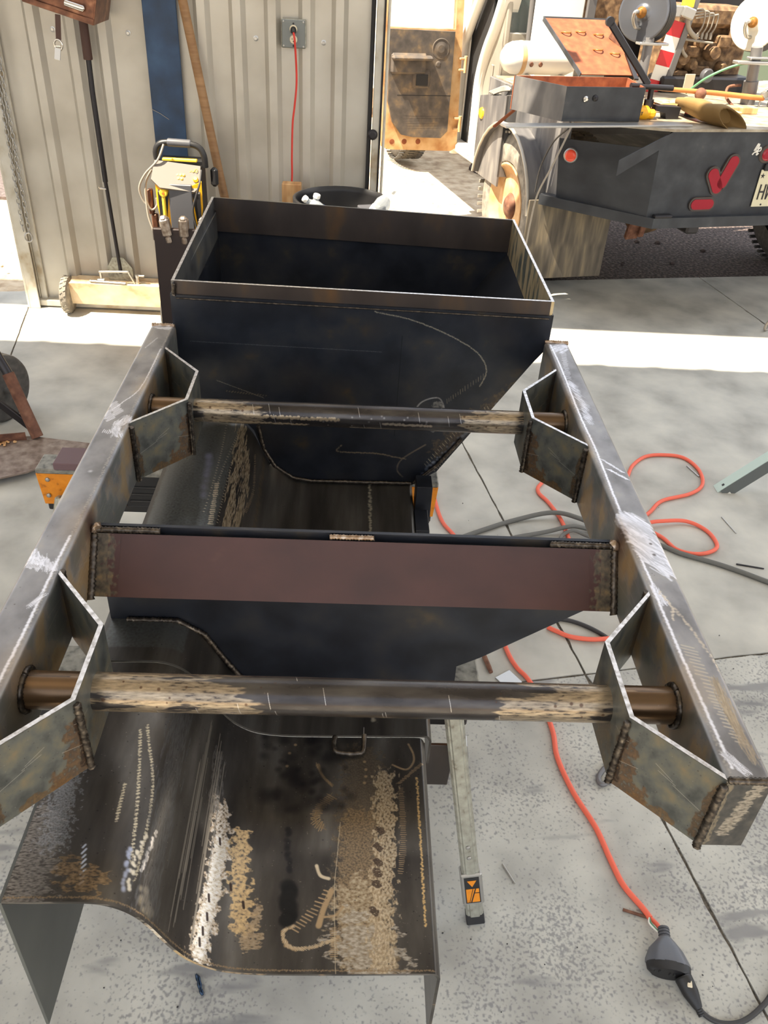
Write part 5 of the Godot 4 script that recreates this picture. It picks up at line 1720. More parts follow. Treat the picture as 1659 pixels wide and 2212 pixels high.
func oval(g: G, c: Vector2, half: float, r: float, ang: float, z0: float, z1: float) -> void:
	var poly := PackedVector2Array()
	var d := Vector2(cos(ang), sin(ang))
	for i in 24:
		var t := TAU * i / 24.0
		var e := Vector2(cos(t), sin(t)) * r
		poly.append(c + e + d * half * (1.0 if e.dot(d) > 0.0 else -1.0))
	g.prism(poly, Transform3D(Basis(), Vector3(0, 0, z0)), z1 - z0)


func build_truck() -> void:
	var t := thing("work_truck", "black flatbed work truck with white cab and open rear door, parked beyond the shop", "truck", Vector3(0.12, 0, -2.2), "", TR)
	var g := G.new()
	# tail: rear plate, bevelled chamfers
	g.plate([T3(-0.561, 0.56, 0), T3(0.801, 0.56, 0), T3(0.815, 0.85, 0), T3(0.767, 0.921, 0), T3(-0.527, 0.921, 0), T3(-0.575, 0.85, 0)], Vector3(0, 0, -0.012))
	var tail := part(g, "tail_panel", M.truck_black, t)
	for s in [-1.0, 1.0]:
		g = G.new()
		var f := func(a: float, h: float, c: float) -> Vector3: return T3(a if s < 0 else 0.24 - a, h, c)
		g.plate([f.call(-0.561, 0.56, 0), f.call(-0.575, 0.85, 0), f.call(-0.869, 0.819, 0.377), f.call(-0.845, 0.56, 0.362)], Vector3(0, 0, -0.012))
		part(g, "corner_panel", M.truck_black, t)
		g = G.new()
		g.plate([f.call(-0.575, 0.85, 0), f.call(-0.527, 0.921, 0), f.call(-0.93, 0.924, 0.2), f.call(-0.869, 0.819, 0.377)], Vector3(0, -0.01, -0.004))
		part(g, "bevel_panel", M.truck_black, t)
	g = G.new()
	g.prism(PackedVector2Array([Vector2(0.8, -0.04), Vector2(0.8, 0.03), Vector2(-0.54, 0.03), Vector2(-0.915, -0.4), Vector2(-0.875, -0.44), Vector2(-0.52, -0.04)]), Transform3D(Basis(Vector3.RIGHT, Vector3.BACK, Vector3.DOWN), Vector3(0, 0.561, 0)), 0.046)
	var bm := part(g, "bumper_ledge", M.truck_black, t)
	g = G.new()
	g.box(T3(-0.49, 0.568, -0.018), Vector3(0.09, 0.012, 0.03), 0.003)
	part(g, "ledge_tab", M.dark_steel, bm)
	# lamps
	for q in [[Vector2(-0.2, 0.753), 0.047, 0.026, 1.22], [Vector2(-0.254, 0.716), 0.034, 0.026, -1.0], [Vector2(-0.29, 0.6135), 0.036, 0.023, 0.0]]:
		g = G.new()
		oval(g, q[0], q[1], q[2] + 0.009, q[3], -0.001, 0.009)
		var bz := part(g, "lamp_bezel", M.lamp_bezel, tail)
		bz.set_meta("label", "grey bezel of an oval tail lamp")
		g = G.new()
		oval(g, q[0], q[1], q[2], q[3], 0.002, 0.012)
		part(g, "tail_lamp", M.lamp_red, tail, "oval red tail lamp")
	g = G.new()
	g.lathe(Vector3(-0.016, 0.829, 0), Vector3.BACK, [[0, 0.04], [0.008, 0.038], [0.01, 0.03]], 24)
	part(g, "lamp_bezel", M.lamp_bezel, tail)
	g = G.new()
	g.lathe(Vector3(-0.016, 0.829, 0.008), Vector3.BACK, [[0, 0.029], [0.005, 0.028], [0.008, 0.02]], 24)
	part(g, "round_lamp", M.lamp_red, tail, "round red tail lamp")
	var mk := T3(-0.83, 0.757, 0.24)
	var mn := Vector3(-0.62, 0.0, 0.78)
	mk = T3(-0.823, 0.757, 0.322)
	g = G.new()
	g.lathe(mk, mn, [[0, 0.034], [0.012, 0.034], [0.016, 0.03]], 24)
	part(g, "lamp_bezel", M.zinc, tail)
	g = G.new()
	g.lathe(mk + mn * 0.014, mn, [[0, 0.027], [0.008, 0.025], [0.011, 0.015]], 24)
	part(g, "side_marker", M.side_red if M.has("side_red") else mat("side_red", rgb(224, 78, 52), 0.2), tail, "round red side marker lamp")
	# number plate
	g = G.new()
	g.box(Vector3(0.115, 0.679, 0.006), Vector3(0.27, 0.165, 0.003), 0.001)
	var np := part(g, "number_plate", mat("plate_paint", rgb(206, 198, 168), 0.5), tail, "cream licence plate with dark letters and a star")
	g = G.new()
	g.box(Vector3(0.115, 0.772, 0.008), Vector3(0.25, 0.03, 0.012), 0.003)
	part(g, "plate_lamp", M.black_plastic, tail)
	var tm := TextMesh.new()
	var sf := SystemFont.new()
	sf.font_names = PackedStringArray(["Droid Sans Mono"])
	tm.font = sf
	tm.text = "HW"
	tm.font_size = 64
	tm.pixel_size = 0.00118
	tm.depth = 0.002
	var tn := MeshInstance3D.new()
	tn.name = "plate_lettering"
	tn.mesh = tm
	tn.material_override = M.dark_steel
	np.add_child(tn)
	tn.position = Vector3(0.035, 0.662, 0.009) - org[t]
	tn.scale = Vector3(0.92, 1.25, 1)
	g = G.new()
	var star := PackedVector2Array()
	for i in 10:
		var rr := 0.014 if i % 2 == 0 else 0.005
		star.append(Vector2(-0.005 + sin(TAU * i / 10.0) * rr, 0.735 + cos(TAU * i / 10.0) * rr))
	g.prism(star, Transform3D(Basis(), Vector3(0, 0, 0.007)), 0.001)
	part(g, "plate_star", M.dark_steel, np)
	for q in [[0.03, 0.742], [0.03, 0.606], [0.2, 0.742]]:
		g = G.new()
		g.lathe(Vector3(q[0], q[1], 0.007), Vector3.BACK, [[0, 0.005], [0.002, 0.004]], 10)
		part(g, "bolt", M.dark_steel, np)
	# white marker scrawl beside the round lamp
	for q in [[[-0.088, 0.842], [-0.078, 0.868], [-0.074, 0.872], [-0.074, 0.858], [-0.08, 0.846], [-0.07, 0.84], [-0.067, 0.872]], [[-0.092, 0.826], [-0.084, 0.836], [-0.076, 0.838], [-0.06, 0.856], [-0.053, 0.852], [-0.055, 0.842], [-0.066, 0.84], [-0.07, 0.825], [-0.06, 0.832]]]:
		g = G.new()
		g.tube(smooth(q.map(func(p): return Vector3(p[0], p[1], 0.001)), 4), 0.0032, 5)
		part(g, "paint_scrawl", M.white_paint, tail)
	# deck
	g = G.new()
	g.prism(PackedVector2Array([Vector2(-0.53, 0.012), Vector2(0.77, 0.012), Vector2(1.19, -0.17), Vector2(1.1, -0.4), Vector2(1.1, -1.38), Vector2(-0.81, -1.38), Vector2(-0.82, -0.4), Vector2(-0.93, -0.17)]), Transform3D(Basis(Vector3.RIGHT, Vector3.BACK, Vector3.DOWN), Vector3(0, 0.934, 0)), 0.011)
	part(g, "deck_plate", M.deck, t)
	# chassis side, fender, wheels, flap
	g = G.new()
	g.box(T3(-0.825, 0.73, 0.88), Vector3(0.02, 0.4, 1.02), 0.003)
	g.box(T3(0.12, 0.62, 0.9), Vector3(1.1, 0.04, 0.9), 0.0)
	part(g, "bed_side", M.bed_side, t)
	for s in [-1.0, 1.0]:
		g = G.new()
		var pr := []
		for i in 15:
			var an := deg_to_rad(lerpf(8, 168, i / 14.0))
			pr.append(T3(-0.93 if s < 0 else 1.06, 0.38 + sin(an) * 0.405, 0.87 - cos(an) * 0.4))
		g.sheet(pr, Vector3(0.11, 0, 0), 0.008)
		var fd := part(g, "fender", M.truck_black if s > 0 else M.bed_side, t)
		g = G.new()
		g.tube(pr.map(func(p): return p + Vector3(0.11 if s > 0 else 0.0, 0, 0)), 0.009, 8)
		part(g, "fender_lip", M.silver_paint, fd)
		for k in 2:
			var a := (-0.8 + k * 0.26) if s < 0 else (1.04 - k * 0.26)
			if s > 0 and k == 1:
				continue
			wheel(t, T3(a, 0.372, 0.87), s, 0.372, 0.19, M.tyre_dusty if s < 0 else M.tyre)
		g = G.new()
		g.box(T3(-0.71 if s < 0 else 0.95, 0.325, 0.44), Vector3(0.47, 0.4, 0.009), 0.003)
		part(g, "mud_flap", M.flap_rubber, t, "dusty black rubber mud flap")
	g = G.new()
	g.lathe(T3(-0.02, 0.36, 0.85), Vector3.BACK, [[-0.13, 0.06], [-0.08, 0.12], [0.02, 0.15], [0.08, 0.12], [0.12, 0.05]], 18)
	g.tube([T3(-0.7, 0.37, 0.85), T3(0.8, 0.37, 0.85)], 0.045, 12)
	part(g, "rear_axle", M.engine_grime, t)
	g = G.new()
	g.bar(T3(-0.33, 0.56, 0.4), T3(-0.3, 0.3, 0.5), 0.07, 0.03, Vector3.RIGHT, 0.006)
	g.bar(T3(-0.29, 0.5, 0.4), T3(-0.27, 0.32, 0.46), 0.03, 0.02, Vector3.RIGHT, 0.004)
	part(g, "hanger_bracket", M.rust, t)
	g = G.new()
	g.box(T3(-0.22, 0.5, 0.9), Vector3(0.07, 0.12, 1.6), 0.01)
	g.box(T3(0.46, 0.5, 0.9), Vector3(0.07, 0.12, 1.6), 0.01)
	part(g, "chassis_rail", M.dark_steel, t)
	# open topped tool box at the bed corner, lid leaned back
	var bx := [[-0.996, 0.138], [-0.62, 0.138], [-0.555, 0.41], [-1.122, 0.412]]
	for i in 4:
		if i == 2:
			pass
		var p: Array = bx[i]
		var q: Array = bx[(i + 1) % 4]
		g = G.new()
		var inw := Vector3(-0.85 - (p[0] + q[0]) / 2, 0, -(0.28 - (p[1] + q[1]) / 2)).normalized()
		g.plate([T3(p[0], 0.935, p[1]), T3(q[0], 0.935, q[1]), T3(q[0], 1.071, q[1]), T3(p[0], 1.071, p[1])], inw * 0.006)
		var bp := part(g, "tool_box_wall", [M.truck_black, M.oxide, M.oxide, M.bed_side][i], t)
		if i == 0:
			for k in [[-0.9, 1.024, M.chrome], [-0.855, 1.028, M.dark_steel]]:
				g = G.new()
				g.lathe(T3(k[0], k[1], 0.137), Vector3.BACK, [[0, 0.013], [0.006, 0.012], [0.007, 0.006], [0.012, 0.006]], 16)
				part(g, "lock", k[2], bp)
	g = G.new()
	g.plate([T3(-0.99, 0.95, 0.15), T3(-0.62, 0.95, 0.15), T3(-0.56, 0.95, 0.4), T3(-1.1, 0.95, 0.4)], Vector3(0, 0.006, 0))
	part(g, "tool_box_floor", M.oxide, t)
	var la := [T3(-0.79, 1.075, 0.43), T3(-0.49, 1.075, 0.43), T3(-0.49, 1.257, 0.84), T3(-0.82, 1.257, 0.84)]
	g = G.new()
	g.plate(la, Vector3(0, 0.006, -0.004))
	var lid := part(g, "tool_box_lid", M.oxide, t, "open rusty orange lid with wire hooks")
	g = G.new()
	for i in [3, 2, 1]:
		var p: Vector3 = la[i]
		var q: Vector3 = la[(i + 1) % 4]
		g.bar(p, q, 0.02, 0.004, Vector3(0, -0.9, 0.4) if i != 2 else Vector3(0, -0.9, 0.4), 0.0)
	part(g, "lid_rim", M.truck_black, lid)
	for q in [[0.2, 0.72], [0.45, 0.74], [0.55, 0.42], [0.8, 0.36], [0.72, 0.7]]:
		var lo: Vector3 = la[0].lerp(la[1], q[0])
		var hi: Vector3 = la[3].lerp(la[2], q[0])
		var c := lo.lerp(hi, q[1])
		var up := (hi - lo).normalized()
		var n := Vector3(0, up.z, -up.y)
		if n.z < 0:
			n = -n
		g = G.new()
		g.tube(smooth([c - Vector3(0.022, 0, 0) + up * 0.012, c - Vector3(0.02, 0, 0) + n * 0.014 - up * 0.01, c + n * 0.018 - up * 0.02, c + Vector3(0.02, 0, 0) + n * 0.012 - up * 0.004, c + Vector3(0.022, 0, 0) + up * 0.016], 4), 0.0035, 7)
		part(g, "wire_hook", M.brass if M.has("brass") else mat("brass", rgb(170, 120, 62), 0.4, 0.7), lid)
	g = G.new()
	g.bar(la[0].lerp(la[1], 0.86) + Vector3(0, 0.14, -0.26), la[0].lerp(la[1], 0.98) + Vector3(0, 0.1, -0.2), 0.03, 0.006, Vector3.UP, 0.002)
	part(g, "hasp", M.rust, lid)
	g = G.new()
	g.bar(T3(-0.54, 1.07, 0.36), T3(-0.5, 1.17, 0.58), 0.022, 0.008, Vector3.RIGHT, 0.002)
	part(g, "lid_stay", M.dark_steel, t)
	# box ahead of the wheel with a cut out
	g = G.new()
	g.plate([T3(-0.9, 0.45, 0.97), T3(-0.9, 0.45, 1.34), T3(-0.9, 0.84, 1.34), T3(-0.9, 0.9, 0.97)], Vector3(0.01, 0, 0))
	g.plate([T3(-0.9, 0.9, 0.97), T3(-0.77, 0.9, 0.97), T3(-0.77, 0.5, 0.97), T3(-0.9, 0.5, 0.97)], Vector3(0, 0, -0.01))
	g.plate([T3(-0.9, 0.84, 1.34), T3(-0.77, 0.84, 1.34), T3(-0.77, 0.5, 1.34), T3(-0.9, 0.5, 1.34)], Vector3(0, 0, 0.01))
	g.plate([T3(-0.9, 0.842, 1.34), T3(-0.9, 0.868, 1.2), T3(-0.78, 0.87, 1.2), T3(-0.78, 0.842, 1.34)], Vector3(0, -0.008, 0))
	part(g, "front_box", M.bed_side, t)
	g = G.new()
	g.lathe(T3(-0.9, 0.76, 1.29), Vector3.LEFT, [[0, 0.03], [0.008, 0.027], [0.012, 0.012]], 20)
	part(g, "amber_marker", M.amber, t)
	# cab
	g = G.new()
	g.box(T3(-0.03, 0.83, 1.42), Vector3(1.48, 0.62, 0.02), 0.006)
	g.box(T3(-0.755, 1.32, 1.42), Vector3(0.03, 0.5, 0.03), 0.006)
	g.box(T3(-0.56, 1.32, 1.42), Vector3(0.03, 0.5, 0.03), 0.006)
	g.box(T3(-0.1, 1.56, 1.42), Vector3(1.3, 0.06, 0.03), 0.006)
	part(g, "cab_rear_panel", M.silver_paint, t)
	g = G.new()
	g.box(T3(-0.66, 1.34, 1.425), Vector3(0.17, 0.4, 0.006), 0.0)
	part(g, "rear_pane", M.glass, t)
	g = G.new()
	g.box(T3(-0.66, 1.345, 1.435), Vector3(0.2, 0.43, 0.012), 0.0)
	part(g, "window_seal", M.rubber, t)
	var c1 := [[1.6, 1.2], [1.45, 1.32], [1.291, 1.386], [1.153, 1.487], [1.031, 1.57], [0.881, 1.634], [0.708, 1.636], [0.479, 1.632]]
	var qs := [T3(-0.77, 0.45, 1.41), T3(-0.77, 1.62, 1.1)]
	qs = [T3(-0.77, 0.45, 1.41), T3(-0.77, 1.3, 1.41)]
	for q in c1.slice(3):
		qs.append(T3(-0.77, q[0], q[1]))
	g = G.new()
	g.plate(qs, Vector3(0.012, 0, 0))
	var qp := part(g, "quarter_panel", M.silver_paint, t)
	for q in [[0.93, 1.52, 0.08, 0.03], [0.76, 1.55, 0.08, 0.05]]:
		g = G.new()
		g.box(T3(-0.774, q[0], q[1]), Vector3(0.008, q[2], q[3]), 0.003)
		part(g, "pressing", M.silver_paint, qp)
	var j1 := [[1.6, 1.3], [1.45, 1.38], [1.3, 1.43], [1.153, 1.51], [1.031, 1.6], [0.881, 1.665], [0.708, 1.67], [0.46, 1.665]].map(func(q): return T3(-0.79, q[0], q[1]))
	g = G.new()
	g.sheet(smooth(j1, 3), Vector3(0.09, 0, 0), 0.03)
	g.tube(smooth(j1, 3), 0.028, 8)
	part(g, "door_jamb", M.white_paint, t)
	g = G.new()
	g.plate([T3(-0.74, 0.46, 1.68), T3(-0.74, 1.6, 1.68), T3(-0.74, 1.6, 2.0), T3(-0.74, 0.46, 2.0)], Vector3(0.01, 0, 0))
	part(g, "rubber_pillar", M.rubber, t)
	g = G.new()
	g.box(T3(-0.1, 1.0, 1.75), Vector3(1.2, 0.9, 0.5), 0.05)
	part(g, "seat_bench", M.grey_plastic, t)
	var j2 := [[1.6, 1.55], [1.4, 1.68], [1.261, 1.79], [1.085, 1.93], [1.004, 1.98], [0.802, 1.99], [0.619, 1.985], [0.4, 1.98]].map(func(q): return T3(-0.785, q[0], q[1]))
	g = G.new()
	g.tube(smooth(j2, 3), 0.03, 8)
	g.plate([T3(-0.76, 0.44, 1.97), T3(-0.76, 1.1, 1.95), T3(-0.76, 1.5, 1.7), T3(-0.76, 1.6, 4.2), T3(-0.76, 0.44, 4.2)], Vector3(0.01, 0, 0))
	part(g, "front_pillar", M.white_paint, t)
	g = G.new()
	g.box(T3(-0.76, 0.45, 1.8), Vector3(0.1, 0.06, 0.7), 0.015)
	part(g, "sill", M.white_paint, t)
	g = G.new()
	g.box(T3(0.0, 0.9, 4.2), Vector3(1.5, 0.7, 0.3), 0.08)
	part(g, "nose", M.white_paint, t)
	for s in [-1.0, 1.0]:
		wheel(t, T3(-0.62 if s < 0 else 0.66, 0.372, 3.62), s, 0.372, 0.22, M.tyre)
	g = G.new()
	g.tube([T3(-0.655, 0.95, 1.33), T3(-0.665, 1.3, 1.33), T3(-0.67, 1.6, 1.33)], 0.017, 12)
	part(g, "exhaust_stack", M.pole_grey, t)
	# the open rear door, seen from inside
	g = G.new()
	var dz := 1.9
	g.plate([T3(-1.3, 0.46, dz), T3(-1.25, 0.44, dz), T3(-0.84, 0.428, dz), T3(-0.8, 0.45, dz), T3(-0.83, 1.09, dz), T3(-0.855, 1.6, dz), T3(-0.9, 1.6, dz), T3(-0.875, 1.1, dz), T3(-1.29, 1.1, dz), T3(-1.3, 1.6, dz), T3(-1.34, 1.6, dz), T3(-1.34, 0.8, dz)], Vector3(0, 0, -0.05))
	var door := part(g, "rear_door", M.dusty_tan, t, "open rear cab door with dusty trim")
	g = G.new()
	g.plate([T3(-1.285, 1.095, dz - 0.004), T3(-1.275, 0.72, dz - 0.004), T3(-1.24, 0.6, dz - 0.004), T3(-1.18, 0.53, dz - 0.004), T3(-1.1, 0.515, dz - 0.004), T3(-0.92, 0.51, dz - 0.004), T3(-0.88, 0.55, dz - 0.004), T3(-0.885, 1.09, dz - 0.004)], Vector3(0, 0, 0.02))
	part(g, "trim_panel", M.door_trim, door)
	g = G.new()
	g.box(T3(-1.16, 0.92, dz - 0.03), Vector3(0.22, 0.11, 0.03), 0.012)
	g.box(T3(-1.145, 0.952, dz - 0.045), Vector3(0.25, 0.024, 0.06), 0.01)
	g.box(T3(-1.075, 0.84, dz - 0.025), Vector3(0.11, 0.1, 0.025), 0.01)
	part(g, "armrest", M.door_trim, door)
	g = G.new()
	g.box(T3(-1.165, 1.005, dz - 0.019), Vector3(0.2, 0.07, 0.008), 0.004)
	part(g, "grab_recess", M.rubber, door)
	g = G.new()
	g.box(T3(-1.075, 0.835, dz - 0.04), Vector3(0.075, 0.06, 0.006), 0.003)
	part(g, "handle_cup", M.rubber, door)
	g = G.new()
	g.lathe(T3(-0.965, 1.0, dz - 0.018), Vector3.BACK, [[0, 0.056], [0.006, 0.056], [0.008, 0.05], [0.004, 0.046], [0.012, 0.02]], 26)
	g.lathe(T3(-0.975, 0.918, dz - 0.018), Vector3.BACK, [[0, 0.02], [0.006, 0.018], [0.008, 0.01]], 18)
	part(g, "speaker", M.door_trim, door)
	g = G.new()
	for k in 6:
		g.box(T3(-1.04, 0.565 + k * 0.014, dz - 0.021), Vector3(0.26 - (5 - k) * 0.008, 0.006, 0.006), 0.002)
	part(g, "pocket_grille", M.door_trim, door)
	g = G.new()
	g.box(T3(-1.05, 0.75, dz - 0.0225), Vector3(0.34, 0.004, 0.004))
	part(g, "trim_seam", M.rubber, door)
	for x in [-1.23, -1.15, -1.06]:
		g = G.new()
		g.lathe(T3(x, 0.485, dz - 0.0005), Vector3.BACK, [[0, 0.016], [0.001, 0.015]], 16)
		part(g, "drain_hole", M.oxide, door)
	g = G.new()
	g.box(T3(-1.085, 1.35, dz + 0.02), Vector3(0.42, 0.5, 0.005))
	part(g, "door_pane", M.glass, door)
	for h in [0.95, 0.62]:
		g = G.new()
		g.box(T3(-0.815, h, dz - 0.01), Vector3(0.05, 0.012, 0.02), 0.003)
		g.box(T3(-0.815, h - 0.06, dz - 0.01), Vector3(0.05, 0.012, 0.02), 0.003)
		g.lathe(T3(-0.8, h - 0.075, dz - 0.015), Vector3.UP, [[0, 0.01], [0.09, 0.01]], 10)
		part(g, "hinge", M.dusty_tan, door)
	# tank, engine welder, posts and reels on the deck
	g = G.new()
	g.lathe(T3(-0.95, 1.07, 1.0), Vector3.RIGHT, [[0, 0.005], [0.01, 0.035], [0.03, 0.06], [0.06, 0.073], [0.09, 0.076], [0.36, 0.076], [0.4, 0.06], [0.42, 0.02]], 24)
	var tk := part(g, "white_tank", M.white_paint, t)
	g = G.new()
	g.lathe(T3(-0.86, 1.07, 1.0), Vector3.RIGHT, [[0, 0.077], [0.012, 0.0785], [0.024, 0.077]], 24, false)
	part(g, "tank_band", M.dusty_tan, tk)
	for x in [-0.81, -0.76]:
		g = G.new()
		g.lathe(T3(x, 1.05, 0.926), Vector3.BACK, [[0, 0.012], [0.005, 0.009]], 12)
		part(g, "tank_fitting", M.rust, tk)
	for x in [-0.81, -0.62]:
		g = G.new()
		g.box(T3(x, 0.965, 1.0), Vector3(0.03, 0.07, 0.12), 0.004)
		part(g, "tank_cradle", M.white_paint, tk)
	g = G.new()
	g.box(T3(-0.57, 1.26, 1.2), Vector3(0.24, 0.66, 0.1), 0.008)
	part(g, "white_cabinet", M.white_paint, t)
	g = G.new()
	g.box(T3(-0.42, 1.3, 1.14), Vector3(0.05, 0.6, 0.02), 0.004)
	g.lathe(T3(-0.42, 1.335, 1.13), Vector3.BACK, [[0, 0.008], [0.004, 0.007]], 10)
	part(g, "cabinet_post", M.pole_grey, t)
	g = G.new()
	g.box(T3(-0.3, 1.3, 1.25), Vector3(0.22, 0.3, 0.02), 0.004)
	part(g, "louvre_panel", M.engine_grime, t)
	engine(t)
	# red and white post beside the engine
	var pb := T3(-0.085, 0.92, 0.93)
	for k in 5:
		g = G.new()
		var p := pb + Vector3(0.012 * k, 0.068 * k, 0)
		g.bar(p, p + Vector3(0.012, 0.068, 0), 0.085, 0.006, Vector3.RIGHT, 0.0)
		part(g, "tape_band", M.red if k % 2 == 0 else M.white_paint, t)
	g = G.new()
	g.bar(pb + Vector3(0.058, 0, 0), pb + Vector3(0.058, 0, 0) + Vector3(0.085, 0.48, 0), 0.035, 0.02, Vector3.RIGHT, 0.002)
	part(g, "tape_post", M.pole_grey, t)
	reel(t, T3(-0.31, 1.3, 0.8), Vector3(-0.78, 0.08, 0.62), 0.127, M.reel_black, M.reel_face if M.has("reel_face") else mat("reel_face", rgb(96, 98, 104), 0.28, 0.6), M.black_plastic)
	reel(t, T3(0.3, 1.28, 0.75), Vector3(-0.86, 0.1, 0.5), 0.125, M.reel_white, M.reel_white, M.grey_plastic)
	g = G.new()
	g.tube([T3(0.27, 0.92, 0.6), T3(0.255, 1.04, 0.6)], 0.036, 16)
	g.tube([T3(0.257, 1.03, 0.6), T3(0.235, 1.19, 0.6)], 0.028, 16)
	part(g, "reel_post", M.pole_grey, t)
	g = G.new()
	g.tube([T3(-0.285, 0.92, 0.74), T3(-0.275, 1.2, 0.76)], 0.024, 14)
	part(g, "reel_post", M.pole_grey, t)
	g = G.new()
	g.box(T3(0.21, 1.125, 0.57), Vector3(0.2, 0.014, 0.05), 0.003)
	g.box(T3(0.25, 1.145, 0.57), Vector3(0.14, 0.01, 0.04), 0.003)
	g.box(T3(-0.26, 1.175, 0.75), Vector3(0.16, 0.012, 0.05), 0.003)
	part(g, "reel_shelf", M.zinc, t)
	g = G.new()
	g.bar(T3(0.3, 0.98, 0.55), T3(0.5, 1.1, 0.55), 0.03, 0.012, Vector3.UP, 0.003)
	g.lathe(T3(0.3, 0.99, 0.535), Vector3.BACK, [[0, 0.018], [0.02, 0.016]], 12)
	g.tube([T3(0.29, 0.98, 0.53), T3(0.285, 0.93, 0.53)], 0.005, 8)
	part(g, "clamp_arm", M.zinc, t)
	g = G.new()
	g.box(T3(0.37, 0.985, 0.5), Vector3(0.08, 0.1, 0.06), 0.004)
	g.box(T3(0.48, 1.02, 0.62), Vector3(0.1, 0.18, 0.04), 0.004)
	part(g, "steel_blocks", M.pole_grey, t)
	g = G.new()
	g.tube(smooth([T3(0.23, 1.12, 0.62), T3(0.15, 1.09, 0.66), T3(0.07, 1.03, 0.72), T3(0.03, 0.95, 0.8)], 6), 0.006, 8)
	part(g, "green_hose", mat("green_hose", rgb(88, 140, 104), 0.5), t)
	g = G.new()
	g.tube(smooth([T3(0.2, 1.02, 0.6), T3(0.13, 1.01, 0.6), T3(0.1, 0.97, 0.55), T3(0.12, 0.935, 0.5)], 6), 0.007, 8)
	part(g, "red_hose", M.rust, t)
	# what shows beyond the truck
	g = G.new()
	g.box(Vector3(1.5, 1.6, -13.0), Vector3(16, 3.4, 0.3), 0.02)
	single(g, "shed", mat("shed_paint", rgb(84, 98, 84), 0.8), "pale green shed wall far behind the truck, seen through its door window", "shed")
	g = G.new()
	g.prism(PackedVector2Array([Vector2(-2.2, 0), Vector2(1.4, 0), Vector2(0.9, 0.7), Vector2(0.0, 1.15), Vector2(-1.2, 0.9)]), Transform3D(Basis(), Vector3(2.2, -0.05, -10.6)), 1.4)
	single(g, "dirt_heap", M.engine_grime, "tan heap of dirt beyond the truck, seen through the open door's window", "heap")
	g = G.new()
	g.box(Vector3(-4.4, 0.3, -9.6), Vector3(5.0, 0.6, 0.3), 0.02)
	single(g, "low_wall", M.roof_sheet, "low grey wall across the yard, left of the door panel", "wall")


func wheel(t: Node3D, c: Vector3, s: float, r: float, w: float, m: Material) -> void:
	var g := G.new()
	var h := w / 2
	g.lathe(c + Vector3(s * -h, 0, 0), Vector3(s, 0, 0), [[0, r * 0.6], [0.01, r * 0.82], [0.03, r * 0.95], [0.05, r * 0.99], [w - 0.05, r * 0.99], [w - 0.03, r * 0.95], [w - 0.008, r * 0.82], [w - 0.012, r * 0.62], [w - 0.03, r * 0.58]], 48, false)
	var ty := part(g, "tyre", m, t)
	g = G.new()
	for k in 56:
		var a := TAU * k / 56.0
		for q in [[-h + 0.03, 0.05, 0.012], [h - 0.03, 0.05, 0.012], [0.0, 0.05, 0.016]]:
			var aa: float = a + (0.05 if q[0] == 0.0 else 0.0)
			g.box(c + Vector3(q[0] * s, cos(aa) * r * 0.992, sin(aa) * r * 0.992), Vector3(q[1], 0.012, q[2] * 1.6), 0.002, Basis(Vector3.RIGHT, aa))
	part(g, "tread", m, ty)
	g = G.new()
	g.lathe(c + Vector3(s * (h - 0.07), 0, 0), Vector3(s, 0, 0), [[-0.02, 0.02], [-0.02, r * 0.3], [0.0, r * 0.42], [0.03, r * 0.55], [0.055, r * 0.6], [0.06, r * 0.57], [0.04, r * 0.52], [0.02, r * 0.44]], 36)
	var rm := part(g, "rim", M.dusty_tan, ty)
	g = G.new()
	g.lathe(c + Vector3(s * (h - 0.1), 0, 0), Vector3(s, 0, 0), [[0, 0.075], [0.05, 0.07], [0.07, 0.05], [0.075, 0.01]], 20)
	part(g, "hub", M.rust, rm)


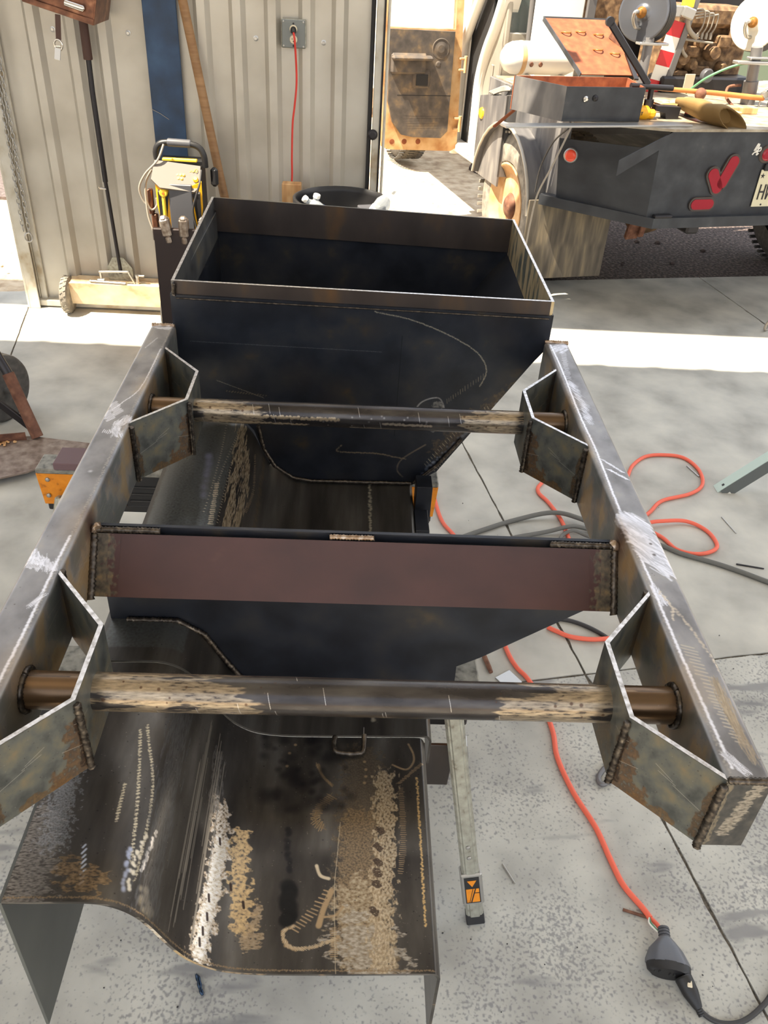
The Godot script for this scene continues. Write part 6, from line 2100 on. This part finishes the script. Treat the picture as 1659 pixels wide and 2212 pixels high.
func engine(t: Node3D) -> void:
	var g := G.new()
	g.box(T3(0.22, 1.12, 1.12), Vector3(0.56, 0.4, 0.18), 0.02)
	g.box(T3(0.2, 1.28, 1.08), Vector3(0.42, 0.1, 0.2), 0.02)
	part(g, "engine_block", M.engine_grime, t)
	g = G.new()
	g.box(T3(0.22, 1.2, 1.3), Vector3(0.8, 0.6, 0.02), 0.0)
	g.box(T3(0.22, 0.97, 1.0), Vector3(0.56, 0.08, 0.2), 0.01)
	part(g, "engine_housing", M.dark_steel, t)
	g = G.new()
	g.lathe(T3(-0.035, 1.06, 0.98), Vector3.UP, [[0, 0.03], [0.008, 0.036], [0.09, 0.036], [0.1, 0.03]], 18)
	part(g, "oil_filter", M.engine_grime, t)
	for q in [[0.08, 1.09, 0.05, 0.04], [0.14, 1.06, 0.034, 0.05], [0.25, 1.12, 0.045, 0.06], [0.33, 1.05, 0.03, 0.05], [0.16, 1.16, 0.026, 0.05], [0.02, 1.17, 0.03, 0.04]]:
		g = G.new()
		g.lathe(T3(q[0], q[1], 1.0), Vector3.BACK, [[0, q[2]], [q[3] * 0.5, q[2]], [q[3] * 0.55, q[2] * 0.7], [q[3], q[2] * 0.65]], 18)
		part(g, "pump_body", M.engine_grime, t)
	for q in [[0.05, 1.16, 0.06, 0.08, 0.06], [0.12, 1.12, 0.09, 0.05, 0.05], [0.3, 1.17, 0.08, 0.06, 0.06], [0.2, 1.03, 0.1, 0.05, 0.05], [0.08, 1.0, 0.09, 0.06, 0.05], [0.36, 1.2, 0.06, 0.1, 0.05]]:
		g = G.new()
		g.box(T3(q[0], q[1], 0.985), Vector3(q[2], q[3], q[4]), 0.008)
		part(g, "casting", M.engine_grime, t)
	for k in 4:
		g = G.new()
		var x := 0.135 + k * 0.026
		g.tube(smooth([T3(0.06 + k * 0.01, 1.31 - k * 0.012, 0.96), T3(x - 0.02, 1.315 - k * 0.008, 0.95), T3(x, 1.29, 0.95), T3(x + 0.004, 1.24, 0.955), T3(x - 0.006, 1.2, 0.97)], 5), 0.0042, 7)
		g.lathe(T3(x - 0.006, 1.18, 0.965), Vector3.UP, [[0, 0.008], [0.02, 0.008], [0.03, 0.005]], 10)
		part(g, "injector_line", M.pale_cord, t)
	g = G.new()
	g.tube(smooth([T3(0.02, 1.28, 0.92), T3(0.03, 1.24, 0.92), T3(0.06, 1.21, 0.92), T3(0.1, 1.19, 0.93)], 5), 0.012, 9)
	g.tube(smooth([T3(0.03, 1.15, 0.94), T3(0.05, 1.12, 0.94), T3(0.08, 1.1, 0.95)], 5), 0.009, 9)
	g.tube([T3(-0.04, 1.185, 0.95), T3(0.22, 1.165, 0.95)], 0.006, 8)
	part(g, "hose_run", M.pale_cord, t)
	g = G.new()
	g.box(T3(0.0, 1.3, 0.9), Vector3(0.075, 0.05, 0.03), 0.006, Basis(Vector3.BACK, -0.25))
	g.box(T3(-0.06, 1.305, 0.91), Vector3(0.07, 0.05, 0.02), 0.004)
	part(g, "latch_block", M.zinc, t)
	g = G.new()
	g.box(T3(0.0, 1.345, 0.92), Vector3(0.06, 0.045, 0.03), 0.004)
	part(g, "yellow_label_block", M.yellow_lit, t)
	g = G.new()
	g.box(T3(0.1, 0.99, 0.9), Vector3(0.06, 0.07, 0.006), 0.002)
	part(g, "small_plate", mat("cream_plate", rgb(186, 176, 152), 0.5), t)
	g = G.new()
	g.lathe(T3(0.19, 1.02, 0.9), Vector3.BACK, [[0, 0.034], [0.02, 0.036], [0.03, 0.03]], 18)
	part(g, "clear_bowl", M.grey_plastic, t)


func reel(t: Node3D, c: Vector3, ax: Vector3, r: float, m: Material, face: Material, hose: Material) -> void:
	ax = ax.normalized()
	var g := G.new()
	g.lathe(c, ax, [[0.0, r * 0.2], [0.0, r * 0.95], [0.006, r], [0.012, r * 0.97], [0.01, r * 0.9], [0.012, r * 0.35], [0.03, r * 0.22], [0.04, r * 0.05]], 40)
	var rl := part(g, "reel_disc", face, t)
	g = G.new()
	g.lathe(c - ax * 0.1, ax, [[0.0, r * 0.2], [0.0, r * 0.97], [0.006, r], [0.012, r * 0.95], [0.012, r * 0.3]], 40)
	part(g, "reel_disc", m, t)
	for k in 4:
		g = G.new()
		var B := Basis(ax.cross(Vector3.UP).normalized(), Vector3.UP, ax)
		B.y = ax.cross(B.x).normalized()
		torus(g, c - ax * (0.018 + k * 0.021), B, r * 0.93, r * 0.93, 0.0115, 36)
		part(g, "hose_coil", hose, t)
	g = G.new()
	g.lathe(c + ax * 0.02, ax, [[0, r * 0.2], [0.02, r * 0.2], [0.024, r * 0.13], [0.045, r * 0.12], [0.05, r * 0.07]], 16)
	part(g, "swivel", M.brass, rl)
	g = G.new()
	g.tube(smooth([c + ax * 0.055, c + ax * 0.06 + Vector3(-0.03, 0.0, 0.01), c + ax * 0.03 + Vector3(-0.045, -0.03, 0.01), c + ax * 0.02 + Vector3(-0.03, -0.06, 0.01), c + ax * 0.016 + Vector3(0.0, -0.065, 0.0)], 5), 0.009, 8)
	part(g, "feed_hose", M.zinc, rl)


# ---------------------------------------------------------------- loose things lying on the truck
func build_truck_load() -> void:
	var D := 0.934
	var g := G.new()
	g.box(T3(-0.86, D + 0.004, 0.05), Vector3(0.9, 0.008, 0.06), 0.001, Basis(Vector3.UP, 0.04))
	single(g, "flat_bar", M.zinc, "long grey flat steel bar lying along the tail edge and sticking out to the left", "bar", "", TR)
	# angle grinder
	var a := thing("angle_grinder", "yellow and black angle grinder lying in front of the tool box", "grinder", T3(-0.64, D, 0.22), "", TR)
	var y := D + 0.03
	g = G.new()
	g.lathe(T3(-0.7, y, 0.2), Vector3(1, -0.03, -0.05), [[0, 0.018], [0.006, 0.026], [0.02, 0.029], [0.03, 0.027], [0.11, 0.027], [0.125, 0.03], [0.15, 0.029], [0.16, 0.022]], 20)
	part(g, "motor_housing", M.yellow, a)
	g = G.new()
	g.lathe(T3(-0.795, y + 0.004, 0.2), Vector3(1, -0.03, -0.05), [[0, 0.014], [0.01, 0.018], [0.04, 0.016], [0.085, 0.019], [0.1, 0.022]], 16)
	part(g, "rear_grip", M.grey_plastic, a)
	g = G.new()
	g.box(T3(-0.803, y + 0.006, 0.2), Vector3(0.022, 0.05, 0.03), 0.008)
	part(g, "tail_cap", M.yellow, a)
	g = G.new()
	g.box(T3(-0.725, y + 0.02, 0.2), Vector3(0.03, 0.02, 0.02), 0.005, Basis(Vector3.BACK, -0.5))
	part(g, "trigger", M.pale_cord, a)
	g = G.new()
	g.box(T3(-0.53, y - 0.008, 0.21), Vector3(0.05, 0.038, 0.05), 0.012)
	part(g, "gear_head", M.yellow, a)
	var tm := TextMesh.new()
	var sf := SystemFont.new()
	sf.font_names = PackedStringArray(["Droid Sans"])
	sf.font_weight = 700
	tm.font = sf
	tm.text = "DEWALT"
	tm.font_size = 32
	tm.pixel_size = 0.0006
	tm.depth = 0.002
	var tn := MeshInstance3D.new()
	tn.name = "lettering"
	tn.mesh = tm
	tn.material_override = M.black_plastic
	a.add_child(tn)
	tn.position = T3(-0.625, y - 0.002, 0.171) - org[a]
	g = G.new()
	var path := smooth([T3(-0.8, y + 0.006, 0.2), T3(-0.83, D + 0.03, 0.21), T3(-0.87, D + 0.008, 0.22), T3(-0.92, D + 0.006, 0.17), T3(-0.955, D - 0.02, 0.12), T3(-0.97, 0.84, 0.14), T3(-0.985, 0.74, 0.18), T3(-1.0, 0.6, 0.25), T3(-0.99, 0.45, 0.3), T3(-0.98, 0.3, 0.34), T3(-1.02, 0.14, 0.36), T3(-1.06, 0.03, 0.34), T3(-1.1, 0.006, 0.25)], 6)
	g.tube(path, 0.0042, 8)
	single(g, "power_cord", M.pale_cord, "thin grey cord from the grinder hanging down past the truck's corner", "cord", "", TR)
	g = G.new()
	g.tube(smooth([T3(-0.84, D + 0.006, 0.3), T3(-0.9, D + 0.006, 0.2), T3(-0.955, 0.915, 0.13), T3(-0.96, 0.83, 0.25), T3(-0.95, 0.7, 0.36), T3(-0.935, 0.57, 0.41)], 6), 0.0036, 8)
	single(g, "thin_wire", M.dark_cord, "darker thin wire lying over the truck's tail corner beside the grinder cord", "wire", "", TR)
	# stake tool: bar, cross handle, spike
	var s := thing("stake_tool", "black steel tool with long flat arm, cross handle and pointed spike on the tail", "tool", T3(-0.53, D, 0.224), "", TR)
	g = G.new()
	g.bar(T3(-0.56, 1.07, 0.22), T3(-0.8, 1.3, 0.22), 0.03, 0.012, Vector3.UP, 0.004)
	g.lathe(T3(-0.805, 1.305, 0.214), Vector3.FORWARD, [[0, 0.019], [0.014, 0.019]], 16)
	part(g, "arm", M.dark_steel, s)
	g = G.new()
	g.tube([T3(-0.646, 1.066, 0.22), T3(-0.435, 1.058, 0.22)], 0.012, 12)
	part(g, "cross_handle", M.dark_steel, s)
	g = G.new()
	g.lathe(T3(-0.531, D, 0.224), Vector3(-0.06, 1, 0), [[0, 0.001], [0.02, 0.008], [0.03, 0.011], [0.05, 0.012], [0.13, 0.013]], 12)
	part(g, "spike", M.dark_steel, s)
	g = G.new()
	g.lathe(T3(-0.536, D + 0.05, 0.224), Vector3(-0.06, 1, 0), [[0, 0.024], [0.028, 0.024]], 6, true, true)
	part(g, "hex_collar", M.dark_steel, s)
	# small anvil block, disc, cup brush, ball, glove, timber
	g = G.new()
	g.prism(PackedVector2Array([Vector2(-0.445, D), Vector2(-0.385, D), Vector2(-0.38, D + 0.05), Vector2(-0.5, D + 0.055), Vector2(-0.5, D + 0.035), Vector2(-0.455, D + 0.025)]), Transform3D(Basis(), T3(0, 0, 0.25)), 0.05)
	single(g, "anvil_block", M.dark_steel, "small dark anvil shaped steel block between the spike and the cup brush", "block", "", TR)
	g = G.new()
	g.lathe(T3(-0.34, D + 0.035, 0.4), Vector3(0.05, 1, 0.05), [[0, 0.01], [0.0, 0.06], [0.003, 0.06], [0.004, 0.02], [0.012, 0.018]], 24)
	g.lathe(T3(-0.34, D, 0.4), Vector3.UP, [[0, 0.02], [0.036, 0.012]], 12)
	single(g, "grinding_disc", M.deck, "pale worn grinding disc on a stub behind the anvil block", "disc", "", TR)
	var b := thing("cup_brush", "red cup brush with steel bristles on the truck deck", "brush", T3(-0.265, D, 0.27), "", TR)
	g = G.new()
	g.lathe(T3(-0.265, D + 0.012, 0.27), Vector3.UP, [[0, 0.036], [0.01, 0.034], [0.026, 0.026], [0.028, 0.012], [0.036, 0.01]], 20)
	part(g, "cup", M.red, b)
	g = G.new()
	for k in 40:
		var t := TAU * k / 40.0
		g.tube([T3(-0.265 + cos(t) * 0.036, D + 0.0005, 0.27 + sin(t) * 0.036), T3(-0.265 + cos(t) * 0.031, D + 0.016, 0.27 + sin(t) * 0.031)], 0.0022, 5)
	var br := part(g, "bristles", M.dark_steel, b)
	br.set_meta("kind", "stuff")
	g = G.new()
	g.lathe(T3(-0.09, D, 0.5), Vector3.UP, [[0, 0.026], [0.012, 0.026], [0.014, 0.02], [0.03, 0.014], [0.036, 0.016], [0.045, 0.024], [0.06, 0.028], [0.075, 0.024], [0.084, 0.012], [0.087, 0.002]], 20)
	single(g, "hitch_ball", M.rust, "rusty round trailer ball standing on the deck behind the glove", "ball", "", TR)
	var gl := thing("work_glove", "brown leather work glove with its open cuff hanging over the tail edge", "glove", T3(-0.25, D, 0.07), "", TR)
	g = G.new()
	var rings := []
	for q in [[-0.325, D + 0.05, 0.3, 0.03, 0.022], [-0.325, D + 0.052, 0.2, 0.045, 0.034], [-0.31, D + 0.05, 0.14, 0.05, 0.042], [-0.28, D + 0.036, 0.085, 0.06, 0.042], [-0.25, D + 0.02, 0.03, 0.078, 0.044], [-0.24, D + 0.012, 0.0, 0.082, 0.042], [-0.241, D + 0.013, 0.004, 0.074, 0.036], [-0.26, D + 0.03, 0.06, 0.05, 0.03]]:
		var ring := PackedVector3Array()
		for i in 20:
			var t := TAU * i / 20.0
			var e := Vector3(cos(t) * q[3], sin(t) * q[4] - cos(t) * q[3] * 0.45, 0)
			ring.append(T3(q[0] + e.x, maxf(q[1] + e.y, D + 0.001) if q[2] > 0.06 else q[1] + e.y + 0.018, q[2]))
		rings.append(ring)
	g.loft(rings, true, true, true)
	part(g, "cuff", M.leather, gl)
	for q in [[-0.36, 0.3, -0.05], [-0.335, 0.31, -0.015], [-0.31, 0.31, 0.02], [-0.29, 0.295, 0.05]]:
		g = G.new()
		g.tube(smooth([T3(q[0] + 0.01, D + 0.04, q[1] - 0.03), T3(q[0] + q[2] * 0.4, D + 0.032, q[1] + 0.03), T3(q[0] + q[2], D + 0.018, q[1] + 0.07)], 4), [0.013, 0.013, 0.013, 0.013, 0.012, 0.012, 0.011, 0.01, 0.007], 10)
		part(g, "finger", M.leather, gl)
	g = G.new()
	g.tube(smooth([T3(-0.28, D + 0.06, 0.17), T3(-0.23, D + 0.045, 0.2), T3(-0.205, D + 0.02, 0.24)], 4), [0.015, 0.015, 0.015, 0.014, 0.014, 0.013, 0.012, 0.01, 0.007], 10)
	part(g, "thumb", M.leather, gl)
	for q in [[-0.09, 0.26, 0.14, 0.024, 0.2, "pale splintered timber block on the deck right of the glove"], [0.05, 0.36, 0.16, 0.03, -0.1, "longer pale timber offcut at the right edge of the deck"], [-0.37, 0.42, 0.12, 0.03, 0.1, "pale block behind the cup brush on the deck"]]:
		g = G.new()
		g.box(T3(q[0], D + q[3] / 2, q[1]), Vector3(q[2], q[3], 0.06), 0.003, Basis(Vector3.UP, q[4]))
		single(g, "timber_offcut", M.pine, q[5], "timber", "timber offcuts on the truck deck", TR)
	g = G.new()
	g.tube([T3(-0.42, 1.02, 0.5), T3(0.0, 0.995, 0.52), T3(0.3, 0.972, 0.53)], [0.009, 0.012, 0.0125], 12)
	single(g, "broomstick", M.handle_wood, "long tan wooden stick lying across in front of the engine", "stick", "", TR)
	g = G.new()
	g.bar(T3(-1.06, 0.8, 0.72), T3(-0.93, 1.02, 0.5), 0.018, 0.008, Vector3.RIGHT, 0.002)
	single(g, "copper_bar", M.oxide, "reddish flat bar leaning against the truck's side boxes above the rear wheel", "bar", "", TR)
	g = G.new()
	for k in 4:
		g.tube(smooth([T3(-0.88, 0.87, 1.2 + k * 0.02), T3(-0.86, 0.9 + k * 0.006, 1.12), T3(-0.82, 0.91, 1.06 + k * 0.02), T3(-0.8, 0.88, 1.16), T3(-0.84, 0.87 + k * 0.01, 1.22)], 5), 0.006, 7)
	single(g, "coiled_rope", M.pale_cord, "loose grey coil of rope on the box ahead of the truck's rear wheel", "rope", "", TR)
	g = G.new()
	g.tube(smooth([T3(0.55, 0.62, -0.1), T3(0.42, 0.4, -0.12), T3(0.27, 0.2, -0.14), T3(0.2, 0.06, -0.12), T3(0.22, 0.006, -0.1), T3(0.4, 0.005, 0.0), T3(0.7, 0.005, 0.05)], 6), 0.006, 8)
	single(g, "hanging_hose", M.pale_cord, "grey hose drooping from the truck tail to the slab at the right edge", "hose", "", TR)


# ---------------------------------------------------------------- on the floor
func build_floor_things() -> void:
	var g := G.new()
	var oc := thing("orange_extension_cord", "orange extension cord snaking over the slab to a black three way end", "cord", Vector3(0.6, 0, -1.5))
	var r := 0.0062
	g.tube(smooth(flat([[0.31, -2.6], [0.29, -2.45], [0.295, -2.307], [0.311, -2.188], [0.349, -2.103], [0.4, -1.955], [0.429, -1.729], [0.445, -1.602], [0.462, -1.543], [0.484, -1.506], [0.506, -1.44], [0.52, -1.333], [0.517, -1.253], [0.536, -1.156], [0.567, -1.069], [0.582, -0.99], [0.595, -0.935], [0.621, -0.889], [0.632, -0.866]], r), 6), r, 10)
	part(g, "cable", M.orange_cord, oc)
	g = G.new()
	g.tube(smooth([Vector3(0.632, r, -0.866), Vector3(0.64, 0.012, -0.85), Vector3(0.643, 0.016, -0.834)], 4), 0.0045, 8)
	part(g, "cable", M.orange_cord, oc, "split orange jacket")
	for q in [[-0.004, M.green_hose], [-0.008, M.white_paint]]:
		g = G.new()
		g.tube(smooth([Vector3(0.63, 0.009, -0.866), Vector3(0.632 + q[0], 0.014, -0.851), Vector3(0.64 + q[0] * 0.5, 0.016, -0.832)], 4), 0.0018, 6)
		part(g, "wire", q[1], oc)
	# three way end
	var ax := Vector3(-0.012, 0, 0.072).normalized()
	var sd := Vector3(ax.z, 0, -ax.x)
	var o := Vector3(0.646, 0.022, -0.834)
	g = G.new()
	for k in 4:
		g.lathe(o + ax * (k * 0.006 - 0.004), ax, [[0, 0.0105], [0.004, 0.0115], [0.0045, 0.0095]], 14)
	part(g, "strain_relief", M.grey_plastic, oc)
	g = G.new()
	var rings := []
	for q in [[0.018, 0.013, 0.012], [0.026, 0.02, 0.015], [0.04, 0.031, 0.018], [0.062, 0.04, 0.02], [0.07, 0.041, 0.02]]:
		var ring := PackedVector3Array()
		for i in 24:
			var t := TAU * i / 24.0
			var fl := 1.0 + (0.06 if i % 4 == 0 and q[0] > 0.03 else 0.0)
			ring.append(o + ax * q[0] + sd * (cos(t) * q[1] * fl) + Vector3.UP * (sin(t) * q[2] * fl))
		rings.append(ring)
	g.loft(rings)
	part(g, "splitter_body", M.splitter_grey if M.has("splitter_grey") else mat("splitter_grey", rgb(92, 94, 100), 0.32), oc)
	g = G.new()
	rings = []
	for q in [[0.069, 0.042], [0.08, 0.041], [0.086, 0.034]]:
		var ring := PackedVector3Array()
		for i in 24:
			var t := TAU * i / 24.0
			ring.append(o + ax * q[0] + sd * (cos(t) * q[1]) + Vector3.UP * (sin(t) * 0.02))
		rings.append(ring)
	g.loft(rings)
	var fc := part(g, "outlet_face", M.black_plastic, oc)
	for x in [-0.028, -0.02, 0.0, 0.008]:
		g = G.new()
		g.box(o + ax * 0.087 + sd * x + Vector3.UP * (0.008 if x < 0.0 else 0.004), Vector3(0.003, 0.006, 0.003), 0.0)
		part(g, "slot", M.rubber, fc)
	# the black plug and cord pushed into it
	var bp := thing("black_power_cord", "black plug and cord pushed into the three way end, curling off to the right", "cord", Vector3(0.655, 0, -0.72))
	var po := o + ax * 0.084 + sd * 0.024
	var pa := (Vector3(0.668, 0.012, -0.715) - po).normalized()
	g = G.new()
	g.lathe(po, pa, [[0, 0.014], [0.004, 0.0165], [0.03, 0.015], [0.05, 0.0095], [0.056, 0.0075]], 16)
	part(g, "plug", M.black_plastic, bp)
	g = G.new()
	g.box(po + pa * 0.018 + Vector3.UP * 0.0145, Vector3(0.009, 0.003, 0.018), 0.001, Basis(Vector3.UP, -0.2))
	part(g, "inspection_window", M.cream, bp)
	g = G.new()
	for k in 4:
		g.lathe(po + pa * (0.054 + k * 0.004), pa, [[0, 0.007], [0.0028, 0.0068], [0.003, 0.0055]], 10)
	part(g, "strain_relief", M.black_plastic, bp)
	g = G.new()
	g.tube(smooth([po + pa * 0.066, Vector3(0.672, 0.006, -0.7), Vector3(0.69, 0.005, -0.681), Vector3(0.716, 0.005, -0.672), Vector3(0.752, 0.005, -0.677), Vector3(0.792, 0.005, -0.699), Vector3(0.832, 0.005, -0.733), Vector3(0.95, 0.005, -0.86)], 6), 0.0048, 10)
	part(g, "cable", M.dark_cord, bp)
	# orange loops on the right
	g = G.new()
	var lp := flat([[0.573, -1.7], [0.595, -1.685], [0.635, -1.663], [0.706, -1.657], [0.78, -1.68], [0.82, -1.76], [0.77, -1.83], [0.704, -1.899], [0.716, -2.062], [0.712, -2.211], [0.687, -2.317], [0.662, -2.377], [0.673, -2.425], [0.733, -2.479], [0.892, -2.474], [0.96, -2.478], [1.0, -2.49], [1.046, -2.578], [1.112, -2.647], [1.185, -2.666], [1.261, -2.651], [1.293, -2.569], [1.274, -2.469], [1.209, -2.406], [1.094, -2.356], [1.034, -2.289], [0.99, -2.24], [0.97, -2.2], [1.0, -2.205, 0.018], [1.046, -2.217, 0.018], [1.137, -2.23, 0.012], [1.194, -2.187], [1.203, -2.112], [1.171, -2.074], [1.113, -2.059], [1.059, -2.08], [1.031, -2.14], [0.98, -2.2], [0.93, -2.3]], 0.0068)
	g.tube(smooth(lp, 7), 0.0066, 10)
	single(g, "orange_cord_loops", M.orange_cord, "orange cord thrown in two loops on the slab right of the right rail", "cord")
	var gc := [[[[0.25, -2.02], [0.348, -2.091], [0.436, -2.145], [0.551, -2.207], [0.68, -2.236, 0.024], [0.769, -2.207, 0.024], [0.878, -2.144], [1.004, -2.102], [1.067, -2.057], [1.158, -2.015], [1.232, -1.973], [1.301, -1.927], [1.5, -1.8]], "long grey cable running from under the hopper to the right edge", M.grey_cord, 0.0078], [[[0.36, -1.98], [0.41, -2.05], [0.466, -2.078], [0.538, -2.113], [0.649, -2.144, 0.012], [0.715, -2.158, 0.024], [0.76, -2.168, 0.018], [0.83, -2.15], [0.87, -2.1]], "shorter grey cable crossing the floor just below the long grey one", M.grey_cord, 0.007], [[[0.66, -1.98], [0.668, -2.05], [0.693, -2.122, 0.012], [0.732, -2.141, 0.022], [0.772, -2.133, 0.012], [0.85, -2.08], [0.86, -2.0]], "small bent end of grey cable behind the red channel's right end", M.grey_cord, 0.006], [[[0.56, -1.735], [0.622, -1.735], [0.667, -1.72], [0.713, -1.688], [0.743, -1.649], [0.76, -1.58]], "dark grey cable running beside the orange cord under the near right bracket", M.dark_cord, 0.006], [[[0.75, -1.12], [0.72, -1.15], [0.665, -1.2], [0.63, -1.191], [0.608, -1.18], [0.603, -1.197], [0.624, -1.225], [0.665, -1.257], [0.74, -1.3]], "hooked end of pale grey cable below the near right bracket", M.pole_grey, 0.0062]]
	for q in gc:
		g = G.new()
		g.tube(smooth(flat(q[0], q[3]), 7), q[3], 10)
		single(g, "grey_cable", q[2], q[1], "cable", "grey cables on the floor")
	# electrode stubs and scraps
	var rods := [[[0.35, -0.98], [0.37, -0.937], 0.0022, M.zinc, "short bright welding rod stub right of the sawhorse leg"], [[0.582, -0.884], [0.63, -0.868], 0.0032, M.rust, "dark brown rod stub beside the split orange cord"], [[1.278, -2.276], [1.295, -2.185], 0.0022, M.zinc, "long pale welding rod right of the orange loops"], [[1.234, -2.019], [1.316, -2.0], 0.0026, M.dark_steel, "black rod stub above the long grey cable at the right"], [[1.26, -2.599], [1.282, -2.528], 0.003, M.zinc, "rod stub touching the far orange loop"], [[0.379, -1.582], [0.391, -1.522], 0.007, M.rust, "rust brown steel offcut beside the orange cord under the frame"]]
	for q in rods:
		g = G.new()
		var p0 := Vector3(q[0][0], q[2], q[0][1])
		var p1 := Vector3(q[1][0], q[2], q[1][1])
		g.tube([p0, p0.lerp(p1, 0.7), p1], [q[2], q[2], q[2] * 0.8], 8)
		single(g, "rod_stub", q[3], q[4], "rod", "rod stubs on the floor")
	g = G.new()
	g.tube(smooth([Vector3(-0.25, 0.003, -0.75), Vector3(-0.243, 0.006, -0.738), Vector3(-0.238, 0.004, -0.724), Vector3(-0.232, 0.003, -0.714)], 4), [0.002, 0.003, 0.004, 0.005, 0.004, 0.004, 0.005, 0.004, 0.003, 0.004, 0.004, 0.003, 0.002], 6)
	single(g, "metal_sliver", mat("heat_blue", rgb(58, 74, 96), 0.3, 0.9), "curled blue metal sliver on the floor below the chute's lip", "scrap")
	g = G.new()
	g.box(Vector3(0.435, 0.0025, -1.5), Vector3(0.05, 0.004, 0.05), 0.0005, Basis(Vector3.UP, 0.6))
	single(g, "steel_square", M.zinc, "small bright square steel plate on the floor beyond the near cross pipe", "plate")
	for k in 70:
		var p := Vector3(rng.randf_range(-0.45, 0.75), 0.001, rng.randf_range(-0.85, -0.45))
		if k > 30:
			p = Vector3(rng.randf_range(0.2, 1.1), 0.001, rng.randf_range(-2.4, -0.8))
		g = G.new()
		var rr := rng.randf_range(0.0008, 0.0022)
		g.lathe(p, Vector3(rng.randf_range(-0.5, 0.5), 1, rng.randf_range(-0.5, 0.5)), [[0, rr * 0.7], [rr * 0.5, rr], [rr, rr * 0.4]], 6)
		single(g, "slag_crumb", M.dark_steel, "black crumb of weld slag on the concrete floor", "slag", "slag crumbs on the floor")
	# yellow paint fleck
	g = G.new()
	g.prism(PackedVector2Array([Vector2(-0.006, -0.004), Vector2(0.002, -0.007), Vector2(0.007, -0.001), Vector2(0.004, 0.006), Vector2(-0.003, 0.005)]), Transform3D(Basis(Vector3.RIGHT, Vector3.FORWARD, Vector3.UP), Vector3(-0.385, 0.0001, -0.905)), 0.0006)
	single(g, "paint_fleck", M.yellow_lit, "yellow fleck of paint on the floor under the chute", "fleck")
	# sage angle iron leg at the right
	var st := thing("steel_stand", "pale sage green angle iron stand leg slanting out at the right edge", "stand", Vector3(1.31, 0, -2.44))
	var f0 := Vector3(1.318, 0.0, -2.43)
	var f1 := Vector3(2.04, 0.72, -2.43)
	var dd := (f1 - f0).normalized()
	g = G.new()
	var s1 := Vector3(0, 0, -1)
	s1 = (s1 - dd * s1.dot(dd)).normalized()
	g.bar(f0 + s1 * 0.022, f1 + s1 * 0.022, 0.044, 0.003, s1)
	part(g, "leg_flange", M.sage_paint, st)
	g = G.new()
	var s2 := Vector3(0.2, 0.1, -1.0)
	s2 = Vector3(0.707, -0.707, 0)
	g.bar(f0 + s2 * 0.022 + dd * 0.012, f1 + s2 * 0.022, 0.044, 0.003, s2)
	part(g, "leg_flange", mat("sage_dark", rgb(96, 100, 98), 0.45, 0.2), st)
	for q in [[s1, 0.018, M.black_plastic], [s2, 0.03, M.white_paint]]:
		g = G.new()
		var c: Vector3 = f0 + dd * 0.03 + q[0] * q[1]
		var nrm: Vector3 = dd.cross(q[0]).normalized()
		g.box(c, Vector3(0.009, 0.009, 0.005), 0.0, Basis(dd, q[0], nrm))
		part(g, "square_hole", q[2], st)
	# cylinder cart at the left edge
	var ct := thing("welding_cart", "rusty steel cart with a rubber wheel and brown tube, cut off by the left edge", "cart", Vector3(-1.25, 0, -2.6))
	g = G.new()
	g.plate([Vector3(-1.13, 0.03, -2.59), Vector3(-0.905, 0.03, -2.555), Vector3(-1.08, 0.03, -2.36), Vector3(-1.55, 0.03, -2.1), Vector3(-1.9, 0.03, -2.3), Vector3(-1.9, 0.03, -2.55)], Vector3(0, -0.006, 0))
	var bpn := part(g, "base_plate", M.rust_plate, ct)
	g = G.new()
	g.bar(Vector3(-1.9, 0.045, -2.37), Vector3(-1.15, 0.045, -2.565), 0.03, 0.004, Vector3.UP)
	part(g, "base_rim", M.rust, bpn)
	g = G.new()
	for k in 26:
		var c := Vector3(lerpf(-1.5, -1.16, rng.randf()), 0.034, 0)
		c.z = -2.565 + (-1.15 - c.x) * 0.26 + rng.randf_range(0.01, 0.035)
		g.box(c, Vector3(rng.randf_range(0.01, 0.022), 0.004, 0.008), 0.001, Basis(Vector3.UP, rng.randf() * 3.0))
	var chp := part(g, "wood_chips", M.pine, bpn)
	chp.set_meta("kind", "stuff")
	g = G.new()
	g.tube([Vector3(-1.118, 0.03, -2.585), Vector3(-1.205, 0.24, -2.66)], 0.021, 14)
	part(g, "brown_tube", M.rust, ct)
	g = G.new()
	g.tube([Vector3(-1.2, 0.235, -2.655), Vector3(-1.4, 0.62, -2.76)], 0.0165, 14)
	part(g, "frame_tube", M.dark_steel, ct)
	g = G.new()
	g.bar(Vector3(-1.13, 0.05, -2.6), Vector3(-1.5, 0.3, -2.72), 0.03, 0.012, Vector3.UP, 0.002)
	part(g, "brace", M.dark_steel, ct)
	g = G.new()
	var wc := Vector3(-1.33, 0.125, -2.78)
	var wa := Vector3(1, 0, 0.45).normalized()
	g.lathe(wc, wa, [[0, 0.05], [0.0, 0.11], [0.01, 0.123], [0.03, 0.126], [0.06, 0.124], [0.07, 0.11], [0.07, 0.05]], 36)
	var wh := part(g, "wheel", M.tyre, ct)
	g = G.new()
	for x in [0.02, 0.035, 0.05]:
		torus(g, wc + wa * x, Basis(Vector3(-wa.z, 0, wa.x), Vector3.UP, wa), 0.1255, 0.1255, 0.003, 36)
	part(g, "tread_rib", M.tyre_dusty, wh)
	g = G.new()
	g.lathe(wc - wa * 0.03, wa, [[0, 0.012], [0.13, 0.012]], 12)
	part(g, "axle", M.zinc, ct)
